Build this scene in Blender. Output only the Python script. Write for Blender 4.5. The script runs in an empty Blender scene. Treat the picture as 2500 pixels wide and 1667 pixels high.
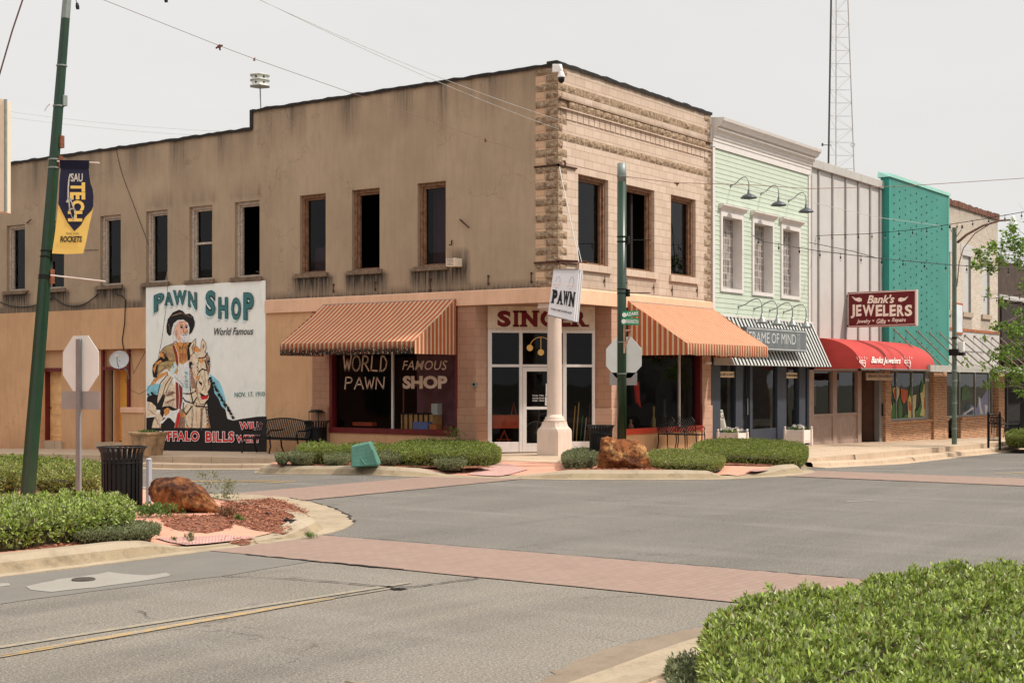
import bpy, math, random
import numpy as np
from mathutils import Vector, Matrix
from mathutils.geometry import tessellate_polygon
random.seed(7); RNG = np.random.default_rng(7)
scene = bpy.context.scene
COL = scene.collection
R = math.radians
# ---------------------------------------------------------------- camera
# world: +X runs along the shop row (to the right), +Y along the long side wall (to the left); building corner at 0,0
FL = 3472.0; HY = 932.0; CAMZ = 2.0
SN, CS = math.sin(R(35.15)), math.cos(R(35.15))
FW = (CS, SN); RT = (SN, -CS)
LAT = (1362.3-1250)/FL*34.6
CX = -(34.6*FW[0]+LAT*RT[0]); CY = -(34.6*FW[1]+LAT*RT[1])
cd = bpy.data.cameras.new('camera'); cam = bpy.data.objects.new('camera', cd); COL.objects.link(cam)
cd.sensor_width = 36.0; cd.lens = 36.0*FL/2500.0; cd.shift_y = (HY-833.5)/2500.0
cd.clip_start = 0.1; cd.clip_end = 3000
cam.location = (CX, CY, CAMZ); cam.rotation_euler = (R(90), 0, -R(54.85))
scene.camera = cam
# ---------------------------------------------------------------- sky and sun
SUN_EL = R(52); SUN_DIR = Vector((0.40*math.cos(SUN_EL), -0.9165*math.cos(SUN_EL), math.sin(SUN_EL)))
w = bpy.data.worlds.new('World'); scene.world = w; w.use_nodes = True
nt = w.node_tree; nt.nodes.clear()
sky = nt.nodes.new('ShaderNodeTexSky'); sky.sky_type = 'NISHITA'; sky.sun_disc = False
sky.sun_elevation = SUN_EL; sky.sun_rotation = math.atan2(SUN_DIR.x, SUN_DIR.y); sky.dust_density = 4; sky.air_density = 1
bgs = nt.nodes.new('ShaderNodeBackground'); bgs.inputs[1].default_value = 0.08
nt.links.new(sky.outputs[0], bgs.inputs[0])
tc = nt.nodes.new('ShaderNodeTexCoord'); mp = nt.nodes.new('ShaderNodeMapping'); mp.inputs['Scale'].default_value = (1, 1, 3.5)
ns = nt.nodes.new('ShaderNodeTexNoise'); ns.inputs['Scale'].default_value = 3.0; ns.inputs['Detail'].default_value = 5
rp = nt.nodes.new('ShaderNodeValToRGB')
rp.color_ramp.elements[0].position = .3; rp.color_ramp.elements[0].color = (0.83, 0.815, 0.792, 1)
rp.color_ramp.elements[1].position = .7; rp.color_ramp.elements[1].color = (0.885, 0.87, 0.848, 1)
nt.links.new(tc.outputs['Generated'], mp.inputs[0]); nt.links.new(mp.outputs[0], ns.inputs[0]); nt.links.new(ns.outputs[0], rp.inputs[0])
sxyz = nt.nodes.new('ShaderNodeSeparateXYZ'); nt.links.new(tc.outputs['Generated'], sxyz.inputs[0])
zr = nt.nodes.new('ShaderNodeMapRange'); zr.inputs[1].default_value = .30; zr.inputs[2].default_value = .90; zr.inputs[3].default_value = 1.0; zr.inputs[4].default_value = 1.75   # thin overcast is brighter overhead than at the horizon
nt.links.new(sxyz.outputs[2], zr.inputs[0])
bgc = nt.nodes.new('ShaderNodeBackground'); nt.links.new(zr.outputs[0], bgc.inputs[1]); nt.links.new(rp.outputs[0], bgc.inputs[0])
mx = nt.nodes.new('ShaderNodeMixShader'); mx.inputs[0].default_value = 0.93      # high thin cloud over the blue
nt.links.new(bgs.outputs[0], mx.inputs[1]); nt.links.new(bgc.outputs[0], mx.inputs[2])
wo = nt.nodes.new('ShaderNodeOutputWorld'); nt.links.new(mx.outputs[0], wo.inputs[0])
sl = bpy.data.lights.new('sun', 'SUN'); sl.energy = 3.9; sl.angle = R(3.0); sl.color = (1.0, 0.93, 0.83)
so = bpy.data.objects.new('sun', sl); COL.objects.link(so)
so.rotation_euler = SUN_DIR.to_track_quat('Z', 'Y').to_euler(); so.location = (-10, -30, 30)
scene.view_settings.view_transform = 'Standard'; scene.view_settings.look = 'None'
scene.view_settings.exposure = 0.0; scene.view_settings.gamma = 1.0
# ---------------------------------------------------------------- where a point of the photo lies on a known plane
def ray(px, py):
    l = (px-1250)/FL; v = (HY-py)/FL
    return FW[0]+l*RT[0], FW[1]+l*RT[1], v
def onA(px, py, x=0.0):
    r = ray(px, py); t = (x-CX)/r[0]; return Vector((x, CY+t*r[1], CAMZ+t*r[2]))
def onB(px, py, y=0.0):
    r = ray(px, py); t = (y-CY)/r[1]; return Vector((CX+t*r[0], y, CAMZ+t*r[2]))
def onG(px, py, z=0.0):
    r = ray(px, py); t = (z-CAMZ)/r[2]; return Vector((CX+t*r[0], CY+t*r[1], z))
def atD(px, py, d):
    r = ray(px, py); return Vector((CX+d*r[0], CY+d*r[1], CAMZ+d*r[2]))
def Ay(px): return onA(px, 900).y
def Bx(px, y=0.0): return onB(px, 900, y).x
# ---------------------------------------------------------------- mesh building
class MB:
    def __init__(s): s.v = []; s.f = []; s.m = []; s.cur = 0
    def add(s, vs, fs):
        b = len(s.v); s.v += [tuple(p) for p in vs]; s.f += [tuple(b+i for i in f) for f in fs]; s.m += [s.cur]*len(fs); return s
    def box(s, x0, x1, y0, y1, z0, z1):
        vs = [(x, y, z) for x in (x0, x1) for y in (y0, y1) for z in (z0, z1)]
        return s.add(vs, [(0,1,3,2), (4,6,7,5), (0,4,5,1), (2,3,7,6), (0,2,6,4), (1,5,7,3)])
    def obox(s, c, a, b, d):
        c = Vector(c); a = Vector(a); b = Vector(b); d = Vector(d)
        vs = [c+i*a+j*b+k*d for i in (-1, 1) for j in (-1, 1) for k in (-1, 1)]
        return s.add(vs, [(0,1,3,2), (4,6,7,5), (0,4,5,1), (2,3,7,6), (0,2,6,4), (1,5,7,3)])
    def bar(s, p, q, wd, ht=None, up=(0, 0, 1)):
        p = Vector(p); q = Vector(q); d = (q-p); up = Vector(up)
        if abs(d.normalized().dot(up)) > .98: up = Vector((1, 0, 0))
        a = d.cross(up).normalized(); b = a.cross(d).normalized(); ht = ht or wd
        return s.obox((p+q)/2, d/2, a*wd/2, b*ht/2)
    def quad(s, a, b, c, d): return s.add([a, b, c, d], [(0, 1, 2, 3)])
    def poly(s, pts, off=None):
        pts = [Vector(p) for p in pts]; t = tessellate_polygon([pts])
        return s.add(pts, [tuple(x) for x in t])
    def prism(s, pts, ext):
        pts = [Vector(p) for p in pts]; ext = Vector(ext); n = len(pts); t = tessellate_polygon([pts])
        fs = [tuple(x) for x in t]+[tuple(i+n for i in x[::-1]) for x in t]+[(i, (i+1) % n, (i+1) % n+n, i+n) for i in range(n)]
        return s.add(pts+[p+ext for p in pts], fs)
    def tube(s, pts, r, n=8, caps=True):
        pts = [Vector(p) for p in pts]; k = len(pts); rs = r if isinstance(r, (list, tuple)) else [r]*k
        up = Vector((0, 0, 1)); vs = []; prev = None
        for i, p in enumerate(pts):
            d = (pts[min(i+1, k-1)]-pts[max(i-1, 0)]).normalized()
            if prev is None:
                a = d.cross(up if abs(d.z) < .95 else Vector((1, 0, 0))).normalized()
            else:
                a = (prev-d*prev.dot(d)).normalized()
            prev = a; b = d.cross(a)
            vs += [p+(a*math.cos(2*math.pi*j/n)+b*math.sin(2*math.pi*j/n))*rs[i] for j in range(n)]
        fs = [(i*n+j, i*n+(j+1) % n, (i+1)*n+(j+1) % n, (i+1)*n+j) for i in range(k-1) for j in range(n)]
        if caps: fs += [tuple(range(n))[::-1], tuple((k-1)*n+j for j in range(n))]
        return s.add(vs, fs)
    def lathe(s, c, prof, n=24, axis=None):
        c = Vector(c); ax = Vector(axis).normalized() if axis else Vector((0, 0, 1))
        a = ax.orthogonal().normalized(); b = ax.cross(a); vs = []
        for r, z in prof: vs += [c+ax*z+(a*math.cos(2*math.pi*j/n)+b*math.sin(2*math.pi*j/n))*r for j in range(n)]
        k = len(prof)
        fs = [(i*n+j, i*n+(j+1) % n, (i+1)*n+(j+1) % n, (i+1)*n+j) for i in range(k-1) for j in range(n)]
        if prof[0][0] > 1e-4: fs.append(tuple(range(n))[::-1])
        if prof[-1][0] > 1e-4: fs.append(tuple((k-1)*n+j for j in range(n)))
        return s.add(vs, fs)
    def disc(s, c, r, normal, t=.01, n=20):
        return s.lathe(Vector(c), [(r, 0), (r, t)], n, normal)
def rootloc(p):
    return Vector(p['_b']) if p is not None and '_b' in p else Vector((0, 0, 0))
def tag(o, label=None, cat=None, group=None, kind=None):
    if label: o['label'] = label
    if cat: o['category'] = cat
    if group: o['group'] = group
    if kind: o['kind'] = kind
    return o
def thing(name, label, cat, loc=(0, 0, 0), group=None):
    o = bpy.data.objects.new(name, None); COL.objects.link(o); o.location = loc; o['_b'] = list(loc); o.empty_display_size = .2
    return tag(o, label, cat, group)
def obj(name, mb, mats, parent=None, smooth=False, bevel=0, base=None, auto=None):
    """link mb as one mesh; verts are in world space, local to the thing's base"""
    b = Vector(base) if base is not None else rootloc(parent)
    me = bpy.data.meshes.new(name); me.from_pydata([(x-b.x, y-b.y, z-b.z) for x, y, z in mb.v], [], mb.f)
    for m in (mats if isinstance(mats, (list, tuple)) else [mats]): me.materials.append(m)
    if any(mb.m): me.polygons.foreach_set('material_index', mb.m)
    if smooth: me.polygons.foreach_set('use_smooth', [True]*len(me.polygons))
    me.validate(); me.update()
    o = bpy.data.objects.new(name, me); COL.objects.link(o)
    if parent is not None: o.parent = parent
    else: o.location = b
    o['_b'] = list(b)
    if auto:
        bm_mod = o.modifiers.new('e', 'EDGE_SPLIT'); bm_mod.split_angle = R(auto)
    if bevel:
        m = o.modifiers.new('b', 'BEVEL'); m.width = bevel; m.segments = 2; m.limit_method = 'ANGLE'; m.angle_limit = R(40)
    return o
def dup(o, parent=None):
    c = o.copy(); COL.objects.link(c)
    if parent is not None: c.parent = parent
    for ch in [x for x in bpy.data.objects if x.parent is o]: dup(ch, c)
    return c
# ---------------------------------------------------------------- materials
def lin(c): return c/12.92 if c <= .04045 else ((c+.055)/1.055)**2.4
def rgb(r, g, b, k=1.0): return tuple(min(.93, lin(v/255)*k*c) for v, c in ((r, .985), (g, 1.0), (b, 1.02)))+(1,)   # light here is warm: balance the base colours against it
MATS = {}
def nodes(name):
    m = bpy.data.materials.new(name); m.use_nodes = True; t = m.node_tree; b = t.nodes['Principled BSDF']; return m, t, b
def N(t, typ, **kw):
    n = t.nodes.new(typ)
    for k, v in kw.items():
        if k in n.inputs: n.inputs[k].default_value = v
        else: setattr(n, k, v)
    return n
def pos(t, sc=(1, 1, 1), loc=(0, 0, 0)):
    g = N(t, 'ShaderNodeNewGeometry'); mpn = N(t, 'ShaderNodeMapping'); mpn.inputs['Scale'].default_value = sc; mpn.inputs['Location'].default_value = loc
    t.links.new(g.outputs['Position'], mpn.inputs[0]); return mpn.outputs[0]
def noise(t, vec, scale, detail=4, rough=.55):
    n = N(t, 'ShaderNodeTexNoise'); n.inputs['Scale'].default_value = scale; n.inputs['Detail'].default_value = detail; n.inputs['Roughness'].default_value = rough
    if vec is not None: t.links.new(vec, n.inputs['Vector'])
    return n.outputs['Fac']
def ramp(t, fac, stops):
    r = N(t, 'ShaderNodeValToRGB'); e = r.color_ramp.elements
    while len(e) < len(stops): e.new(.5)
    for x, (p, c) in zip(e, stops): x.position = p; x.color = c if len(c) == 4 else tuple(c)+(1,)
    t.links.new(fac, r.inputs[0]); return r.outputs[0]
def gray(v): return (v, v, v, 1)
def mixc(t, fac, a, b, mode='MIX'):
    m = N(t, 'ShaderNodeMix'); m.data_type = 'RGBA'; m.blend_type = mode; m.clamp_factor = True
    for s, val in ((m.inputs[0], fac), (m.inputs[6], a), (m.inputs[7], b)):
        if isinstance(val, (int, float)): s.default_value = val
        elif isinstance(val, tuple): s.default_value = val
        else: t.links.new(val, s)
    return m.outputs[2]
def math_(t, op, a, b=0.0, clamp=False):
    m = N(t, 'ShaderNodeMath'); m.operation = op; m.use_clamp = clamp
    for s, val in ((m.inputs[0], a), (m.inputs[1], b)):
        if isinstance(val, (int, float)): s.default_value = val
        else: t.links.new(val, s)
    return m.outputs[0]
def bump(t, b, h, strength=.3, dist=.01):
    n = N(t, 'ShaderNodeBump'); n.inputs['Strength'].default_value = strength; n.inputs['Distance'].default_value = dist
    t.links.new(h, n.inputs['Height']); t.links.new(n.outputs[0], b.inputs['Normal'])
def plain(name, col, rough=.7, var=.12, scale=6, metal=0, bmp=0, bscale=60, bdist=.004, spec=.35, dirt=0):
    """base colour with real wear: soft mottling, optional dirt specks and bump"""
    if name in MATS: return MATS[name]
    m, t, b = nodes(name); p = pos(t)
    n1 = noise(t, p, scale, 6); c = mixc(t, ramp(t, n1, [(.3, gray(0)), (.7, gray(1))]), tuple(v*(1-var) for v in col[:3])+(1,), tuple(min(1, v*(1+var)) for v in col[:3])+(1,))
    if dirt:
        n2 = noise(t, pos(t, (1, 1, .35)), scale*2.3, 8, .7)
        c = mixc(t, math_(t, 'MULTIPLY', ramp(t, n2, [(.52, gray(0)), (.72, gray(1))]), dirt), c, tuple(v*.35 for v in col[:3])+(1,))
    t.links.new(c, b.inputs['Base Color']); b.inputs['Roughness'].default_value = rough; b.inputs['Metallic'].default_value = metal
    b.inputs['Specular IOR Level'].default_value = spec
    if bmp: bump(t, b, noise(t, p, bscale, 5), bmp, bdist)
    MATS[name] = m; return m
def glass_mat(name='window_glass', tint=(.75, .78, .78), rough=.015, refl=1.0):
    if name in MATS: return MATS[name]
    m, t, b = nodes(name); t.nodes.remove(b); out = t.nodes['Material Output']
    tr = N(t, 'ShaderNodeBsdfTransparent'); tr.inputs[0].default_value = tint+(1,)
    gl = N(t, 'ShaderNodeBsdfGlossy'); gl.inputs['Roughness'].default_value = rough; gl.inputs[0].default_value = (.9, .92, .95, 1)
    fr = N(t, 'ShaderNodeLayerWeight'); fr.inputs['Blend'].default_value = .5; fr_ = math_(t, 'ADD', math_(t, 'MULTIPLY', math_(t, 'POWER', fr.outputs['Facing'], 3.5), .4), .018)
    nb = N(t, 'ShaderNodeBump'); nb.inputs['Strength'].default_value = .12; nb.inputs['Distance'].default_value = .02
    t.links.new(noise(t, pos(t), 1.2, 1), nb.inputs['Height']); t.links.new(nb.outputs[0], gl.inputs['Normal'])
    mxs = N(t, 'ShaderNodeMixShader'); t.links.new(math_(t, 'MULTIPLY', fr_, refl, True), mxs.inputs[0])
    t.links.new(tr.outputs[0], mxs.inputs[1]); t.links.new(gl.outputs[0], mxs.inputs[2]); t.links.new(mxs.outputs[0], out.inputs[0])
    MATS[name] = m; return m
def attr(t, name):
    a = N(t, 'ShaderNodeAttribute'); a.attribute_name = name; return a.outputs['Fac']
def xyz(t):
    g = N(t, 'ShaderNodeNewGeometry'); s = N(t, 'ShaderNodeSeparateXYZ'); t.links.new(g.outputs['Position'], s.inputs[0]); return s.outputs
def comb(t, a, b, c=0.0):
    n = N(t, 'ShaderNodeCombineXYZ')
    for s, v in zip(n.inputs, (a, b, c)):
        if isinstance(v, (int, float)): s.default_value = v
        else: t.links.new(v, s)
    return n.outputs[0]
def brick(t, vec, w_, h_, mortar, c1, c2, cm, off=.5, bias=0, smooth=.1):
    n = N(t, 'ShaderNodeTexBrick'); n.offset = off; n.inputs['Scale'].default_value = 1
    n.inputs['Brick Width'].default_value = w_; n.inputs['Row Height'].default_value = h_; n.inputs['Mortar Size'].default_value = mortar
    n.inputs['Mortar Smooth'].default_value = smooth; n.inputs['Bias'].default_value = bias
    n.inputs['Color1'].default_value = c1; n.inputs['Color2'].default_value = c2; n.inputs['Mortar'].default_value = cm
    t.links.new(vec, n.inputs[0]); return n
# stucco with age: soft mottling, vertical weather streaks driven by the wall's own 'stain' map, hairline cracks
def stucco(name, col, light=None, streak=1.0, cracks=.6, dark=(.05, .042, .035, 1)):
    m, t, b = nodes(name); p = pos(t)
    c = mixc(t, ramp(t, noise(t, p, .55, 6, .6), [(.32, gray(0)), (.68, gray(1))]), tuple(v*.86 for v in col[:3])+(1,), tuple(v*1.1 for v in col[:3])+(1,))
    c = mixc(t, ramp(t, noise(t, pos(t, (3.2, 3.2, .5)), 2.2, 8, .62), [(.45, gray(0)), (.75, gray(.34))]), c, tuple(v*.62 for v in col[:3])+(1,))
    fine = noise(t, p, 38, 5); c = mixc(t, ramp(t, fine, [(.35, gray(.18)), (.6, gray(0))]), c, tuple(v*.7 for v in col[:3])+(1,))
    # cracks follow warped cells
    if cracks:
        v = N(t, 'ShaderNodeTexVoronoi'); v.feature = 'DISTANCE_TO_EDGE'; v.inputs['Scale'].default_value = .42
        wv = N(t, 'ShaderNodeVectorMath'); wv.operation = 'ADD'
        nn = N(t, 'ShaderNodeTexNoise'); nn.inputs['Scale'].default_value = 1.6; nn.inputs['Detail'].default_value = 8
        t.links.new(p, nn.inputs['Vector']); t.links.new(p, wv.inputs[0]); t.links.new(nn.outputs['Color'], wv.inputs[1]); t.links.new(wv.outputs[0], v.inputs['Vector'])
        cr = ramp(t, v.outputs[0], [(.0, gray(1)), (.0045, gray(0))])
        gate = ramp(t, noise(t, p, .5, 3), [(.48, gray(0)), (.56, gray(1))])
        c = mixc(t, math_(t, 'MULTIPLY', math_(t, 'MULTIPLY', cr, gate), cracks), c, tuple(v_*.35 for v_ in col[:3])+(1,))
    st = attr(t, 'stain')
    sn = noise(t, pos(t, (9, 9, .55)), 1.6, 8, .68)
    k = math_(t, 'MULTIPLY', st, math_(t, 'ADD', math_(t, 'MULTIPLY', sn, 3.6), -.75), True)
    k = math_(t, 'MULTIPLY', k, streak, True)
    c = mixc(t, k, c, dark)
    t.links.new(c, b.inputs['Base Color']); b.inputs['Roughness'].default_value = .92; b.inputs['Specular IOR Level'].default_value = .2
    bump(t, b, math_(t, 'ADD', noise(t, p, 22, 6), math_(t, 'MULTIPLY', noise(t, p, 2.5, 3), 2.0)), .35, .012)
    MATS[name] = m; return m
def cmu(name, ax, c1, c2, cm, w_=.4, h_=.2, mort=.006, zoff=0, rough_amt=.5):
    """painted concrete block / brick laid in plane ax ('x': wall runs along x)"""
    m, t, b = nodes(name); s = xyz(t); u = s[0] if ax == 'x' else s[1]
    v = comb(t, u, math_(t, 'ADD', s[2], zoff)); bt = brick(t, v, w_, h_, mort, c1, c2, cm)
    p = pos(t); c = mixc(t, ramp(t, noise(t, p, 3, 6), [(.3, gray(0)), (.75, gray(.3))]), bt.outputs['Color'], tuple(x*.6 for x in c1[:3])+(1,))
    st = attr(t, 'stain'); sn = noise(t, pos(t, (7, 7, .8)), 1.7, 8, .7)
    c = mixc(t, math_(t, 'MULTIPLY', st, math_(t, 'ADD', math_(t, 'MULTIPLY', sn, 2.4), -.5), True), c, (.06, .05, .04, 1))
    t.links.new(c, b.inputs['Base Color']); b.inputs['Roughness'].default_value = .9; b.inputs['Specular IOR Level'].default_value = .2
    h = math_(t, 'ADD', math_(t, 'MULTIPLY', bt.outputs['Fac'], -1.0), math_(t, 'MULTIPLY', noise(t, p, 28, 6), rough_amt))
    bump(t, b, h, .6, .01); MATS[name] = m; return m
# ---------------------------------------------------------------- walls with real openings
def wall(name, ax, c0, u0, u1, z0, z1, holes, mats, parent, depth=.25, cell=.2, stain=None, inward=1, top=None):
    """grid wall on plane ax=c0 (ax 'x': wall at x=c0 running in y; 'y': wall at y=c0 running in x) with holes (u0,u1,z0,z1[,depth]) and reveals"""
    def cuts(a, b, extra):
        c = {round(a, 4), round(b, 4)} | {round(e, 4) for e in extra if a < e < b}
        s = sorted(c); out = []
        for i in range(len(s)-1):
            n = max(1, int((s[i+1]-s[i])/cell+.5)); out += [s[i]+(s[i+1]-s[i])*k/n for k in range(n)]
        return out+[s[-1]]
    us = cuts(u0, u1, [h[0] for h in holes]+[h[1] for h in holes]); zs = cuts(z0, z1, [h[2] for h in holes]+[h[3] for h in holes])
    P = (lambda u, z, d=0: (c0+d*inward, u, z)) if ax == 'x' else (lambda u, z, d=0: (u, c0+d*inward, z))
    mb = MB(); idx = {}; sv = []
    def vid(i, j):
        if (i, j) not in idx:
            idx[(i, j)] = len(mb.v); mb.v.append(P(us[i], zs[j])); sv.append(stain(us[i], zs[j]) if stain else 0)
        return idx[(i, j)]
    for i in range(len(us)-1):
        for j in range(len(zs)-1):
            cu, cz = (us[i]+us[i+1])/2, (zs[j]+zs[j+1])/2
            if any(h[0] < cu < h[1] and h[2] < cz < h[3] for h in holes): continue
            if top and cz > top(cu): continue
            mb.f.append((vid(i, j), vid(i+1, j), vid(i+1, j+1), vid(i, j+1))); mb.m.append(0)
    for h in holes:
        d = h[4] if len(h) > 4 else depth
        a, b, c, e = h[:4]
        for (p, q) in (((a, c), (b, c)), ((b, c), (b, e)), ((b, e), (a, e)), ((a, e), (a, c))):
            mb.add([P(*p), P(*q), P(*q, d), P(*p, d)], [(0, 1, 2, 3)]); sv += [0]*4
    o = obj(name, mb, mats, parent)
    if len(sv) == len(o.data.vertices):
        at = o.data.attributes.new('stain', 'FLOAT', 'POINT'); at.data.foreach_set('value', sv)
    return o
# ---------------------------------------------------------------- lettering
_tc = {}
def glyphs(s, bold=0.0, shear=0.0, space=1.0):
    key = (s, bold, shear, space)
    if key in _tc: return _tc[key]
    cu = bpy.data.curves.new('t', 'FONT'); cu.body = s; cu.offset = bold; cu.shear = shear; cu.space_character = space; cu.resolution_u = 3
    o = bpy.data.objects.new('t', cu); COL.objects.link(o); dg = bpy.context.evaluated_depsgraph_get(); dg.update()
    me = o.evaluated_get(dg).to_mesh(); vs = [(v.co.x, v.co.y) for v in me.vertices]; fs = [tuple(p.vertices) for p in me.polygons]
    o.evaluated_get(dg).to_mesh_clear(); bpy.data.objects.remove(o); bpy.data.curves.remove(cu)
    x0 = min(v[0] for v in vs); x1 = max(v[0] for v in vs); y0 = min(v[1] for v in vs); y1 = max(v[1] for v in vs)
    vs = [((x-x0)/(x1-x0), (y-y0)/(y1-y0)) for x, y in vs]; _tc[key] = (vs, fs); return vs, fs
def write(mb, s, f, bold=0.0, shear=0.0, space=1.0):
    """f maps (u,v) in 0..1 of the word's box to a 3-D point"""
    vs, fs = glyphs(s, bold, shear, space); mb.add([f(u, v) for u, v in vs], fs)
def quadmap(bl, br, tr, tl):
    bl, br, tr, tl = map(Vector, (bl, br, tr, tl))
    return lambda u, v: bl*(1-u)*(1-v)+br*u*(1-v)+tr*u*v+tl*(1-u)*v
SER = {'I': [(-.35, 1.35, 0), (-.35, 1.35, 1)], 'N': [(-.12, .34, 0), (-.14, .3, 1), (.68, 1.12, 1)], 'P': [(-.15, .5, 0), (-.15, .3, 1)], 'A': [(-.12, .36, 0), (.62, 1.12, 0)],
       'W': [(-.1, .26, 1), (.36, .64, 1), (.74, 1.1, 1)], 'R': [(-.13, .42, 0), (-.13, .3, 1), (.74, 1.15, 0)], 'E': [(-.15, .3, 0), (-.15, .3, 1)], 'F': [(-.15, .5, 0), (-.15, .3, 1)], 'H': [(-.12, .38, 0), (.62, 1.12, 0), (-.12, .38, 1), (.62, 1.12, 1)]}
def slab(mb, ch, f, bold=.02, th=.1):
    write(mb, ch, f, bold)
    for a, b, e in SER.get(ch, []):
        z0, z1 = (0, th) if e == 0 else (1-th, 1)
        mb.add([f(a, z0), f(b, z0), f(b, z1), f(a, z1)], [(0, 1, 2, 3)])
def ribbon(mb, pts, wd, nrm):
    """flat painted line"""
    pts = [Vector(p) for p in pts]; nrm = Vector(nrm)
    for a, b in zip(pts, pts[1:]):
        d = (b-a); s = d.cross(nrm).normalized()*wd/2; e = d.normalized()*wd*.35
        mb.add([a-s-e, b-s+e, b+s+e, a+s-e], [(0, 1, 2, 3)])
# ---------------------------------------------------------------- foliage
def leaf_mat(name, cols, rough=.45, trans=.25):
    if name in MATS: return MATS[name]
    m, t, b = nodes(name); g = N(t, 'ShaderNodeNewGeometry')
    st = [(i/max(1, len(cols)-1), c) for i, c in enumerate(cols)]
    c = ramp(t, g.outputs['Random Per Island'], st)
    t.links.new(c, b.inputs['Base Color']); b.inputs['Roughness'].default_value = rough; b.inputs['Specular IOR Level'].default_value = .4
    tl = N(t, 'ShaderNodeBsdfTranslucent'); t.links.new(c, tl.inputs[0]); mxs = N(t, 'ShaderNodeMixShader'); mxs.inputs[0].default_value = trans
    out = t.nodes['Material Output']; t.links.new(b.outputs[0], mxs.inputs[1]); t.links.new(tl.outputs[0], mxs.inputs[2]); t.links.new(mxs.outputs[0], out.inputs[0])
    MATS[name] = m; return m
def leaves(name, P, Nrm, k, ln, wd, mat_, parent, spread=.75, up=.35, stem=.5, flat=1.0, base=None):
    """k leaves in a rosette at every point of P, opening along Nrm (numpy)"""
    n = len(P); P = np.repeat(P, k, 0); D = np.repeat(Nrm, k, 0)
    rnd = RNG.normal(size=(n*k, 3)); D = D*(1-spread*.5)+rnd*spread*.75; D[:, 2] += up; D[:, 2] *= flat; D /= np.linalg.norm(D, axis=1)[:, None]+1e-9
    A = np.cross(D, RNG.normal(size=(n*k, 3))); A /= np.linalg.norm(A, axis=1)[:, None]+1e-9; B = np.cross(A, D)
    L = ln*RNG.uniform(.45, 1.4, (n*k, 1)); W = wd*RNG.uniform(.6, 1.3, (n*k, 1))
    o = P+D*L*stem*RNG.uniform(0, .6, (n*k, 1))
    V = np.stack([o, o+D*L*.5+A*W*.5+B*W*.18, o+D*L, o+D*L*.5-A*W*.5+B*W*.18], 1).reshape(-1, 3)
    b = rootloc(parent) if base is None else Vector(base); V = V-np.array(b[:])
    me = bpy.data.meshes.new(name); q = n*k
    me.vertices.add(q*4); me.vertices.foreach_set('co', V.astype(np.float32).ravel())
    me.loops.add(q*4); me.loops.foreach_set('vertex_index', np.arange(q*4, dtype=np.int32))
    me.polygons.add(q); me.polygons.foreach_set('loop_start', np.arange(0, q*4, 4, dtype=np.int32)); me.polygons.foreach_set('loop_total', np.full(q, 4, dtype=np.int32))
    me.materials.append(mat_); me.update(calc_edges=True)
    o_ = bpy.data.objects.new(name, me); COL.objects.link(o_); o_['_b'] = list(b)
    if parent is not None: o_.parent = parent
    else: o_.location = b
    return o_
def pt_in(poly, x, y):
    c = False; n = len(poly)
    for i in range(n):
        x1, y1 = poly[i][:2]; x2, y2 = poly[(i+1) % n][:2]
        if (y1 > y) != (y2 > y) and x < (x2-x1)*(y-y1)/(y2-y1)+x1: c = not c
    return c
def edge_d(poly, x, y):
    best = 1e9
    for i in range(len(poly)):
        x1, y1 = poly[i][:2]; x2, y2 = poly[(i+1) % len(poly)][:2]; dx, dy = x2-x1, y2-y1
        tt = max(0, min(1, ((x-x1)*dx+(y-y1)*dy)/(dx*dx+dy*dy+1e-9))); best = min(best, math.hypot(x-x1-tt*dx, y-y1-tt*dy))
    return best
def smooth_poly(poly, it=2):
    for _ in range(it):
        n = len(poly); q = []
        for i in range(n):
            a = poly[i]; b = poly[(i+1) % n]; q += [(a[0]*.75+b[0]*.25, a[1]*.75+b[1]*.25), (a[0]*.25+b[0]*.75, a[1]*.25+b[1]*.75)]
        poly = q
    return poly
def vnoise(x, y, s, seed=0):
    return (math.sin(x*s*1.7+seed)+math.sin(y*s*2.1+seed*1.3)+math.sin((x+y)*s*1.3+seed*.7)+math.sin((x-y)*s*2.9+seed*2.1))/4
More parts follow.
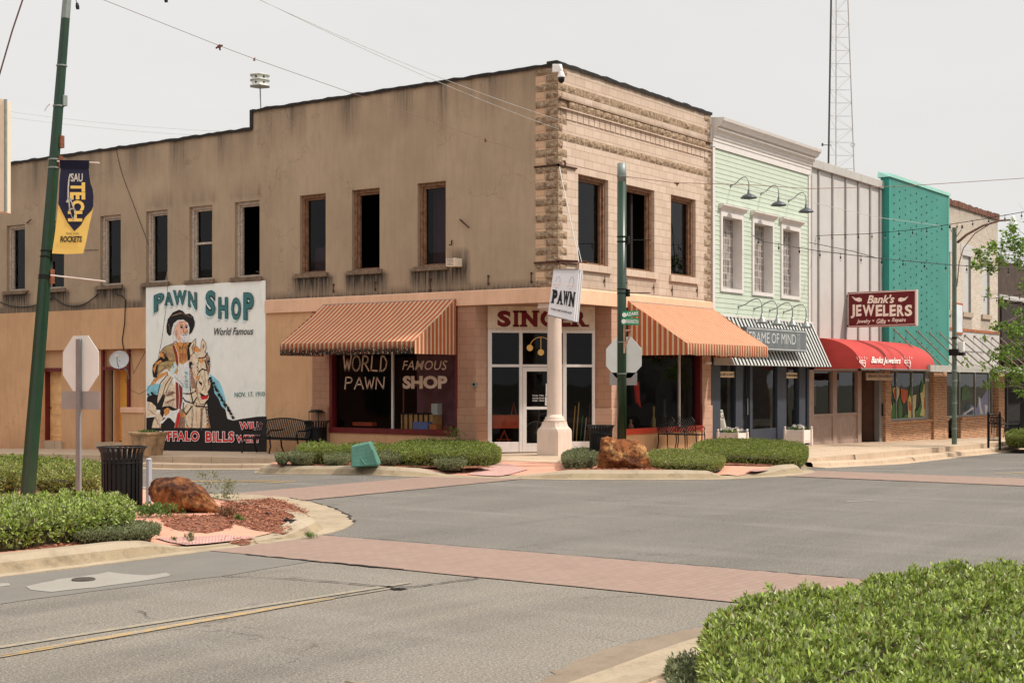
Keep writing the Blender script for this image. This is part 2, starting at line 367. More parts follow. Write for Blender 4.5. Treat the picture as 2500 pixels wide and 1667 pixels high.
def hedge(label, poly, z0, h, lmat, cmat, ln=.035, wd=.016, dens=500, k=6, rnd=.12, rough=.04, group=None, sides=True, seed=0, name='hedge', cat='hedge'):
    h = max(.13, h-.085); poly = smooth_poly([tuple(p[:2]) for p in poly], 2)
    xs = [p[0] for p in poly]; ys = [p[1] for p in poly]; cx = sum(xs)/len(xs); cy = sum(ys)/len(ys)
    area = abs(sum(poly[i][0]*poly[(i+1) % len(poly)][1]-poly[(i+1) % len(poly)][0]*poly[i][1] for i in range(len(poly))))/2
    P = []; Q = []; n = int(area*dens); tries = 0
    def top(x, y):
        d = edge_d(poly, x, y); t_ = min(1, d/rnd) if rnd > 0 else 1
        return h*(1-.35*(1-t_)**2)+rough*vnoise(x, y, 5, seed)+rough*.8*vnoise(x, y, 13, seed+3)
    while len(P) < n and tries < n*6:
        tries += 1; x = random.uniform(min(xs), max(xs)); y = random.uniform(min(ys), max(ys))
        if not pt_in(poly, x, y): continue
        gap = max(0, -vnoise(x, y, 6.5, seed+5)-.30)*.22
        P.append((x, y, z0+top(x, y)-random.random()**2*.09-gap+(random.uniform(.02, .06) if random.random() < .06 else 0))); Q.append((0, 0, 1.0))
    for i in range(len(poly)):
        a = poly[i]; b = poly[(i+1) % len(poly)]; L = math.hypot(b[0]-a[0], b[1]-a[1]); nx, ny = (b[1]-a[1])/(L+1e-9), -(b[0]-a[0])/(L+1e-9)
        if (nx*(a[0]-cx)+ny*(a[1]-cy)) < 0: nx, ny = -nx, -ny
        for _ in range(int(L*h*dens*.9+random.random())):
            s = random.random(); v = random.random()**.8; x = a[0]+(b[0]-a[0])*s; y = a[1]+(b[1]-a[1])*s
            ins = .08*(v-.75)**2+random.random()**2*.07+rough*.6*vnoise(x*1.3, v*h*2+y, 9, seed)-.0
            P.append((x-nx*ins, y-ny*ins, z0+.03+v*(h*.82))); Q.append((nx*.9, ny*.9, .25))
    base = (cx, cy, z0)
    o = leaves(name, np.array(P), np.array(Q), k, ln, wd, lmat, None, base=base)
    tag(o, label, cat, group)
    inset = [(cx+(p[0]-cx)*(1-.09/max(.2, math.hypot(p[0]-cx, p[1]-cy))), cy+(p[1]-cy)*(1-.09/max(.2, math.hypot(p[0]-cx, p[1]-cy)))) for p in poly]
    mb = MB(); mb.prism([(p[0], p[1], z0+.0) for p in inset], (0, 0, h*.62+.0))
    c = obj('branches', mb, cmat, None, base=base); c.location = (0, 0, 0); c.parent = o
    return o
# ================================================================ ground, road, sidewalks
def Rz(x, y):
    def f(v): return 0.0 if v < 1.5 else max(-.036*(v-1.5), -.12-.0185*v)
    return min(f(x), f(y))
def Sz(x, y):
    t_ = max(0.0, min(1.0, (max(-x, -y)-.4)/3.0)); return .2-.0185*max(x, y, 0)-.05*t_
def asphalt():
    m, t, b = nodes('asphalt'); p = pos(t); s = xyz(t)
    base = ramp(t, noise(t, p, .35, 7, .65), [(.3, rgb(146, 139, 130, .58)), (.7, rgb(160, 152, 142, .58))])
    lite = ramp(t, noise(t, p, .5, 6, .6), [(.3, rgb(168, 157, 142, .57)), (.7, rgb(182, 171, 156, .57))])
    arm = ramp(t, math_(t, 'ADD', math_(t, 'MULTIPLY', s[0], -.5), -8.35), [(.0, gray(0)), (.3, gray(1))])
    c = mixc(t, arm, base, lite)
    # oil-darkened wheel paths along both streets
    wv = N(t, 'ShaderNodeTexWave'); wv.wave_type = 'BANDS'; wv.bands_direction = 'Y'; wv.inputs['Scale'].default_value = .09; wv.inputs['Distortion'].default_value = 3.5; wv.inputs['Detail'].default_value = 3
    t.links.new(pos(t, (.35, 1, 1)), wv.inputs[0])
    c = mixc(t, ramp(t, wv.outputs['Fac'], [(.5, gray(0)), (1, gray(.10))]), c, rgb(112, 107, 101, .7))
    c = mixc(t, ramp(t, noise(t, pos(t, (.16, 1.1, 1)), .8, 7, .65), [(.46, gray(0)), (.62, gray(.6))]), c, rgb(128, 122, 114, .60))
    c = mixc(t, ramp(t, noise(t, pos(t, (1.3, .2, 1), (5, 3, 0)), .7, 7, .65), [(.52, gray(0)), (.66, gray(.35))]), c, rgb(176, 168, 158, .72))
    c = mixc(t, ramp(t, noise(t, p, 2.2, 5, .7), [(.62, gray(0)), (.72, gray(.5))]), c, rgb(92, 86, 80, .6))
    gr = noise(t, p, 42, 5, .85); c = mixc(t, ramp(t, gr, [(.40, gray(.75)), (.55, gray(0))]), c, rgb(84, 80, 77, .6))
    c = mixc(t, ramp(t, noise(t, p, 58, 3, .8), [(.56, gray(0)), (.66, gray(.8))]), c, rgb(226, 214, 198, .75))
    v = N(t, 'ShaderNodeTexVoronoi'); v.feature = 'DISTANCE_TO_EDGE'; v.inputs['Scale'].default_value = .33
    nn = N(t, 'ShaderNodeTexNoise'); nn.inputs['Scale'].default_value = 1.2; nn.inputs['Detail'].default_value = 9; nn.inputs['Roughness'].default_value = .65
    wa = N(t, 'ShaderNodeVectorMath'); wa.operation = 'ADD'; t.links.new(p, nn.inputs['Vector']); t.links.new(p, wa.inputs[0]); t.links.new(nn.outputs['Color'], wa.inputs[1]); t.links.new(wa.outputs[0], v.inputs['Vector'])
    cr = math_(t, 'MULTIPLY', ramp(t, v.outputs[0], [(0, gray(1)), (.0025, gray(0))]), ramp(t, noise(t, p, .35, 3), [(.53, gray(0)), (.6, gray(.5))]))
    c = mixc(t, cr, c, rgb(60, 56, 52, .6))
    t.links.new(c, b.inputs['Base Color']); b.inputs['Roughness'].default_value = .88; b.inputs['Specular IOR Level'].default_value = .25
    bump(t, b, math_(t, 'ADD', gr, math_(t, 'MULTIPLY', cr, -2.0)), .5, .008); MATS['asphalt'] = m; return m
ASPH = asphalt()
def concrete(name, c1, c2, jx=1.5, stainy=.5):
    m, t, b = nodes(name); s = xyz(t); p = pos(t)
    bt = brick(t, comb(t, s[0], s[1]), jx, jx, .008, gray(1), gray(.93), gray(.35), off=0)
    c = ramp(t, noise(t, p, 1.3, 7, .62), [(.3, c1), (.7, c2)])
    c = mixc(t, math_(t, 'MULTIPLY', ramp(t, noise(t, p, 4.5, 8, .7), [(.5, gray(0)), (.7, gray(.6))]), stainy), c, tuple(v*.45 for v in c1[:3])+(1,))
    c = mixc(t, ramp(t, noise(t, p, 70, 3), [(.35, gray(.3)), (.6, gray(0))]), c, tuple(v*.6 for v in c1[:3])+(1,))
    c = mixc(t, 1.0, c, bt.outputs['Color'], 'MULTIPLY') if jx else c
    t.links.new(c, b.inputs['Base Color']); b.inputs['Roughness'].default_value = .9; b.inputs['Specular IOR Level'].default_value = .2
    bump(t, b, noise(t, p, 50, 5), .3, .006); MATS[name] = m; return m
CONC = concrete('sidewalk_concrete', rgb(208, 182, 154, .84), rgb(226, 200, 172, .84))
CURB = concrete('curb_concrete', rgb(210, 188, 158, .56), rgb(228, 208, 180, .56), 0, .7)
PINK = concrete('pink_concrete', rgb(222, 160, 134, .84), rgb(234, 176, 150, .84), 0, .3)
def stamped():
    m, t, b = nodes('stamped_brick_paving'); s = xyz(t); p = pos(t)
    bt = brick(t, comb(t, s[0], s[1]), .2, .1, .007, rgb(200, 168, 148, .47), rgb(212, 180, 160, .47), rgb(184, 152, 134, .47))
    c = mixc(t, ramp(t, noise(t, p, 1.0, 7, .65), [(.35, gray(.4)), (.62, gray(0))]), bt.outputs['Color'], rgb(182, 148, 132, .64))
    c = mixc(t, ramp(t, noise(t, pos(t, (1, 4, 1)), 2.2, 8, .7), [(.55, gray(0)), (.75, gray(.5))]), c, rgb(140, 112, 100, .6))
    c = mixc(t, ramp(t, noise(t, p, 90, 3), [(.35, gray(.3)), (.6, gray(0))]), c, rgb(150, 118, 104, .6))
    t.links.new(c, b.inputs['Base Color']); b.inputs['Roughness'].default_value = .85; bump(t, b, bt.outputs['Fac'], -.3, .004); return m
STAMP = stamped()
YEL = plain('yellow_road_paint', rgb(214, 170, 92, .7), .8, .18, 9, dirt=.75, bmp=.3)
DARKM = plain('dark_crack_filler', rgb(48, 42, 38), .9)
g = MB(); g.quad((-900, -900, -1.1), (900, -900, -1.1), (900, 900, -1.1), (-900, 900, -1.1))
tag(obj('ground', g, plain('far_ground', rgb(120, 116, 96, .6), .95, .2, .05)), kind='structure')
g = MB(); xs = list(np.arange(-60, 60.1, 1.0)); ys = list(np.arange(-60, 60.1, 1.0)); nx = len(xs)
vs = [(x, y, Rz(x, y)) for y in ys for x in xs]; fs = [(j*nx+i, j*nx+i+1, (j+1)*nx+i+1, (j+1)*nx+i) for j in range(len(ys)-1) for i in range(nx-1) if not (xs[i] >= 0 and ys[j] >= 0)]
g.add(vs, fs); tag(obj('road', g, ASPH), kind='structure')
def sheet(name, pts, dz, mat_, cell=.5, zf=Rz, jag=0):
    """thin sheet over the road following its height"""
    pts = [tuple(p[:2]) for p in pts]; mb = MB(); q = []
    for i in range(len(pts)):
        a = pts[i]; b = pts[(i+1) % len(pts)]; n = max(1, int(math.hypot(b[0]-a[0], b[1]-a[1])/cell))
        for k in range(n):
            x = a[0]+(b[0]-a[0])*k/n; y = a[1]+(b[1]-a[1])*k/n
            if jag: x += random.uniform(-jag, jag); y += random.uniform(-jag, jag)
            q.append((x, y, zf(x, y)+dz))
    mb.poly(q); return tag(obj(name, mb, mat_), kind='structure')
PATCH = concrete('smooth_asphalt', rgb(150, 143, 134, .58), rgb(160, 153, 144, .58), 0, .2)
LPATCH = concrete('light_asphalt_repair', rgb(186, 178, 166, .60), rgb(198, 190, 178, .60), 0, .12)
G2 = lambda *ps: [onG(x, y) for x, y in ps]
sheet('asphalt_patch', G2((0, 1408), (150, 1393), (300, 1373), (459, 1353), (560, 1338), (600, 1356), (700, 1362), (765, 1370), (646, 1389), (544, 1406), (298, 1434), (0, 1474), (-150, 1500), (-150, 1425)), .004, PATCH, .3, jag=.02)
sheet('asphalt_repair', G2((64, 1433), (143, 1415), (222, 1405), (268, 1397), (316, 1403), (357, 1406), (408, 1399), (413, 1407), (331, 1422), (229, 1435), (127, 1446), (76, 1440)), .008, LPATCH, .12, jag=.02)
sheet('asphalt_repair', G2((-40, 1425), (20, 1424), (28, 1429), (0, 1433), (-40, 1436)), .008, LPATCH, .12, jag=.02)
# brick crosswalks with dark ragged edges
def crosswalk(pts):
    sheet('crosswalk', pts, .010, STAMP, .4, jag=.012)
crosswalk([(-13.9, -2.35), (-4.6, -2.35), (-4.6, -.3), (-11.2, -.3), (-13.9, -.3)])
crosswalk([(-17.25, -6.2), (-17.25, -14.4), (-15.15, -14.4), (-15.25, -6.1)])
crosswalk([(-1.0, -6.0), (-1.0, -14.4), (1.2, -14.4), (1.1, -5.6)])
crosswalk([(-13.9, -16.2), (-5, -16.2), (-5, -18.3), (-13.9, -18.3)])
def crack(pts, wd=.03, jit=.02, name='pavement_crack'):
    mb = MB(); q = []
    for a, b in zip(pts, pts[1:]):
        n = max(2, int((Vector(b)-Vector(a)).length/.12))
        for k in range(n): p = Vector(a).lerp(Vector(b), k/n); q.append(Vector((p.x+random.uniform(-jit, jit), p.y+random.uniform(-jit, jit), Rz(p.x, p.y)+.013)))
    for i, (a, b) in enumerate(zip(q, q[1:])):
        w0 = wd*random.uniform(.3, 1.2); d = (b-a).normalized(); s = Vector((-d.y, d.x, 0))*w0/2; mb.add([a-s, b-s, b+s, a+s], [(0, 1, 2, 3)])
    tag(obj(name, mb, DARKM), kind='structure')
crack([(-15.2, -6.3, 0), (-15.15, -14.4, 0)], .035); crack([(-17.27, -7.0, 0), (-17.25, -9.5, 0)], .05)
crack([(-11.5, -2.38, 0), (-5, -2.38, 0)], .018); crack([(-10.8, -.28, 0), (-5.4, -.28, 0)], .018)
crack(G2((866, 1276), (850, 1258), (810, 1240), (760, 1225), (700, 1215)), .05, .03); crack([(-.98, -6.6, 0), (-.98, -14, 0)], .02)
crack(G2((545, 1407), (700, 1414), (850, 1425), (945, 1433), (1010, 1434), (1080, 1425), (1200, 1408)), .03, .02)
crack(G2((945, 1433), (975, 1440), (1015, 1432)), .10, .03)
crack(G2((0, 1604), (120, 1583), (300, 1556), (450, 1532), (640, 1495), (720, 1480), (808, 1461), (900, 1446), (960, 1437)), .009, .010)
crack(G2((330, 1490), (352, 1497), (360, 1510), (420, 1516)), .015, .02)
crack(G2((1990, 1492), (2060, 1470), (2130, 1462), (2210, 1440), (2290, 1426)), .014, .03); crack(G2((1560, 1250), (1680, 1262), (1800, 1258), (1950, 1270)), .012, .04); crack(G2((900, 1300), (1010, 1296), (1120, 1304)), .012, .03)
crack(G2((2400, 1440), (2500, 1452)), .02, .02)
# painted lines
def line(a, b, wd, dz=.008, name='road_marking', mat_=None):
    a = Vector((a[0], a[1], 0)); b = Vector((b[0], b[1], 0)); n = max(2, int((b-a).length/.35)); d = (b-a).normalized(); s = Vector((-d.y, d.x, 0)); mb = MB(); vs = []
    for k in range(n+1):
        p = a.lerp(b, k/n); w0 = wd*random.uniform(.82, 1.06)
        for e in (-1, 1): q = p+s*e*w0/2; vs.append((q.x, q.y, Rz(q.x, q.y)+dz))
    mb.add(vs, [(2*k, 2*k+2, 2*k+3, 2*k+1) for k in range(n)]); tag(obj(name, mb, mat_ or YEL), kind='structure')
def wornpaint(name, col, keep):
    m, t, b = nodes(name); p = pos(t); c = mixc(t, ramp(t, noise(t, p, 11, 8, .8), [(keep, gray(0)), (keep+.07, gray(1))]), col, rgb(176, 166, 150, .60)); c = mixc(t, ramp(t, noise(t, p, 45, 4, .8), [(.40, gray(.4)), (.5, gray(0))]), c, rgb(130, 122, 110, .6)); t.links.new(c, b.inputs['Base Color']); b.inputs['Roughness'].default_value = .85; return m
u0, u1 = onG(0, 1581), onG(1000, 1423); dd = (u1-u0); line(u0-dd*.5, u1, .09, mat_=wornpaint('faint_yellow_paint', rgb(200, 178, 140, .64), .42))
u0, u1 = onG(0, 1603), onG(808, 1461); dd = (u1-u0); line(u0-dd*.5, u1, .11, mat_=wornpaint('worn_yellow_paint', rgb(210, 172, 110, .68), .48)); line(u1, onG(955, 1437), .07, mat_=bpy.data.materials['faint_yellow_paint'])
a_, b_ = onG(722, 1176, 0), onG(560, 1169.5, 0); line(a_, a_+(b_-a_)*5, .10); a_, b_ = onG(690, 1178.5, 0), onG(545, 1171, 0); line(a_, a_+(b_-a_)*5, .10)
line((3.4, -9.5), (34, -9.0), .1, mat_=plain('pale_yellow_paint', rgb(206, 180, 138, .7), .85, .1)); line((3.9, -9.85), (34, -9.35), .1, mat_=MATS['pale_yellow_paint'])
WHT = plain('worn_white_paint', rgb(196, 190, 182, .75), .85, .1, 8, dirt=.5)
line((1.9, -6.3), (3.4, -7.6), .12, mat_=WHT); line((7.5, -8.2), (14, -9), .12, mat_=WHT); line((-6.3, -9.9), (-5.9, -10.2), .06, mat_=WHT)
GRIT = concrete('tan_road_grit', rgb(168, 148, 126, .58), rgb(184, 164, 142, .58), 0, .7)
sheet('road_grit', G2((1250, 1700), (1380, 1625), (1500, 1580), (1610, 1552), (1735, 1526), (1790, 1560), (1650, 1610), (1560, 1667), (1500, 1720)), .004, GRIT, .1, jag=.04)
# ---- curbs with gutter pans, swept along their line
GUTTER = concrete('gutter_concrete', rgb(196, 176, 148, .60), rgb(220, 198, 168, .64), 0, .9); CURBF = concrete('grimy_curb_face', rgb(176, 154, 124, .60), rgb(204, 182, 148, .62), 0, 1.1)
PROF = [(0, .0), (.02, .012), ('p', .012), ('p', .02, .05), ('p', .11, .10), ('p', .135, .17), ('p', .15, .26), ('p', .15, .50), ('p', .02, .53)]
def sweep_curb(name, line_, side=1, base=Rz):
    """line_: (x, y, pan width, height scale)"""
    mb = MB(); n = len(line_); k = 0
    for i, (x, y, pan, hs) in enumerate(line_):
        a = Vector(line_[max(0, i-1)][:2]); b = Vector(line_[min(n-1, i+1)][:2]); d = (b-a).normalized(); nn = Vector((-d.y, d.x))*side
        prof = [(0, -.05), (0.0, .010), (pan, .013), (pan+.05, .012+.03*hs), (pan+.11, .012+.10*hs), (pan+.17, .012+.13*hs), (pan+.22, .012+.16*hs), (pan+.40, .012+.16*hs), (pan+.44, .0)]
        k = len(prof); z = base(x, y)
        for o_, h in prof: mb.v.append((x+nn.x*o_, y+nn.y*o_, z+h))
    for i in range(n-1):
        for j in range(k-1): mb.f.append((i*k+j, i*k+j+1, (i+1)*k+j+1, (i+1)*k+j)); mb.m.append(1 if j < 2 else (2 if j < 4 else 0))
    return tag(obj(name, mb, [CURB, GUTTER, CURBF], smooth=True, auto=30), kind='structure')
def densify(l, step=.35):
    out = []
    n = len(l)
    for i in range(n-1):
        p0, p1, p2, p3 = l[max(0, i-1)], l[i], l[i+1], l[min(n-1, i+2)]
        m = max(1, int(math.hypot(p2[0]-p1[0], p2[1]-p1[1])/step))
        for k in range(m):
            t_ = k/m; out.append(tuple(.5*((2*p1[c])+(-p0[c]+p2[c])*t_+(2*p0[c]-5*p1[c]+4*p2[c]-p3[c])*t_*t_+(-p0[c]+3*p1[c]-3*p2[c]+p3[c])*t_**3) for c in range(4)))
    return out+[l[-1]]
LI = densify([(-45, -6.4, .16, 1), (-24, -6.4, .16, 1), (-21.5, -6.38, .16, 1), (-20, -6.35, .16, 1), (-18.6, -6.4, .16, 1), (-17.9, -6.42, .2, .9), (-17.3, -6.42, .2, .1), (-16.2, -6.42, .16, .0), (-15.7, -6.4, .14, .15), (-15.2, -6.3, .14, .8), (-14.6, -6.1, .25, 1), (-13.72, -5.55, .58, 1), (-12.93, -4.74, .95, 1), (-12.15, -3.69, 1.2, 1), (-11.5, -2.6, 1.35, .9), (-11.1, -1.7, 1.3, .5), (-11.05, -.6, 1.1, .1), (-11.4, .2, .6, .8), (-11.7, 3, .35, 1), (-11.8, 8, .35, 1), (-11.8, 12, .35, 1), (-11.8, 40, .35, 1)])
sweep_curb('curb', LI, 1)
FI = densify([(-3.75, 6.3, .05, .9), (-4.4, 5.8, .05, 1), (-5.1, 5.2, .05, 1), (-5.6, 4.4, .05, 1), (-5.8, 3.4, .05, 1), (-5.75, .6, .05, 1), (-5.65, 0, .08, .9), (-5.45, -.6, .12, .15), (-5.1, -1.8, .2, .05), (-4.85, -2.6, .25, .5), (-4.6, -3.2, .2, 1), (-3.8, -4.4, .2, 1), (-3.1, -5.3, .2, 1), (-2.75, -5.7, .25, .9), (-2.3, -5.95, .3, .15), (-1.5, -6.25, .35, .05), (-.9, -6.45, .35, .5), (-.3, -6.5, .3, 1), (.6, -6.4, .25, 1), (1.3, -6.0, .25, 1), (2.1, -5.5, .2, 1), (3.4, -5.2, .12, .9)])
sweep_curb('curb', FI, 1)
CI = densify([(-45, -13.9, .35, 1), (-24, -13.9, .35, 1), (-22.7, -13.9, .35, 1), (-21.5, -13.9, .35, 1), (-20.3, -13.85, .35, 1), (-19.3, -13.8, .35, 1), (-17.5, -13.85, .35, 1), (-16, -14.1, .35, 1), (-14.6, -14.8, .35, 1), (-13.4, -16.0, .35, 1), (-12.8, -17.6, .35, 1), (-12.7, -19, .35, 1), (-12.7, -21, .35, 1), (-12.7, -45, .35, 1)])
sweep_curb('curb', CI, -1)
def plaza(name, poly, zf, mat_, cell=.25):
    xs = [p[0] for p in poly]; ys = [p[1] for p in poly]; mb = MB(); idx = {}
    nx = int((max(xs)-min(xs))/cell)+1; ny = int((max(ys)-min(ys))/cell)+1
    def vid(i, j):
        if (i, j) not in idx:
            x = min(xs)+i*cell; y = min(ys)+j*cell; idx[(i, j)] = len(mb.v); mb.v.append((x, y, zf(x, y)))
        return idx[(i, j)]
    for i in range(nx):
        for j in range(ny):
            if pt_in(poly, min(xs)+(i+.5)*cell, min(ys)+(j+.5)*cell): mb.f.append((vid(i, j), vid(i+1, j), vid(i+1, j+1), vid(i, j+1))); mb.m.append(0)
    return tag(obj(name, mb, mat_), kind='structure')
def offs(l, side, d):
    out = []
    for i, p in enumerate(l):
        a = Vector(l[max(0, i-1)][:2]); b = Vector(l[min(len(l)-1, i+1)][:2]); dd = (b-a).normalized(); nn = Vector((-dd.y, dd.x))*side; out.append((p[0]+nn.x*(p[2]+d), p[1]+nn.y*(p[2]+d)))
    return out
def ramp_z(l, zbase):
    def f(x, y):
        z = zbase(x, y); best = 9; a_ = b_ = 1e-9
        for p in l:
            d = math.hypot(p[0]-x, p[1]-y); best = min(best, d); w_ = 1/(d+.2)**5; a_ += w_*p[3]; b_ += w_
        hs = a_/b_
        return z-.135*(1-hs)*max(0, min(1, 1-(best-.75)/1.3))
    return f
plaza('plaza', offs([p for p in LI if p[0] > -26 and p[1] < 14], 1, .35)+[(-26, 14)], ramp_z(LI, lambda x, y: .15+min(0, Rz(x, y))), PINK)
plaza('plaza', offs(CI[1:-1], -1, .3)+[(-13.4, -34), (-44, -34)], lambda x, y: .152, CONC, .2)
fi = offs(FI, 1, .33)
plaza('plaza', fi+[(3.4, -3.0), (-1.9, -1.9), (-1.9, 6.2)], ramp_z(FI, lambda x, y: Sz(x, y)-.004), PINK)
# sidewalks beside the shops, with a step and a curb down to the street
def walk(name, ax, a, b, edge, inner=.6):
    mb = MB(); n = int((b-a)/.5); L = []
    for i in range(n+1):
        u = a+(b-a)*i/n; e = edge(u)
        P = (lambda o_, z: (o_, u, z)) if ax == 'A' else (lambda o_, z: (u, o_, z))
        zs = Sz(0, u) if ax == 'A' else Sz(u, 0); rr = Rz(-5, u) if ax == 'A' else Rz(u, -5); cz = max(zs-.17, rr+.13)
        L += [P(inner, zs), P(e+.5, zs-.0), P(e, zs-.01), P(e-.005, cz), P(e-.32, cz-.004), P(e-.36, cz-.03), P(e-.38, rr+.015), P(e-.7, rr+.008), P(e-.7, rr-.1)]
    k = 9; mb.v = L
    for i in range(n):
        for j in range(k-1): mb.f.append((i*k+j, i*k+j+1, (i+1)*k+j+1, (i+1)*k+j)); mb.m.append(0)
    return tag(obj(name, mb, CONC), kind='structure')
walk('sidewalk', 'A', 4.2, 45, lambda u: -2.9)
walk('sidewalk', 'B', 3.2, 50, lambda u: -4.5+.08*(u-7.65))
sw = MB(); L = [(-2.2, 4.4), (-2.2, -2.2), (3.6, -2.2), (3.6, .6), (2.5, .6), (2.5, 2.6), (.6, 2.6), (.6, 4.4)]
plaza('sidewalk', [(-2.0, 4.4), (-2.0, -2.0), (3.4, -2.0), (3.4, 3.4), (3.4, 4.4)], lambda x, y: Sz(x, y)+.003, CONC, .25)
# tactile pads on the ramps
TACT = plain('tactile_plate', rgb(222, 176, 164, .72), .75, .1, 8)
def tactile(pts, nx, ny, zf):
    P4 = []
    for px, py in pts:
        p = onG(px, py, .1)
        for _ in range(6): p = onG(px, py, zf(p.x, p.y)+.012)
        P4.append(p)
    q0 = quadmap(*P4); mb = MB()
    def q(u, v): p = q0(u, v); return Vector((p.x, p.y, max(zf(p.x, p.y), .0)+.016))
    n = 8; mb.add([q(i/n, j/n) for i in range(n+1) for j in range(n+1)], [(i*(n+1)+j, i*(n+1)+j+1, (i+1)*(n+1)+j+1, (i+1)*(n+1)+j) for i in range(n) for j in range(n)])
    for i in range(nx):
        for j in range(ny): p = q((i+.5)/nx, (j+.5)/ny); mb.lathe(p, [(.022, 0), (.016, .007), (0, .008)], 6)
    return tag(obj('tactile_paving', mb, TACT), kind='structure')
zt = .085; zL = ramp_z(LI, lambda x, y: .15+min(0, Rz(x, y))); zN = ramp_z(FI, lambda x, y: Sz(x, y)-.004)
tactile([(455, 1330), (626, 1311), (553, 1295), (376, 1312)], 22, 10, zL)
tactile([(1140, 1156), (1215, 1162), (1290, 1148), (1215, 1143)], 16, 9, zN)
tactile([(1822, 1149), (1845, 1151), (1876, 1148), (1850, 1145)], 12, 7, lambda x, y: .085)
# utility cover in the near lane
mh = MB(); mh.lathe(onG(204, 1417)+Vector((0, 0, .01)), [(.115, 0), (.115, .012), (.10, .014), (.10, .008), (0, .009)], 28)
for i in range(-2, 3):
    c = onG(204, 1417)+Vector((i*.035, 0, .021)); mh.box(c.x-.008, c.x+.008, c.y-.07, c.y+.07, c.z-.004, c.z)
tag(obj('manhole_cover', mh, plain('cast_iron', rgb(92, 84, 76), .6, .2, 20, metal=.4), base=onG(204, 1417)), 'round dark iron utility cover set in a pale asphalt repair', 'manhole cover')
# ================================================================ corner building (pawn shop)
KA = 1.75   # shaded wall: photo colour to base colour
KB = 1.12
STUC = stucco('brown_stucco', rgb(151, 130, 108, 1.45), cracks=.5)
OCH = stucco('ochre_stucco', rgb(187, 147, 111, 1.38), streak=.25, cracks=.4)
BANDM = stucco('pink_tan_stucco', rgb(198, 158, 130, 1.55), streak=.6, cracks=.3)
BLOCK = cmu('tan_block_wall', 'x', rgb(212, 189, 170, 1.0), rgb(200, 175, 154, 1.0), rgb(164, 138, 118, 1.0), zoff=.05)
BLOCKY = cmu('tan_block_return', 'y', rgb(206, 172, 140, 1.2), rgb(188, 152, 122, 1.2), rgb(150, 120, 96, 1.2), zoff=.05)
PIERX = cmu('pink_brick_lit_x', 'x', rgb(204, 164, 140, .95), rgb(198, 157, 134, .95), rgb(180, 140, 118, .95), zoff=.05, rough_amt=.3)
PIERY = cmu('pink_brick_shaded_y', 'y', rgb(172, 130, 106, 1.1), rgb(166, 124, 100, 1.1), rgb(148, 108, 86, 1.1), zoff=.05, rough_amt=.3)  # darker copy for faces turned to the side street: shade put into the colour
def rockface():
    m, t, b = nodes('rock_faced_block'); p = pos(t)
    c = ramp(t, noise(t, p, 9, 9, .72), [(.3, rgb(84, 64, 48, 1.0)), (.5, rgb(158, 132, 106, 1.0)), (.7, rgb(204, 176, 148, 1.0))])
    t.links.new(c, b.inputs['Base Color']); b.inputs['Roughness'].default_value = .95; bump(t, b, noise(t, p, 14, 8, .7), 1.0, .05); return m
ROCKF = rockface()
TAR = plain('black_roof_tar', rgb(42, 36, 32), .7, .3, 6, bmp=.6, bscale=12, bdist=.03)
INT = plain('dark_interior', rgb(40, 34, 32), .9, .2, 2)
INT2 = plain('shop_interior', rgb(44, 36, 36), .9, .3, 1.5)
GLASS = glass_mat()
GLASSV = glass_mat('violet_window_glass', (.62, .5, .58))
WOODF = plain('weathered_brown_frame', rgb(120, 88, 66, 1.3), .8, .45, 9, dirt=.6, bmp=.5)
WOODP = plain('peeling_white_frame', rgb(178, 162, 146, 1.2), .8, .3, 14, dirt=.9, bmp=.5)
SILLM = plain('dark_stained_sill', rgb(116, 96, 78, 1.2), .9, .35, 8, dirt=.9, bmp=.5)
REDW = plain('dark_red_paint', rgb(100, 28, 28, 1.15), .5, .15, 6)
REDS = plain('red_sill_paint', rgb(186, 62, 40, 1.15), .5, .12, 6)
WHITEF = plain('white_metal_frame', rgb(214, 204, 198, 1.1), .45, .05, 5, dirt=.15)
BLD = thing('corner_building', 'two storey brown stucco and tan block pawn shop standing on the street corner', 'building', (0, 0, .2))
TOPA, TOPB = 9.72, 9.22
winA = [(16.4, 61), (107, 156.4), (244.9, 294.9), (356.6, 409), (462.3, 518.3), (573.4, 633.9), (732, 795.1), (859.2, 926.8), (1019.4, 1088.5)]
holesA = [(Ay(r), Ay(l), 5.0, 7.17) for l, r in winA]
sills = [(h[0]-.12, h[1]+.14) for h in holesA]
boxY = Ay(1110)
def stA(u, z):
    s = 0.0
    top = TOPA if u < 10.4 else TOPB
    s += max(0, 1-(top-z)/1.3)*max(0, .16+.55*vnoise(u*1.3, 0, 1.7, 1)+.25*vnoise(u, 0, 9, 4))
    for a, b in sills:
        if a-.25 < u < b+.2 and z < 4.9:
            e = min(1, (u-a+.25)/.25, (b+.2-u)/.2); s = max(s, e*max(0, 1-(4.9-z)/(.95 if u < 9.5 else .8)))
        if a-.1 < u < b+.1 and 7.17 < z < 7.8 and 10 < u < 15: s = max(s, .34*(1-(z-7.17)/.6)*max(0, .6+vnoise(u, 0, 8, 2)))
    if z < 4.5: s = max(s, .8*(1-(z-4.29)/.22)) if u < 9.9 else max(s, .55 if u > 15 else 0)
    if abs(u-boxY+.1) < .35 and z < 5.35: s = max(s, .9*max(0, 1-abs(z-4.9)/.75))
    for c, wd, k in ((3.55, .22, .8), (2.3, .1, .3), (9.9, .3, .35), (15.6, .3, .3), (13.5, .4, .35)):
        if abs(u-c) < wd: s = max(s, k*(1-abs(u-c)/wd)*max(0, 1-(top-z)/1.6))
    return min(1, s)
topA = lambda u: TOPA if u < 10.42 else TOPB
wall('side_wall', 'x', 0, .66, 32, 4.27, TOPA, holesA, STUC, BLD, depth=.27, cell=.16, stain=stA, top=topA)
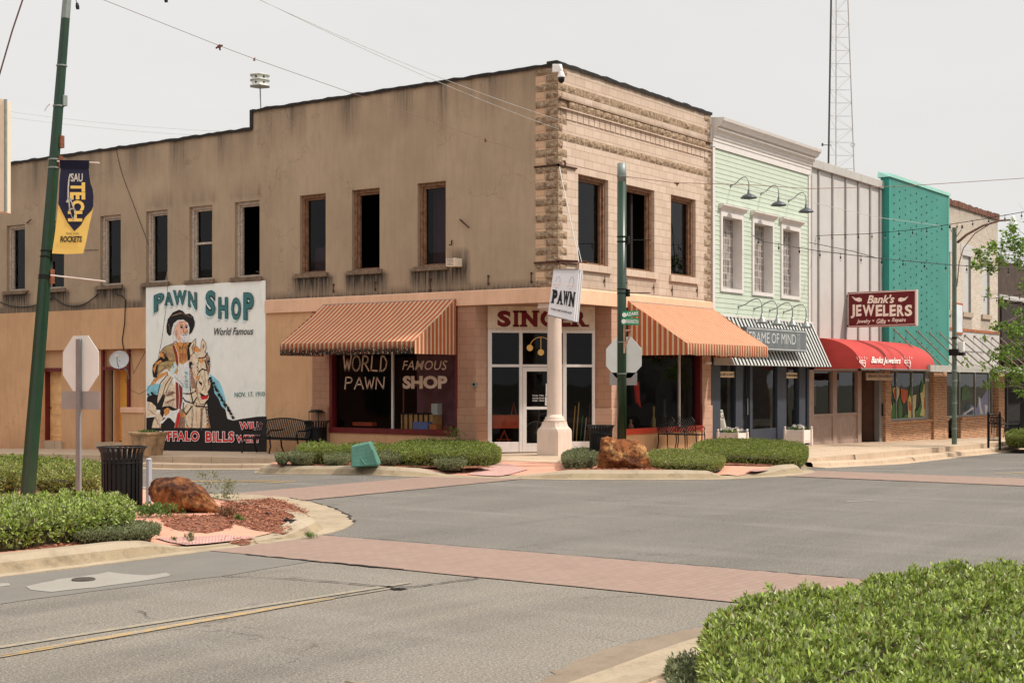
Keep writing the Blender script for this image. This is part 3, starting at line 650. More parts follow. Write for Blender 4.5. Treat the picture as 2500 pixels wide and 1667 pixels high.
# quoins: plain stucco/block between rough blocks at the corner
mb = MB(); nrow = int((TOPA-4.29)/.2)
for k in range(nrow+1):
    z0 = 4.29+k*.2; z1 = min(z0+.2, TOPA)
    if z1-z0 < .05: continue
    long_ = k % 2 == 0
    y1 = .66 if long_ else .36
    n = 8 if long_ else 5; off = len(mb.v)
    for i in range(n+1):
        for j in range(4):
            y = 0+(y1)*i/n; z = z0+.008+(z1-z0-.016)*j/3; e = 0 if (j in (0, 3) or i in (0, n)) else 1
            mb.v.append((-.004-e*random.uniform(.012, .05), y, z))
    for i in range(n):
        for j in range(3): a = off+i*4+j; mb.f.append((a, a+4, a+5, a+1)); mb.m.append(0)
obj('quoin', mb, ROCKF, BLD)
mb = MB(); mb.quad((-.001, 0, 4.29), (-.001, .66, 4.29), (-.001, .66, TOPA), (-.001, 0, TOPA)); wq = wall('corner_wall', 'x', 0, 0, .66, 4.29, TOPA, [], BLOCKY, BLD, cell=.2)
def rough(mb, a, b, z0, pr=0, n=6, amp=(.01, .04)):
    off = len(mb.v)
    for i in range(n):
        for j in range(4):
            e = 0 if (j in (0, 3) or i in (0, n-1)) else 1
            mb.v.append((a+(b-a)*i/(n-1), -.004-pr-e*random.uniform(*amp), z0+.008+.184*j/3))
    for i in range(n-1):
        for j in range(3): q = off+i*4+j; mb.f.append((q, q+1, q+5, q+4)); mb.m.append(0)
    if pr: mb.box(a-.005, b+.005, -pr, 0, z0+.003, z0+.197)
for e in (0, 1):
    mb = MB()
    for k in range(nrow): z0 = 4.29+k*.2; w_ = .4 if k % 2 == 0 else .2; a, b = ((0, w_), (8.05-w_, 8.05))[e]; rough(mb, a, b, z0, 0, 6, (.008, .035))
    obj('quoin', mb, ROCKF, BLD)
for z0, pr, nm in ((7.89, 0, 'belt_blocks'), (8.69, .06, 'cornice_blocks'), (9.09, .0, 'parapet_blocks')):
    mb = MB()
    for i in range(18):
        a = .42+i*.4; b = min(a+.39, 7.64)
        rough(mb, a+.005, b-.005, z0, pr, 6, (.001, .006) if z0 == 9.09 and i % 3 else (.01, .04))
    obj(nm, mb, ROCKF, BLD)
def comb_strip(x0, x1, step, duty, y_in, y_out, z0, z1):
    mb = MB(); pr = []; x = x0
    while x < x1-step*duty: pr += [(x, y_in), (x, y_out), (x+step*duty, y_out), (x+step*duty, y_in)]; x += step
    n = len(pr); mb.add([(a, b, z) for a, b in pr for z in (z0, z1)], [(2*i, 2*i+2, 2*i+3, 2*i+1) for i in range(n-1)])
    for i in range(0, n-3, 4): q = 2*i; mb.f.append((q, q+2, q+4, q+6)); mb.m.append(0)
    return mb
mb = comb_strip(.35, 7.95, .26, .88, -.002, -.024, 8.44, 8.66)
obj('dentil_course', mb, BLOCK, BLD); obj('ledge', MB().box(0.02, 8.03, -.075, -.001, 8.661, 8.69), BLOCK, BLD)
mb = MB(); mb.box(.0, 8.05, -.085, 0.0, 8.885, 8.90); obj('thin_ledge', mb, plain('brown_ledge', rgb(120, 92, 68), .9), BLD)  # thin ledge in a browner, darker tone than the block wall
winB = [(1411.5, 1485), (1529, 1597.7), (1637.9, 1698.4)]
holesB = [(Bx(l), Bx(r), 4.95, 7.17) for l, r in winB]
def stB(u, z):
    s = max(0, 1-(TOPA-z)/.5)*.25
    for h in holesB:
        if h[0]-.1 < u < h[1]+.2 and z < 4.75: s = max(s, .45*(1-(4.75-z)/.5))
    if z < 4.45: s = max(s, .4)
    if 8.5 < z < 9.0: s = max(s, .4+.3*vnoise(u, 0, 3))
    if u > 7.6: s = max(s, .3)
    return s
wall('front_wall', 'y', 0, 0, 8.05, 4.29, TOPA, holesB, BLOCK, BLD, depth=.27, cell=.16, stain=stB)
# roof, parapet back, tar coping with a wavy edge
mb = MB()
def coping(a, b, P, h=.07):
    n = int(abs(b-a)/.18); prev = None; vs = []
    for i in range(n+1):
        u = a+(b-a)*i/n; t_ = h*(.75+.45*vnoise(u, 0, 4.5, 2)+random.uniform(-.1, .12)); lo = -.03*random.random()-.03
        vs += [P(u, -.05, lo), P(u, -.06, t_*.6), P(u, .0, t_), P(u, .3, t_), P(u, .3, -.02)]
    mb.add(vs, [(i*5+j, i*5+j+1, i*5+5+j+1, i*5+5+j) for i in range(n) for j in range(4)]+[(0, 1, 2, 3, 4), tuple(n*5+j for j in range(5))])
coping(-.05, 10.42, lambda u, o_, z: (o_, u, TOPA+z)); coping(10.42, 32, lambda u, o_, z: (o_, u, TOPB+z)); coping(-.05, 8.05, lambda u, o_, z: (u, o_, TOPA+z+.02), .08)
n0 = 6
mb.box(-.03, .28, 10.40, 10.52, TOPB, TOPA+.04)
obj('coping', mb, TAR, BLD)
mb = MB(); mb.box(.3, 8.05, .3, 32, 8.7, 8.8); mb.quad((8.05, 0, -.5), (8.05, 32, -.5), (8.05, 32, 9.2), (8.05, 0, 9.7)); mb.quad((0, 32, -1), (8.05, 32, -1), (8.05, 32, 9.2), (0, 32, 9.2))
mb.quad((.28, .28, 8.7), (.28, 10.4, 8.7), (.28, 10.4, TOPA), (.28, .28, TOPA)); mb.quad((.28, 10.4, 8.7), (.28, 32, 8.7), (.28, 32, TOPB), (.28, 10.4, TOPB)); mb.quad((.28, .28, 8.7), (8.05, .28, 8.7), (8.05, .28, TOPA), (.28, .28, TOPA))
obj('roof', mb, plain('roof_felt', rgb(70, 66, 62), .9), BLD)
# dark rooms behind the glass
mb = MB(); mb.box(.29, 7.9, .29, 31.8, 4.45, 4.55); mb.box(4.0, 4.1, .3, 31.8, 4.56, 8.6)
mb.box(.3, 3.99, 9.0, 9.1, 4.56, 8.6); mb.box(.3, 3.99, 15.9, 16.0, 4.56, 8.6); mb.box(4.11, 7.9, 3.5, 3.6, 4.56, 8.6); mb.box(.3, 3.99, 3.5, 3.6, 4.56, 8.6); mb.box(.3, 7.9, .3, 31.8, 8.5, 8.6)
obj('interior', mb, INT, BLD)
# windows upstairs
def sash(holes, ax, i, h, frame, two=False, sillz=(4.88, 5.0), sill_mat=SILLM, glass=True, rail=None):
    a, b, z0, z1 = h; d = .20
    P = (lambda u0, u1, d0, d1, q0, q1: (d0, d1, u0, u1, q0, q1)) if ax == 'x' else (lambda u0, u1, d0, d1, q0, q1: (u0, u1, d0, d1, q0, q1))
    mbf = MB(); t_ = .085
    for bx_ in ((a+.003, a+t_, z0, z1), (b-t_, b-.003, z0, z1), (a+t_, b-t_, z1-t_, z1-.003), (a+t_, b-t_, z0+.003, z0+t_*.7)): mbf.box(*P(bx_[0], bx_[1], d-.1, d+.06, bx_[2], bx_[3]))
    t2 = t_+.05
    for bx_ in ((a+t_, a+t2, z0+t_, z1-t_), (b-t2, b-t_, z0+t_, z1-t_), (a+t2, b-t2, z1-t2, z1-t_)): mbf.box(*P(bx_[0], bx_[1], d-.04, d+.04, bx_[2], bx_[3]))
    if rail: mbf.box(*P(a+t_, b-t_, d-.05, d+.03, z0+(z1-z0)*rail-.03, z0+(z1-z0)*rail+.03))
    o = obj('window', mbf, frame, BLD)
    if glass:
        g_ = MB()
        if ax == 'x': g_.quad((d+.02, a+.05, z0+.04), (d+.02, b-.05, z0+.04), (d+.02, b-.05, z1-.05), (d+.02, a+.05, z1-.05))
        else: g_.quad((a+.05, d+.02, z0+.04), (b-.05, d+.02, z0+.04), (b-.05, d+.02, z1-.05), (a+.05, d+.02, z1-.05))
        obj('pane', g_, glass if not isinstance(glass, bool) else GLASS, o)
    s_ = MB(); ex = .1; s_.box(*P(a-ex, b+ex+(.04 if ax == 'x' else 0), -.07, .1, sillz[0], sillz[1])); obj('window_sill', s_, sill_mat, o, bevel=.008)
    return o
fr = [WOODP, WOODP, WOODP, WOODP, WOODP, WOODP, WOODF, WOODF, WOODF]
gl_ = [True, True, True, True, True, False, GLASSV, False, GLASSV]
for i, h in enumerate(holesA): sash(None, 'x', i, h, fr[i], glass=gl_[i], rail=.5 if i == 4 else None)
for i, h in enumerate(holesB): sash(None, 'y', i, h, WOODF, sillz=(4.77, 4.945), sill_mat=BLOCK, glass=(True, False, True)[i])
# bits seen inside: leaning board, curtain, timber
mb = MB(); c = onA(1004+60, 610).y
mb.box(.5, .52, holesA[6][0]+.15, holesA[6][1]-.1, 5.0, 5.75); mb.box(.53, .54, holesA[8][0]+.2, holesA[8][1]-.1, 5.0, 7.1)
obj('inner_board', mb, plain('grey_violet_board', rgb(92, 76, 78, .8), .9), BLD)
mb = MB(); mb.box(.45, .47, holesA[4][0]+.1, holesA[4][0]+.5, 5.1, 6.8); mb.prism([(.42, holesA[3][0]+.1, 5.02), (.42, holesA[3][0]+.62, 5.02), (.42, holesA[3][0]+.5, 5.35), (.42, holesA[3][0]+.28, 5.5), (.42, holesA[3][0]+.12, 5.75)], (.02, 0, 0))
obj('pale_board', mb, plain('pale_cardboard', rgb(170, 150, 128), .9), BLD)
mb = MB()
for i in range(5): mb.bar((.6+i*.1, holesA[5][0]+.02, 5.05), (.45+.05*i, holesA[5][0]+.75-.1*i, 5.1+.1*i), .04)
for i in range(4): mb.bar((holesB[0][0]+.2+.15*i, .55, 4.9), (holesB[0][0]+.1+.28*i, .9, 7.1-.35*i), .03)
mb.bar((holesB[2][0]+.2, .5, 5), (holesB[2][0]+.55, .7, 7.1), .04); mb.bar((holesB[2][0]+.3, .52, 6.2), (holesB[2][0]+.8, .7, 6.3), .03)
obj('stored_timber', mb, plain('grey_timber', rgb(88, 76, 66), .9), BLD)
mb = MB(); mb.quad((holesB[0][0]+.1, .8, 5.6), (holesB[0][0]+.35, .8, 5.3), (holesB[0][0]+.55, .85, 7.1), (holesB[0][0]+.1, .85, 7.1)); mb.quad((holesB[2][0]+.1, .8, 5.0), (holesB[2][0]+.5, .8, 5.0), (holesB[2][0]+.6, .85, 7.1), (holesB[2][0]+.15, .85, 7.1))
obj('curtain', mb, plain('grey_curtain', rgb(96, 92, 92), .9), BLD)
# band over the shop front
mb = MB(); mb.box(-.07, 0, -.07, 9.88, 3.94, 4.285); mb.box(0, 8.05, -.07, 0, 3.94, 4.285)
mb.box(-.07, .0, 9.875, 9.879, 3.94, 4.2); mb.add([(-.07, -.07, 4.286), (-.07, 9.88, 4.286), (0, 9.88, 4.32), (0, 0, 4.32), (8.05, 0, 4.32), (8.05, -.07, 4.286)], [(0, 3, 2, 1), (0, 5, 4, 3)])
o = obj('belt_course', mb, BANDM, BLD)
mb = MB(); mb.box(0, 2.9, 0, 2.9, 3.945, 3.99); obj('entrance_soffit', mb, plain('soffit', rgb(150, 112, 90, 1.2), .9), BLD)
# ground floor, side street: piers, window, ochre panels
PJ = (2.49, 3.02); WY = (3.06, 7.47); base_z = -.3
wall('side_pier', 'x', -.012, PJ[0], WY[0], 0, 3.94, [], PIERY, BLD, cell=.3)
mb = MB(); mb.box(-.011, .5, PJ[0], PJ[0]+.008, .1, 3.94); 
wall('side_pier', 'y', PJ[0], -.012, .5, .1, 3.94, [], PIERX, BLD, cell=.3)
wall('side_pier', 'x', -.012, 7.47, 8.1, 0, 3.94, [], PIERY, BLD, cell=.3)
for bx_ in ((-.05, -.013, 2.45, 3.05, .05, 1.32), (-.05, -.013, 7.5, 8.12, 0, 1.32), (-.013, .5, 2.45, 2.489, .05, 1.32)): obj('pier_plinth', MB().box(*bx_), PIERY, BLD, bevel=.01)
wall('panel_wall', 'x', .0, 8.1, 9.88, -.1, 3.94, [], OCH, BLD, cell=.3, stain=lambda u, z: .8*max(0, 1-(z-.05)/.35))
wall('panel_wall', 'x', .0, WY[0], WY[1], -.1, .62, [], OCH, BLD, cell=.3, stain=lambda u, z: .7*max(0, 1-(z-.1)/.3))
def shopfront(ax, u0, u1, zb, zt, mull, red=REDW, sill=REDW, nm='shop_window'):
    P = (lambda a, b, d0, d1, q0, q1: (d0, d1, a, b, q0, q1)) if ax == 'x' else (lambda a, b, d0, d1, q0, q1: (a, b, d0, d1, q0, q1))
    f_ = MB(); f_.box(*P(u0, u0+.09, -.005, .2, zb, zt)); f_.box(*P(u1-.09, u1, -.005, .2, zb, zt)); f_.box(*P(u0, u1, 0.0, .2, zt-.1, zt))
    o = obj(nm, f_, red, BLD, bevel=.005)
    s_ = MB(); s_.box(*P(u0+.01, u1-.01, -.05, .2, zb-.1, zb+.04)); obj('sill', s_, sill, o, bevel=.005)
    m_ = MB(); m_.box(*P(mull-.028, mull+.028, .1, .16, zb+.04, zt-.1)); obj('mullion', m_, WHITEF, o)
    g_ = MB()
    for a, b in ((u0+.09, mull-.028), (mull+.028, u1-.09)):
        g_.quad(*( [(.13, a, zb+.04), (.13, b, zb+.04), (.13, b, zt-.1), (.13, a, zt-.1)] if ax == 'x' else [(a, .13, zb+.04), (b, .13, zb+.04), (b, .13, zt-.1), (a, .13, zt-.1)]))
    obj('pane', g_, GLASS, o); return o
SWA = shopfront('x', WY[0], WY[1], .72, 3.9, onA(959, 900, .13).y)
wall('front_pier', 'y', -.012, 2.49, 3.02, .05, 3.94, [], PIERX, BLD, cell=.3, inward=1)
wall('front_pier', 'x', 2.49, -.012, .5, .1, 3.94, [], PIERY, BLD, cell=.3)
wall('front_pier', 'y', -.012, 7.5, 8.05, 0, 3.94, [], PIERX, BLD, cell=.3)
for bx_ in ((2.45, 3.05, -.05, -.013, .05, 1.32), (7.47, 8.08, -.05, -.013, 0, 1.32), (2.45, 2.489, -.013, .5, .05, 1.32)): obj('pier_plinth', MB().box(*bx_), PIERX, BLD, bevel=.01)
wall('panel_wall', 'y', .0, 3.02, 7.5, -.1, .62, [], OCHB if 'OCHB' in globals() else OCH, BLD, cell=.3, stain=lambda u, z: .5*max(0, 1-(z-.1)/.3))
SWB = shopfront('y', 3.02, 7.5, .72, 3.9, Bx(1658, .13), REDW, REDS)
mb = MB()   # shop interior shell
mb.box(.2, 7.9, .2, 9.6, -.02, .1); mb.box(7.8, 7.9, .3, 9.6, .1, 3.98); mb.box(.2, 7.9, 9.5, 9.6, .1, 3.98); mb.box(3, 7.9, 3.0, 9.6, 3.98, 4.0); mb.box(.2, 3.0, 2.95, 9.6, 3.995, 4.01); mb.box(2.95, 7.9, .2, 3.0, 3.995, 4.01)
obj('shop_interior', mb, INT2, BLD)
# diagonal entrance
D0 = Vector((.5, 2.49, 0)); D1 = Vector((2.49, .5, 0)); DU = (D1-D0).normalized(); DN = Vector((-DU.y, DU.x, 0)); DN = DN if DN.dot(Vector((1, 1, 0))) < 0 else -DN; DL = (D1-D0).length
def onD(px, py, off=0.0):
    r = Vector(ray(px, py)); c = Vector((CX, CY, CAMZ)); t_ = (D0+DN*off-c).dot(DN)/r.dot(DN); p = c+r*t_; return p
def ds(px): return (onD(px, 900)-D0).dot(DU)
def dbox(mb, s0, s1, z0, z1, o0=0.0, o1=.06):
    a = D0+DU*s0; b = D0+DU*s1; mb.obox((a+b)/2+DN*(o0+o1)/2+Vector((0, 0, (z0+z1)/2)), DU*(s1-s0)/2, DN*(o1-o0)/2, Vector((0, 0, (z1-z0)/2)))
zz = lambda py, px=1300: onD(px, py).z
ENT = MB(); zt, ztr0, ztr1, zb = zz(806), zz(896), zz(889.5), .2
xs_ = [0.0, ds(1200), ds(1266.8), ds(1274.6), ds(1375), ds(1380), ds(1444.7), DL]
dbox(ENT, 0, xs_[1], zb, zt); dbox(ENT, xs_[2], xs_[3], zb, zt, 0, .07); dbox(ENT, xs_[4]-.02, xs_[5]+.02, zb, zt, 0, .07); dbox(ENT, xs_[6], DL, zb, zt)
dbox(ENT, 0, DL, zt-.07, zt, .002, .065); dbox(ENT, xs_[1], xs_[6], ztr0, ztr1, .002, .066); dbox(ENT, xs_[1], xs_[2], zb, zb+.26, .001, .06); dbox(ENT, xs_[5], xs_[6], zb, zb+.26, .001, .06)
ent = obj('entrance_frame', ENT, WHITEF, BLD, bevel=.004)
g_ = MB(); q = lambda s, z, o_=.02: D0+DU*s+DN*o_+Vector((0, 0, z))
for a, b in ((xs_[1], xs_[2]), (xs_[3], xs_[4]), (xs_[5], xs_[6])):
    g_.quad(q(a, ztr1), q(b, ztr1), q(b, zt-.07), q(a, zt-.07))
for a, b in ((xs_[1], xs_[2]), (xs_[5], xs_[6])): g_.quad(q(a, zb+.26), q(b, zb+.26), q(b, ztr0), q(a, ztr0))
obj('pane', g_, GLASS, ent)
dr = MB(); sa, sb = xs_[3]+.01, xs_[4]-.03; ztd = ztr0-.01
dbox(dr, sa, sa+.1, zb, ztd, 0, .05); dbox(dr, sb-.1, sb, zb, ztd, 0, .05); dbox(dr, sa+.1, sb-.1, ztd-.1, ztd, 0, .05); dbox(dr, sa+.1, sb-.1, zb, zb+.22, 0, .05); zr = zz(996); dbox(dr, sa+.1, sb-.1, zr-.035, zr+.035, 0, .05)
door = obj('door', dr, WHITEF, BLD, bevel=.004)
g_ = MB(); g_.quad(q(sa+.1, zb+.22), q(sb-.1, zb+.22), q(sb-.1, zr), q(sa+.1, zr)); g_.quad(q(sa+.1, zr), q(sb-.1, zr), q(sb-.1, ztd-.1), q(sa+.1, ztd-.1)); obj('pane', g_, GLASS, door)
h_ = MB(); h_.tube([q(sb-.06, 1.1, .05), q(sb-.06, 1.1, .11), q(sb-.06, 1.4, .11), q(sb-.06, 1.4, .05)], .012); obj('handle', h_, plain('steel', rgb(150, 148, 145), .3, metal=.9), door)
wt = MB(); LW = plain('white_vinyl_letters', rgb(206, 196, 190), .6, .05)
for txt, y0, y1, x1 in (('Monday - Friday   9:30', 963, 968, 1338), ('Saturday Closed', 969.5, 974.5, 1328), ('Sunday   Closed', 975.5, 980.5, 1328)):
    write(wt, txt, quadmap(onD(1300, y1, .03), onD(x1, y1, .03), onD(x1, y0, .03), onD(1300, y0, .03)), .02)
dbox(wt, ds(1280.5), ds(1285), zz(965), zz(947), .025, .03); dbox(wt, ds(1330), ds(1337), zz(990), zz(969), .025, .03); dbox(wt, ds(1332), ds(1338), zz(967), zz(936), .025, .03)
obj('lettering', wt, LW, door)
# sign panel above the entrance
sp = MB(); zs1 = 3.94; dbox(sp, 0, DL, zt+.02, zs1, .0, .05)
sgn = obj('fascia_sign', sp, plain('old_white_sign_board', rgb(214, 192, 168, 1.15), .8, .1, 5, dirt=.5), BLD)
tr_ = MB(); dbox(tr_, 0, DL, zt+.0, zt+.05, .05, .08); obj('trim', tr_, plain('peeling_trim', rgb(206, 188, 168, 1.1), .8, .15, 20, dirt=.9), sgn)
RED1 = plain('dark_red_lettering', rgb(104, 12, 14, 1.2), .6, .25, 18); BLK = plain('black_paint', rgb(22, 20, 20), .6, .1)
pxs = [(1214, 1246), (1251.5, 1267), (1273.5, 1311), (1319, 1352), (1360, 1392), (1397, 1432)]
for off, mt, dx in ((.052, BLK, 1.4), (.056, RED1, 0)):
    m_ = MB()
    for ch, (a, b) in zip('SINGER', pxs):
        if ch == 'I': a, b = a+3.5, b-3.5
        f = quadmap(onD(a+dx, 797+dx*.6, off), onD(b+dx, 797+dx*.6, off), onD(b+dx, 758+dx*.6, off), onD(a+dx, 758+dx*.6, off)); slab(m_, ch, f, .05, .12)
    obj('lettering', m_, mt, sgn)
# three gold balls on the transom
GOLD = plain('gold_paint', rgb(226, 180, 104, 1.1), .5, .12, 30)
m_ = MB()
for px, py in ((1293.5, 849), (1320.5, 860), (1347.5, 849)): c = onD(px, py, .025); m_.lathe(c, [(.083, 0), (.083, .004), (0, .005)], 24, DN)
arc = [onD(1320.5+27*math.cos(R(a)), 849-26*math.sin(R(a)), .028) for a in range(20, 161, 10)]
ribbon(m_, arc, .018, DN); ribbon(m_, [onD(1320.5, 823, .028), onD(1320.5, 852, .028)], .018, DN)
obj('pawn_symbol', m_, GOLD, ent)
# things in the window
def bikeish(c, r, par):
    m_ = MB(); c = Vector(c); ring = [c+DU*r*math.cos(R(a))+Vector((0, 0, r*math.sin(R(a)))) for a in range(0, 361, 15)]; m_.tube(ring, .02, 6, False)
    for a in range(0, 180, 20): m_.tube([c+DU*r*math.cos(R(a))+Vector((0, 0, r*math.sin(R(a)))), c-DU*r*math.cos(R(a))-Vector((0, 0, r*math.sin(R(a))))], .002, 4)
    return m_
bk = bikeish(onD(1308, 1058, -.35), .31, None); s0 = onD(1308, 1058, -.35)
bk.tube([s0, s0+DU*.45+Vector((0, 0, .05)), s0+DU*.55+Vector((0, 0, .55)), s0+DU*.1+Vector((0, 0, .5)), s0], .018); bk.tube([s0+DU*.1+Vector((0, 0, .5)), s0+DU*.05+Vector((0, 0, .7)), s0-DU*.1+Vector((0, 0, .72))], .015)
tag(obj('bicycle', bk, plain('dark_bike_paint', rgb(70, 62, 60), .4), base=(s0.x, s0.y, .1)), 'dark bicycle with one wheel against the glass of the shop door', 'bicycle')
s1 = onD(1230, 1040, -.5); tl = MB(); a0 = s1+Vector((0, 0, .0))
tl.obox(s1+Vector((0, 0, .12)), DU*.36, DN*.22, Vector((0, 0, .17)))
for i in range(-2, 3): tl.obox(s1+DU*i*.16+DN*.225+Vector((0, 0, .12)), DU*.012, DN*.01, Vector((0, 0, .17)))
tl.bar(s1+Vector((-.1, -.1, -.1)), s1+DU*-.2+Vector((0, 0, -.55)), .03); tl.bar(s1+Vector((0, 0, -.1)), s1+DU*.2+Vector((0, 0, -.55)), .03); tl.bar(s1+DU*-.2+Vector((0, 0, -.35)), s1+DU*.2+Vector((0, 0, -.35)), .02)
tl.tube([s1+DU*.2+Vector((0, 0, .3)), s1+DU*.26+Vector((0, 0, .62)), s1+DU*.33+Vector((0, 0, .3)), s1+DU*.36+Vector((0, 0, .12))], .012)
tag(obj('garden_cart', tl, plain('orange_red_metal', rgb(178, 66, 34), .5), base=(s1.x, s1.y, .1)), 'orange red metal cart on legs inside the left entrance window', 'cart')
s2 = onD(1412, 1050, -.3)
for i, (dx, hh, cc) in enumerate(((-.18, 1.25, (196, 140, 74)), (-.08, 1.35, (200, 150, 84)), (.02, 1.0, (60, 110, 70)), (.12, .95, (190, 180, 168)), (.22, 1.3, (120, 60, 44)))):
    m_ = MB(); b0 = s2+DU*dx; b0.z = .12; m_.tube([b0, b0+DU*.12+DN*-.1+Vector((0, 0, hh))], .014, 6); m_.obox(b0+Vector((0, 0, .06)), DU*.06, DN*.015, Vector((0, 0, .1)))
    tag(obj('long_handled_tool', m_, plain('tool_%d' % i, rgb(*cc), .6), base=(b0.x, b0.y, .12)), ['yellow shafted tool nearest the column in the entrance window', 'taller yellow shafted tool second in the entrance window', 'short green shafted tool in the middle of the entrance window', 'pale shafted spade low in the entrance window', 'dark brown shafted tool at the right edge of the entrance window'][i], 'garden tool', 'tools leaning inside the entrance window')
# column on its pedestal at the open corner
CONCW = stucco('weathered_white_concrete', rgb(212, 190, 174, 1.15), streak=.9, cracks=.5, dark=(.16, .12, .1, 1))
p_ = MB(); w0 = .30; cc = Vector((.3, .3, 0))
def sq(h, z): return [(cc.x-h, cc.y-h, z), (cc.x+h, cc.y-h, z), (cc.x+h, cc.y+h, z), (cc.x-h, cc.y+h, z)]
def oct8(h, ch, z): return [(cc.x+sx*a, cc.y+sy*b, z) for sx, sy, a, b in ((-1, -1, h, h-ch), (-1, -1, h-ch, h), (1, -1, h-ch, h), (1, -1, h, h-ch), (1, 1, h, h-ch), (1, 1, h-ch, h), (-1, 1, h-ch, h), (-1, 1, h, h-ch))]
lv = [oct8(.31, .004, .16), oct8(.31, .004, .78), oct8(.305, .03, .84), oct8(.275, .07, .90), oct8(.255, .075, .97), oct8(.25, .075, 1.02)]
vs = [v for l in lv for v in l]; p_.add(vs, [(i*8+j, i*8+(j+1) % 8, (i+1)*8+(j+1) % 8, (i+1)*8+j) for i in range(5) for j in range(8)]+[tuple(40+j for j in range(8))])
colm = obj('column', MB().lathe(cc, [(.185, 1.14), (.185, 1.3), (.18, 2.4), (.172, 3.55), (.165, 3.62), (.19, 3.64), (.19, 3.67), (.165, 3.69), (.165, 3.72)], 32), CONCW, BLD, smooth=True, auto=40)
obj('pedestal', p_, CONCW, colm)
obj('column_base', MB().lathe(cc, [(.25, 1.0), (.25, 1.02), (.265, 1.035), (.265, 1.06), (.245, 1.08), (.232, 1.09), (.235, 1.11), (.225, 1.135), (.2, 1.15), (.185, 1.2)], 32), CONCW, colm, smooth=True)
cp = MB(); cp.lathe(cc, [(.17, 3.7), (.2, 3.73), (.25, 3.79), (.25, 3.8)], 24); cp.box(cc.x-.3, cc.x+.3, cc.y-.3, cc.y+.3, 3.8, 3.94); cp.box(cc.x-.26, cc.x+.26, cc.y-.26, cc.y+.26, 3.76, 3.8); obj('capital', cp, CONCW, colm, bevel=.012)
# left part of the ground floor: recessed doors
ry0, ry1 = 14.98, Ay(98); RZ = 3.02
wall('lower_side_wall', 'x', -.012, 14.96, 32, -.9, 4.27, [(ry0, ry1, -.9, RZ)], OCH, BLD, depth=.2, cell=.35, stain=lambda u, z: .5*max(0, 1-(z+.15)/.5))
wall('lower_side_wall', 'x', 0, 9.88, 14.96, -.4, 4.27, [], OCH, BLD, cell=.6)
d1 = (onA(150, 900, .19).y, onA(98, 900, .19).y-.02); d2 = (onA(318, 900, .19).y, onA(252, 900, .19).y)
wall('recess_wall', 'x', .19, ry0, ry1, -.9, RZ, [(d1[0], d1[1]-.1, .1, 2.45), (d2[0], d2[1], .12, RZ-.02)], OCH, BLD, depth=.35, cell=.35, stain=lambda u, z: .5*max(0, 1-(z+.1)/.4))
# door 1: panelled, red frame
f_ = MB(); a, b = d1[0], d1[1]-.1; f_.box(.15, .4, b-.12, b, .1, 2.45); f_.box(.15, .4, a, b-.12, 2.33, 2.45)
dd_ = MB(); dd_.box(.42, .46, a, b-.12, .1, 2.33); 
for i in range(6): z0 = .22+i*.35; dd_.box(.405, .42, a+.08, b-.2, z0, z0+.06)
dd_.box(.405, .42, b-.2, b-.12, .1, 2.33); dd_.box(.405, .42, a, a+.08, .1, 2.33)
DOORM = plain('old_tan_door', rgb(202, 160, 112, 1.6), .7, .15, 6, dirt=.3)
o = obj('door', dd_, DOORM, BLD); tag(o, 'tan panelled door with red frame'); obj('door_frame', f_, REDW, o); obj('handle', MB().lathe((.40, b-.17, 1.15), [(0, 0), (.03, .01), (.03, .04), (0, .06)], 10, (-1, 0, 0)), plain('brass', rgb(120, 90, 50), .4, metal=.8), o)
# door 2: yellow slab, red frame
f_ = MB(); a, b = d2; f_.box(.12, .2, b-.07, b+.02, .12, RZ-.03); f_.box(.12, .2, a-.02, a+.08, 1.15, RZ-.03); f_.box(.12, .2, a+.08, b-.07, 2.37, 2.47)
dd_ = MB(); dd_.box(.50, .54, a+.1, b-.4, .15, 2.37); dj = MB(); dj.box(.3, .5, b-.4, b-.34, .12, 2.37); dj.box(.3, .54, a, b, 2.37, RZ-.03)
o = obj('door', dd_, plain('mustard_door', rgb(190, 136, 62, 1.5), .6, .08, 3), BLD); tag(o, 'mustard yellow door in a red frame'); obj('door_frame', f_, REDW, o); obj('transom_panel', dj, OCH, o)
mb = MB(); pa, pb_ = Ay(357), Ay(302); mb.box(-.08, .19, pa+.01, pb_, -.4, 1.05); o = obj('pier_base', mb, OCH, BLD, bevel=.01); mb = MB(); mb.box(-.12, .19, pa+.01, pb_+.03, 1.05, 1.22); obj('cap', mb, BANDM, o, bevel=.02)
for bx_ in ((-.04, .5, d2[0]-.1, d2[1]+.1, -.4, .115), (.1, .5, d1[0]-.1, d1[1]+.1, -.4, .09)): obj('threshold', MB().box(*bx_), CONC, BLD)
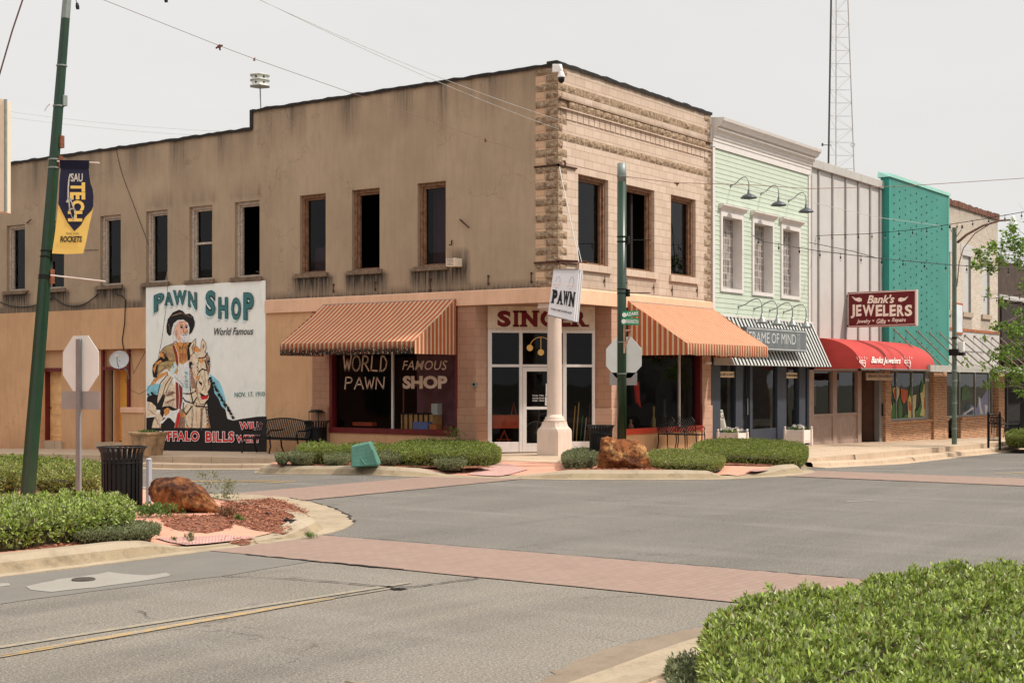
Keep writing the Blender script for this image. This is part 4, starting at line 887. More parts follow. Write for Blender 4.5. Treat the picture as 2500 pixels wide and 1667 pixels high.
# painted lettering on the shop glass
def glass_text(lst, par, pl, mat_):
    m_ = MB()
    for (s, x0, x1, y0, y1, bold, shear, sp) in lst: write(m_, s, quadmap(pl(x0, y1), pl(x1, y1), pl(x1, y0), pl(x0, y0)), bold, shear, sp)
    obj('lettering', m_, mat_, par)
LT = plain('faded_white_letters', rgb(206, 178, 158, 1.2), .7, .12, 20)
glass_text([('FAMOUS', 982, 1092, 880, 903, .004, .25, 1.05), ('SHOP', 983, 1092, 917, 949, .05, 0, 1.0)], SWA, lambda x, y: onA(x, y, .115), LT)
def stroke_word(m_, letters, x0, x1, y0, y1, pl, wd, slant=0.0, taper=.4):
    n = len(letters); step = (x1-x0)/n
    G = {'W': [[(0, 1), (.25, 0), (.5, .8), (.75, 0), (1, 1)]], 'O': [[(.5+.5*math.sin(R(a)), .5+.5*math.cos(R(a))) for a in range(0, 361, 24)]], 'R': [[(.08, 0), (.18, 1), (.6, 1), (.85, .85), (.8, .6), (.5, .5), (.15, .5)], [(.45, .5), (1, 0)]],
         'L': [[(.2, 1), (.12, .03), (.9, .0)]], 'D': [[(.15, 0), (.2, 1), (.6, .95), (.95, .6), (.85, .2), (.5, 0), (.05, 0)]], 'P': [[(.1, 0), (.18, 1), (.7, 1), (.9, .8), (.75, .55), (.15, .5)]], 'A': [[(0, 0), (.5, 1), (1, 0)], [(.2, .38), (.8, .38)]], 'N': [[(.05, 0), (.12, 1), (.9, 0), (.98, 1)]]}
    for i, ch in enumerate(letters):
        a = x0+step*i+step*.08; b = a+step*.84
        for st_ in G[ch]: ribbon(m_, [pl(a+(b-a)*(u+slant*v), y1+(y0-y1)*v) for u, v in st_], wd, (1, 0, 0))
m_ = MB(); plA = lambda x, y: onA(x, y, .115); stroke_word(m_, 'WORLD', 836, 946, 869, 905, plA, .045, .08); stroke_word(m_, 'PAWN', 838, 940, 921, 949, plA, .04, .03); obj('lettering', m_, LT, SWA)
# ------- mural on the side wall
mats_m = [plain('mural_cream', rgb(216, 202, 186, 1.75), .8, .05, 1.5, dirt=.2), plain('mural_teal', rgb(50, 92, 92, 1.7), .7, .12, 7), plain('mural_black', rgb(24, 20, 20, 1.3), .7, .2, 4), plain('mural_pale_blue', rgb(168, 186, 186, 1.7), .8, .05),
          plain('mural_red', rgb(170, 26, 26, 1.6), .7, .1), plain('mural_horse', rgb(220, 184, 158, 1.45), .8, .22, 9, dirt=.35), plain('mural_orange', rgb(204, 128, 70, 1.6), .8, .38, 11, dirt=.5), plain('mural_tan', rgb(160, 136, 92, 1.6), .8, .25, 8), plain('mural_skin', rgb(212, 152, 130, 1.7), .8, .12, 9),
          plain('mural_hair', rgb(206, 198, 190, 1.7), .8, .25, 22, dirt=.3), plain('mural_sky_blue', rgb(118, 170, 182, 1.6), .8, .2, 3), plain('mural_darkred', rgb(120, 44, 34, 1.5), .8, .2, 8), plain('mural_white', rgb(232, 224, 214, 1.8), .8), plain('mural_shadow', rgb(140, 108, 90, 1.5), .8, .35, 12)]
CR, TE, BK, PB_, RD, HO, OR, TN, SK, HA, SB, DR, WH, SH = range(14)
mur = MB(); lay = [0]
def F2(X, Y): return 350+X/4.61, 740+Y/4.61
def mpoly(mi, pts, raw=False, o_=None):
    lay[0] += 1; mur.cur = mi; x = -.018-lay[0]*.00012
    mur.poly([onA(*(p if raw else F2(*p)), x) for p in pts])
def mline(mi, pts, wd=.018):
    lay[0] += 1; mur.cur = mi; x = -.018-lay[0]*.00012; ribbon(mur, [onA(*F2(*p), x) for p in pts], wd, (1, 0, 0))
mur.cur = CR; mur.box(-.018, -.0, 9.9, 14.955, -.25, 4.87)
mpoly(SB, [(40, 935), (120, 900), (230, 915), (300, 930), (330, 1010), (180, 1060), (40, 1040)]); mpoly(SB, [(745, 795), (800, 830), (860, 890), (900, 980), (925, 1080), (925, 1270), (985, 1330), (930, 1340), (800, 1200), (740, 1000)])
mpoly(BK, [(40, 1060), (100, 1010), (200, 1010), (300, 1060), (300, 1200), (40, 1200)]); 
mpoly(BK, [(740, 850), (790, 930), (800, 1010), (850, 1080), (880, 1160), (925, 1200), (945, 1300), (1010, 1320), (1080, 1305), (1180, 1290), (1290, 1275), (1384, 1272), (1384, 1440), (700, 1440), (700, 900)])
mpoly(BK, [(33, 1290), (110, 1280), (300, 1290), (400, 1400), (1384, 1410), (1384, 1690), (33, 1690)])
mpoly(HO, [(40, 1105), (90, 1115), (140, 1160), (150, 1220), (110, 1260), (40, 1285)]); mpoly(HO, [(95, 1402), (110, 1330), (150, 1240), (200, 1225), (222, 1290), (200, 1350), (195, 1402)])
# neck, chest
mpoly(HO, [(400, 1402), (430, 1250), (480, 1150), (520, 1080), (525, 960), (600, 900), (700, 1000), (700, 1130), (735, 1280), (760, 1402)])
mpoly(SH, [(640, 1402), (655, 1180), (690, 1150), (740, 1290), (760, 1402)]); mpoly(HO, [(662, 1402), (672, 1200), (690, 1170), (715, 1290), (735, 1402)])
mpoly(SH, [(345, 1402), (380, 1250), (420, 1180), (470, 1220), (470, 1402)])
# fleece / beard collar
mpoly(HA, [(380, 690), (500, 650), (520, 760), (505, 900), (520, 1000), (490, 1065), (440, 960), (380, 880), (330, 830)]); mpoly(PB_, [(470, 760), (508, 740), (505, 900), (515, 990), (470, 990), (440, 930), (470, 860)])
# legs, trousers
mpoly(HO, [(270, 960), (340, 900), (380, 950), (380, 1190), (300, 1170), (220, 1200), (195, 1230), (230, 1110)]); mpoly(SH, [(255, 1030), (330, 985), (365, 1010), (270, 1050)]); mpoly(SH, [(240, 1115), (340, 1070), (365, 1085), (265, 1130)])
mpoly(BK, [(190, 1180), (230, 1160), (300, 1155), (385, 1195), (380, 1225), (300, 1200), (240, 1230), (215, 1290), (188, 1240)]); mpoly(OR, [(232, 1200), (270, 1175), (300, 1190), (290, 1240), (240, 1275)]); mpoly(WH, [(175, 1355), (250, 1290), (310, 1215), (385, 1200), (385, 1215), (300, 1260), (215, 1350)]); 
mpoly(DR, [(362, 880), (400, 905), (440, 950), (440, 1090), (420, 1190), (370, 1190), (365, 1000)]); mpoly(RD, [(385, 1235), (410, 1230), (412, 1300), (385, 1402), (360, 1402)]); mline(WH, [(395, 900), (405, 1050), (398, 1190)], .02)
# coat tails and fringe
mpoly(HO, [(270, 790), (330, 830), (325, 920), (255, 1030), (220, 1020), (160, 1130), (158, 1040), (210, 900)]); mline(BK, [(275, 800), (190, 900), (165, 1000), (155, 1090)], .03); mline(BK, [(310, 830), (250, 920), (220, 1020)], .03); mline(BK, [(330, 840), (300, 900), (250, 1010)], .02)
mpoly(OR, [(160, 810), (270, 765), (280, 790), (180, 850), (90, 935), (95, 890)])
# torso
mpoly(OR, [(180, 560), (240, 490), (330, 455), (380, 415), (430, 440), (520, 440), (540, 520), (510, 640), (440, 690), (395, 670), (380, 800), (280, 760), (250, 640)]); mpoly(TN, [(240, 490), (330, 455), (350, 500), (370, 640), (290, 640), (260, 570), (195, 560)]); mpoly(BK, [(215, 545), (250, 570), (290, 640), (230, 660), (190, 600)]); mpoly(OR, [(190, 560), (225, 565), (240, 620), (200, 660), (170, 620)])
mpoly(BK, [(505, 440), (540, 440), (530, 640), (500, 640), (490, 560)])
mpoly(BK, [(105, 700), (135, 660), (200, 600), (250, 640), (270, 680), (165, 700), (150, 840), (110, 830), (100, 770)]); mpoly(OR, [(108, 740), (140, 665), (195, 640), (215, 660), (150, 700), (125, 790)])
mpoly(DR, [(325, 475), (350, 470), (385, 580), (395, 700), (375, 700), (355, 590)]); mline(WH, [(352, 470), (385, 560), (400, 680)], .014)
mpoly(TN, [(150, 760), (180, 670), (250, 650), (350, 645), (385, 700), (390, 770), (340, 790), (300, 740), (250, 740), (160, 815)]); mpoly(PB_, [(300, 745), (330, 700), (360, 660), (380, 720), (330, 810), (302, 790)])
for k in range(4): mline(BK, [(240+k*28, 660), (300+k*14, 730)], .012)
for k in range(7): mline(SH, [(215+k*17, 500+6*abs(k-3)), (250+k*14, 600)], .014)
for k in range(6): mline(SH, [(405+k*16, 500), (410+k*15, 660)], .014)
# head
mpoly(HA, [(330, 280), (380, 190), (480, 190), (525, 260), (520, 360), (530, 400), (505, 430), (400, 440), (330, 455), (370, 400), (330, 340)]); mpoly(SK, [(372, 230), (400, 200), (480, 200), (500, 250), (500, 350), (470, 390), (430, 452), (375, 400), (352, 350), (350, 310)])
mpoly(BK, [(258, 260), (275, 180), (330, 105), (400, 73), (440, 85), (475, 125), (520, 115), (560, 150), (580, 215), (575, 260), (545, 330), (512, 360), (520, 280), (500, 220), (450, 185), (390, 188), (340, 225), (320, 290), (312, 355), (290, 368), (262, 330)])
mpoly(HA, [(420, 355), (460, 340), (505, 355), (525, 390), (490, 385), (485, 440), (455, 455), (430, 440), (422, 385)]); mpoly(WH, [(432, 375), (480, 375), (488, 430), (460, 450), (440, 430)])
mpoly(BK, [(415, 262), (440, 258), (445, 280), (420, 285)]); mpoly(BK, [(470, 262), (495, 258), (497, 280), (475, 284)]); mline(BK, [(412, 252), (448, 248)], .02); mline(BK, [(468, 250), (500, 250)], .02); mline(SH, [(458, 270), (450, 325), (475, 330)], .02); mline(BK, [(440, 362), (470, 350), (490, 362)], .02)
mpoly(OR, [(360, 430), (400, 470), (430, 515), (450, 460), (480, 450), (500, 480), (520, 440), (470, 455), (400, 440)]); mline(BK, [(365, 430), (400, 490), (430, 515), (452, 460), (478, 450), (500, 485)], .014)
# horse head
mpoly(HO, [(516, 500), (545, 440), (590, 398), (588, 470), (560, 560), (530, 600)]); mpoly(HO, [(645, 520), (650, 450), (665, 400), (700, 450), (708, 500), (690, 560)]); mpoly(SH, [(540, 500), (572, 440), (575, 480), (550, 560)]); mpoly(SH, [(665, 500), (672, 450), (690, 480), (680, 520)])
mpoly(OR, [(560, 500), (600, 480), (650, 530), (640, 560), (570, 560)])
mpoly(HO, [(510, 660), (530, 600), (570, 550), (690, 540), (745, 610), (750, 700), (730, 830), (757, 880), (750, 950), (720, 1000), (740, 1040), (725, 1085), (680, 1135), (640, 1135), (610, 1050), (590, 980), (560, 1010), (525, 900), (520, 780)])
mpoly(SH, [(700, 560), (745, 620), (748, 760), (728, 820), (700, 720)]); mpoly(SH, [(525, 700), (560, 760), (590, 880), (590, 960), (540, 960), (520, 800)]); mpoly(HO, [(545, 730), (590, 700), (610, 800), (600, 900), (570, 860)])
mpoly(BK, [(512, 665), (540, 655), (562, 690), (550, 735), (515, 730)]); mpoly(BK, [(715, 650), (745, 640), (752, 680), (730, 700)]); mpoly(WH, [(545, 690), (556, 695), (550, 725), (540, 720)]); mpoly(WH, [(738, 665), (748, 670), (740, 690)])
mpoly(HO, [(650, 770), (690, 750), (720, 800), (750, 880), (740, 940), (690, 1000), (650, 960), (620, 900)]); mpoly(BK, [(622, 870), (660, 895), (662, 935), (630, 905)]); mpoly(SH, [(728, 870), (745, 880), (742, 920), (725, 925)])
mpoly(RD, [(640, 1050), (680, 1045), (735, 1035), (720, 1075), (660, 1085)]); mpoly(BK, [(630, 1000), (700, 1040), (740, 1020), (735, 1040), (650, 1050)]); mpoly(OR, [(595, 980), (615, 970), (618, 1020), (600, 1035)])
for pl_ in ([(570, 560), (620, 620), (690, 610), (720, 560)], [(620, 640), (608, 720), (612, 810), (600, 900), (590, 980)], [(620, 780), (660, 740), (715, 755)], [(690, 640), (720, 730)], [(430, 1010), (520, 1020), (590, 985)], [(430, 1040), (470, 1100), (560, 1125), (600, 1060)], [(525, 770), (525, 960), (560, 1130)], [(450, 1120), (445, 1200), (480, 1250), (545, 1160)], [(450, 1250), (480, 1340), (500, 1400)], [(700, 1120), (715, 1250), (722, 1385)], [(560, 1130), (600, 1160), (690, 1160)]): mline(BK, pl_, .038)
for pl_ in ([(575, 570), (620, 618)], [(612, 650), (605, 890)], [(440, 1014), (585, 990)], [(440, 1050), (545, 1120)], [(528, 780), (532, 940)], [(715, 1130), (722, 1370)], [(455, 1260), (490, 1370)]):
    n_ = 6
    for k in range(n_): a = k/n_; b = a+.07; p0 = (pl_[0][0]+(pl_[1][0]-pl_[0][0])*a, pl_[0][1]+(pl_[1][1]-pl_[0][1])*a); p1 = (pl_[0][0]+(pl_[1][0]-pl_[0][0])*b, pl_[0][1]+(pl_[1][1]-pl_[0][1])*b); mline(WH, [p0, p1], .024); lay[0] -= 1
def mdisc(mi, X, Y, r): mpoly(mi, [(X+r*math.cos(R(a)), Y+r*math.sin(R(a))) for a in range(0, 360, 30)])
mdisc(OR, 653, 645, 28); mdisc(OR, 445, 1255, 30); mdisc(OR, 607, 835, 18); mdisc(OR, 497, 1395, 14); mdisc(OR, 722, 1380, 16); mdisc(BK, 708, 1150, 22); mdisc(HO, 708, 1150, 13); mdisc(SH, 585, 1135, 20); mdisc(HO, 585, 1135, 11)
for pl_ in ([(516, 500), (545, 440), (590, 398), (588, 470), (560, 560)], [(645, 520), (650, 450), (665, 400), (700, 450), (708, 500), (690, 560)], [(510, 660), (530, 600), (570, 550)], [(690, 540), (745, 610), (750, 700), (735, 780)], [(590, 980), (610, 1050), (640, 1135), (680, 1135), (725, 1085)], [(400, 1402), (430, 1250), (480, 1150)], [(735, 1280), (760, 1402)], [(600, 700), (640, 790), (620, 870)], [(690, 760), (695, 900), (660, 980)], [(150, 840), (160, 740), (185, 670), (250, 650), (350, 645)], [(180, 560), (240, 490), (330, 455), (375, 420)], [(540, 1402), (560, 1250), (550, 1150)], [(640, 1402), (650, 1180)]): mline(BK, pl_, .014)

# brushwork: hatching and shading strokes
def hatch(mi, x0, y0, x1, y1, n, dx, dy, wd, jit=6):
    for k in range(n):
        f = (k+.5)/n; X = x0+(x1-x0)*f+random.uniform(-jit, jit); Y = y0+(y1-y0)*f+random.uniform(-jit, jit); mline(mi, [(X, Y), (X+dx*random.uniform(.6, 1.1), Y+dy*random.uniform(.6, 1.1))], wd); lay[0] -= .92
for a_ in ((SH, 520, 700, 600, 960, 14, 18, 26, .012), (SH, 650, 800, 700, 960, 9, 10, 30, .012), (SH, 640, 1180, 650, 1400, 9, 10, 40, .014), (SH, 540, 1180, 545, 1390, 8, 6, 40, .01), (SH, 700, 1180, 745, 1395, 8, 12, 30, .014), (SH, 440, 1150, 410, 1395, 9, 24, 30, .014), (OR, 590, 1180, 600, 1390, 6, 4, 50, .016), (OR, 560, 760, 620, 860, 5, 10, 34, .014), (HO, 385, 700, 505, 1000, 10, 20, 40, .012),
           (BK, 465, 760, 470, 960, 14, 34, 10, .008), (BK, 350, 820, 440, 930, 8, 30, 14, .007), (SH, 200, 500, 350, 600, 16, 22, 60, .010), (BK, 380, 480, 500, 470, 9, 4, 60, .007), (DR, 400, 560, 500, 560, 7, 3, 90, .012), (BK, 125, 700, 150, 810, 6, 20, -20, .012), (BK, 180, 690, 330, 680, 8, 30, 34, .008), (SH, 160, 790, 240, 720, 6, 50, -20, .012),
           (SH, 240, 1000, 350, 1000, 7, -18, 60, .014), (SH, 250, 1110, 350, 1110, 6, -14, 50, .014), (BK, 270, 960, 340, 1000, 5, -30, 40, .008), (SH, 350, 230, 372, 390, 9, -6, 34, .010), (SH, 335, 300, 345, 440, 7, -12, 24, .008), (SH, 430, 390, 470, 440, 6, 4, 20, .006), (SH, 120, 1260, 180, 1390, 8, 22, 26, .014), (SH, 60, 1200, 120, 1250, 5, 30, 14, .012)): hatch(*a_)
for a_ in ((SH, 300, 150, 420, 110, 12, 30, -6, .012), (SH, 440, 120, 540, 150, 7, 20, 14, .010), (SH, 280, 220, 300, 330, 7, 8, 24, .010)): hatch(*a_)
for pl_ in ([(400, 215), (470, 208)], [(405, 232), (440, 226)], [(500, 300), (497, 340)], [(430, 300), (442, 292), (452, 300)], [(380, 350), (372, 320), (378, 300)], [(420, 330), (432, 345)], [(445, 385), (478, 385)], [(440, 400), (450, 440)], [(465, 400), (468, 445)], [(400, 420), (395, 380)]): mline(SH, pl_, .010)
mpoly(SK, [(352, 300), (372, 296), (374, 350), (360, 352)]); mline(BK, [(356, 305), (366, 320), (362, 345)], .008); mpoly(OR, [(470, 300), (492, 300), (496, 330), (474, 336)]); mline(BK, [(458, 262), (455, 310), (448, 330), (462, 340), (482, 334)], .008)
# leafy dark edge against the blue
for k in range(46):
    f = k/45; X = 745+f*260+random.uniform(-14, 14); Y = 850+f*430+random.uniform(-16, 16); r_ = random.uniform(7, 20); mpoly(BK, [(X+r_*math.cos(R(q_))*random.uniform(.5, 1.3), Y+r_*math.sin(R(q_))*random.uniform(.5, 1.3)) for q_ in range(0, 360, 45)]); lay[0] -= .9
for k in range(30):
    X = random.uniform(50, 300); Y = 1000+random.uniform(0, 30)-(40 if X > 180 else 0)*random.random(); r_ = random.uniform(6, 16); mpoly(BK if random.random() < .6 else SB, [(X+r_*math.cos(R(q_))*random.uniform(.5, 1.3), Y+r_*math.sin(R(q_))*random.uniform(.5, 1.3)) for q_ in range(0, 360, 45)]) if X < 160 else None; lay[0] -= .5
MUR = obj('mural', mur, mats_m, BLD)
mt = MB()   # arched teal words with pale drop shadow and black outline
def G8(X, Y): return 350+X/7.587, 680+Y/7.587
words = [('P', (190, 650, 385, 235), 'p'), ('A', (385, 500, 555, 250), 0), ('W', (545, 485, 800, 215), 0), ('N', (825, 560, 990, 245), 'n'), ('S', (1150, 700, 1335, 215), 0), ('H', (1385, 745, 1565, 342), 0), ('O', (1625, 775, 1805, 345), 0), ('P', (1850, 770, 2045, 255), 0)]
for mi, dx, dy, off, bold in ((PB_, -24, 32, -.0445, .045), (BK, 0, 0, -.0455, .065), (TE, 0, 0, -.0465, .028)):
    for ch, (x0, y1, x1, y0), sk in words:
        g_ = 6 if mi != TE else 0
        if mi == TE: x0, x1, y0, y1 = x0+9, x1-9, y0+9, y1-9
        bl, br, tr, tl = (x0, y1), (x1, y1), (x1, y0), (x0, y0)
        if sk == 'p': tl = (x0, y0+75); br = (x1, y1-130)
        if sk == 'n': tl = (x0, y0-20); bl = (x0, y1-45); br = (x1, y1+20); tr = (x1, y0+12)
        mt.cur = mi; write(mt, ch, quadmap(*[onA(*G8(p[0]+dx, p[1]+dy), off) for p in (bl, br, tr, tl)]), bold)
def F3(X, Y): return 300+X/3.357, 650+Y/3.357
for mi, off, bold in ((WH, -.0445, .075), (RD, -.0455, .035)):
    for s, x0, x1, y0, y1 in (('BUFFALO', 250, 628, 1347, 1435), ('BILLS', 675, 915, 1350, 1443), ('WEST', 925, 1128, 1378, 1447), ('WILD', 952, 1150, 1272, 1340)):
        e = 0 if mi == WH else 4
        mt.cur = mi; write(mt, s, quadmap(*[onA(*F3(*p), off) for p in ((x0+e, y1-e), (x1-e, y1-e), (x1-e, y0+e), (x0+e, y0+e))]), bold, 0, 1.12)
mt.cur = BK; write(mt, 'World Famous', quadmap(*[onA(*F3(*p), -.0445) for p in ((748, 566), (1068, 560), (1068, 500), (748, 505))]), .008, .35)
mt.cur = TE; write(mt, 'NOV. 17, 1910', quadmap(*[onA(*F3(*p), -.0445) for p in ((915, 1078), (1162, 1070), (1162, 1025), (915, 1033))]), .012)
obj('lettering', mt, mats_m, MUR)
# tie-rod plates and cables on the walls
RUST = plain('rusty_iron', rgb(74, 44, 32), .8, .4, 20)
for px, y0, y1 in ((813.4, 693, 715), (915, 687, 710), (1191.4, 672, 696), (1296.5, 665, 692), (1050, 680, 712)): m_ = MB().tube([onA(px, y0, -.02), onA(px, y1, -.02)], .012, 6); [m_.lathe(onA(px, y, -.035), [(.03, 0), (.03, .025)], 8, (1, 0, 0)) for y in (y0+2, y1-4)]; obj('tie_bar', m_, RUST, BLD)
for px, y0, y1 in ((1477, 675, 700), (1531, 680, 706), (1597, 692, 717), (1642, 697, 722), (1703, 698, 725)): m_ = MB().tube([onB(px, y0, -.02), onB(px, y1, -.02)], .01, 6); m_.lathe(onB(px, y0+10, -.035), [(.03, 0), (.03, .025)], 8, (0, 1, 0)); obj('tie_bar', m_, RUST, BLD)
for px, py in ((1306, 406), (1310, 640)): z = onA(px, py, -.04).z; obj('corner_bracket', MB().box(-.05, -.0, -.05, .68, z-.04, z).box(-.05, .8, -.05, -.001, z-.04, z), RUST, BLD)
for pts, r_ in (([onA(1123, 536, -.03), onA(1145, 556, -.16)], .02), ([onA(1103, 586, -.06), onA(1102, 598, -.06), onA(1096, 598, -.1)], .02), ([onA(65, 545, -.03), onA(76, 536, -.12)], .02), ([onA(60, 718, -.03), onA(70, 710, -.12)], .02)): obj('iron_hook', MB().tube(pts, r_, 6), RUST, BLD)
m_ = MB()
def cat3(a, b, sag, n=14): a = Vector(a); b = Vector(b); return [a.lerp(b, i/n)-Vector((0, 0, sag*4*(i/n)*(1-i/n))) for i in range(n+1)]
obj('wall_cable', MB().tube([onA(283, 365, -.02), onA(295, 415, -.02), onA(303, 440, -.02), onA(363, 598, -.02)], .008, 5), BLK, BLD)
obj('wall_cable', MB().tube(cat3(onA(130, 725, -.05), onA(240, 717, -.05), .35), .02, 5), BLK, BLD)
obj('wall_cable', MB().tube(cat3(onA(-5, 735, -.05), onA(128, 727, -.05), .25), .02, 5), BLK, BLD)
obj('wall_cable', MB().tube([onA(283, 717, -.04), onA(298, 722, -.04), onA(306, 732, -.04), onA(304, 790, -.04), onA(298, 830, -.04), onA(302, 855, -.04)], .016, 5), BLK, BLD)
obj('wall_cable', MB().tube([onA(410, 690, -.13), onA(407, 740, -.13), onA(395, 830, -.13), onA(376, 925, -.13), onA(362, 950, -.13), onA(340, 962, -.04), onA(315, 950, -.04), onA(306, 925, -.04)], .007, 5), BLK, BLD)
obj('wall_cable', MB().tube([onA(318, 857, -.02), onA(326, 912, -.05), onA(355, 858, -.02)], .008, 5), BLK, BLD)
obj('wall_cable', MB().tube([onA(240, 610, -.02), onA(160, 612, -.02)], .007, 5), BLK, BLD)

# goods standing inside the two shop windows
def inA(px, x): return onA(px, 1000, x).y
cb = thing('wooden_cabinet', 'honey coloured wooden cabinet with dark bars inside the side shop window', 'cabinet', (.9, inA(1015, .9), .1)); a, b = inA(1056, .9), inA(979, .9)
HON = plain('honey_wood', rgb(196, 148, 96, 1.6), .6, .15, 6); obj('body', MB().box(.9, 1.3, a, b, .1, 1.12), HON, cb); mb = MB()
for k in range(6): y = a+(b-a)*(.1+k*.16); mb.box(.86, .885, y, y+.03, .5, 1.15)
mb.box(.86, .885, a, b, 1.13, 1.17); obj('bars', mb, BLK, cb); obj('frame', MB().bar((.95, a+.1, 1.15), (.95, a+.1, 1.9), .03).bar((.95, b-.05, 1.15), (.95, b-.05, 1.9), .03).bar((.95, a+.1, 1.9), (.95, b-.05, 1.9), .03), plain('copper_rail', rgb(150, 90, 70), .5), cb)
obj('maroon_reflection', MB().box(1.45, 1.47, inA(1112, 1.45), inA(1018, 1.45), .73, 3.6), plain('maroon_reflection', rgb(124, 84, 92, 1.7), .9, .25, 3), BLD)  # maroon panel behind the pane, coloured as the purple-brown reflection in the glass
for i, (px, z0, w_, h_, col, lb) in enumerate(((1040, .8, .22, .3, (226, 218, 208), 'white paper stack on the honey wooden cabinet'), (1032, .72, .5, .22, (110, 122, 170), 'blue and white folded sheet low in the side shop window'), (1062, .72, .25, .16, (190, 110, 60), 'small orange box at the right of the side shop window'), (1100, .72, .3, .14, (120, 60, 50), 'dark red box in the corner of the side shop window'), (890, .8, .7, .1, (168, 70, 44), 'low red orange tray in the left pane of the side shop window'))):
    y = inA(px, .6); xx = .5 if i else .95; z0 = z0 if i else 1.121
    mb = MB().box(xx, xx+.2, y-w_/2, y+w_/2, z0, z0+h_); tag(obj('window_goods', mb, plain('goods_%d' % i, rgb(*col, 1.3), .7), None, base=(xx, y, z0)), lb, 'goods')
mb = MB().box(.2, 1.4, WY[0]+.05, WY[1]-.05, .1, .715); obj('window_deck', mb, plain('deck_wood', rgb(120, 84, 62), .7, .2, 5), BLD)
mb = MB().box(3.1, 7.4, .2, 1.2, .1, .715); obj('window_deck', mb, MATS['deck_wood'], BLD)
rc = onB(1556, 968, .7); mb = MB(); mb.prism([(rc.x-.12, .7, 1.95), (rc.x+.1, .7, 2.0), (rc.x+.14, .7, 1.5), (rc.x+.22, .7, 1.3), (rc.x-.02, .7, 1.45)], (0, .05, 0)); tag(obj('hanging_cloth', mb, plain('red_cloth', rgb(190, 40, 30, 1.6), .8), None, base=tuple(rc)), 'bright red cloth hanging in the front shop window', 'cloth')
for i, (px, z1, r_, col, lb) in enumerate(((1622, 1.55, .06, (60, 56, 52), 'dark bottle shaped lamp near the middle of the front shop window'), (1596, 1.35, .05, (150, 130, 70), 'brassy stand in the front shop window'), (1690, 1.9, .04, (150, 110, 80), 'tall tan carved pole in the right pane of the front shop window'), (1540, 1.0, .07, (150, 110, 90), 'short brown jar at the left of the front shop window'))):
    p = onB(px, 1000, .5); tag(obj('window_goods', MB().lathe((p.x, p.y, .72), [(r_, 0), (r_*1.2, (z1-.72)*.3), (r_*.5, (z1-.72)*.55), (r_*.6, (z1-.72)*.9), (0, z1-.72)], 12), plain('goods_b%d' % i, rgb(*col, 1.3), .5), None, base=(p.x, p.y, .72)), lb, 'goods')
# ================================================================ the row of shops to the right
NAVY = plain('navy_shopfront_paint', rgb(52, 56, 66, 1.2), .5, .12, 5)
DARKI = plain('row_interior', rgb(44, 40, 38), .95, .2, 2)
def shell(root, x0, x1, zt, yf=0.0, side=None):
    """closed body behind a facade: sides, back, roof, dark rooms"""
    mb = MB(); mb.box(x0+.02, x1-.02, yf+.9, 20, zt-.45, zt-.35); mb.quad((x0+.01, yf+.03, -.8), (x0+.01, 20, -.8), (x0+.01, 20, zt-.05), (x0+.01, yf+.03, zt-.05)); mb.quad((x1-.01, yf+.03, -.8), (x1-.01, 20, -.8), (x1-.01, 20, zt-.05), (x1-.01, yf+.03, zt-.05)); mb.quad((x0, 20, -.8), (x1, 20, -.8), (x1, 20, zt), (x0, 20, zt))
    mb.quad((x0, yf+.3, zt-.4), (x1, yf+.3, zt-.4), (x1, yf+.3, zt), (x0, yf+.3, zt)); mb.box(x0+.02, x1-.02, yf+.3, yf+.92, zt-.5, zt-.35)
    obj('roof', mb, side or plain('brick_flank', rgb(130, 96, 78), .9), root)
    mb = MB(); mb.quad((x0+.02, yf+3.5, -.8), (x1-.02, yf+3.5, -.8), (x1-.02, yf+3.5, zt-.5), (x0+.02, yf+3.5, zt-.5)); mb.box(x0+.02, x1-.02, yf+.3, yf+3.5, 3.4, 3.5); mb.quad((x0+.02, yf+.1, -.18), (x1-.02, yf+.1, -.18), (x1-.02, yf+3.5, -.18), (x0+.02, yf+3.5, -.18))
    obj('interior', mb, DARKI, root)
def fwall(name, root, x0, x1, z0, z1, mat_, holes=(), y=0.0, stain=None, cell=.4, depth=.25): return wall(name, 'y', y, x0, x1, z0, z1, list(holes), mat_, root, depth=depth, cell=cell, stain=stain)
def pane(root, x0, x1, z0, z1, y, m=None): g_ = MB(); g_.quad((x0, y, z0), (x1, y, z0), (x1, y, z1), (x0, y, z1)); return obj('pane', g_, m or GLASS, root)
# ---------------- mint green shop
GB = thing('green_clapboard_building', 'mint green clapboard shop with white cornice and three glass block windows', 'building', (8.1, 0, .05))
shell(GB, 8.1, 15.1, 8.9)
MINT = plain('mint_paint', rgb(204, 214, 194, .88), .6, .05, 3); WHT2 = plain('white_trim_paint', rgb(224, 216, 210, .95), .6, .05, 4, dirt=.12)
gw = [(Bx(1761), Bx(1808)), (Bx(1838), Bx(1883)), (Bx(1908), Bx(1948))]; gz = (4.76, 6.86)
mb = MB(); z = 3.9
while z < 8.82:
    segs = [(8.24, 14.98)]
    if z+.14 > gz[0] and z < gz[1]:
        e = [8.24]+[v for p in gw for v in p]+[14.98]; segs = [(e[i], e[i+1]) for i in range(0, len(e), 2)]
    for a, b in segs: mb.add([(a, -.015, z), (b, -.015, z), (b, -.004, z+.14), (a, -.004, z+.14), (a, 0, z), (b, 0, z)], [(0, 1, 2, 3), (0, 4, 5, 1)])
    z += .14
obj('clapboard_siding', mb, MINT, GB)
fwall('sheathing', GB, 8.1, 15.1, 3.85, 8.9, MINT, [(a-.03, b+.03, gz[0]-.03, gz[1]+.03) for a, b in gw], y=.002, cell=.8, depth=.32)
for a in (8.1, 14.965): obj('corner_board', MB().box(a, a+.135, -.05, .02, 3.951, 8.82), WHT2, GB)
mb = MB(); mb.box(8.1, 15.1, -.055, .02, 3.82, 3.95); obj('sill_board', mb, WHT2, GB)
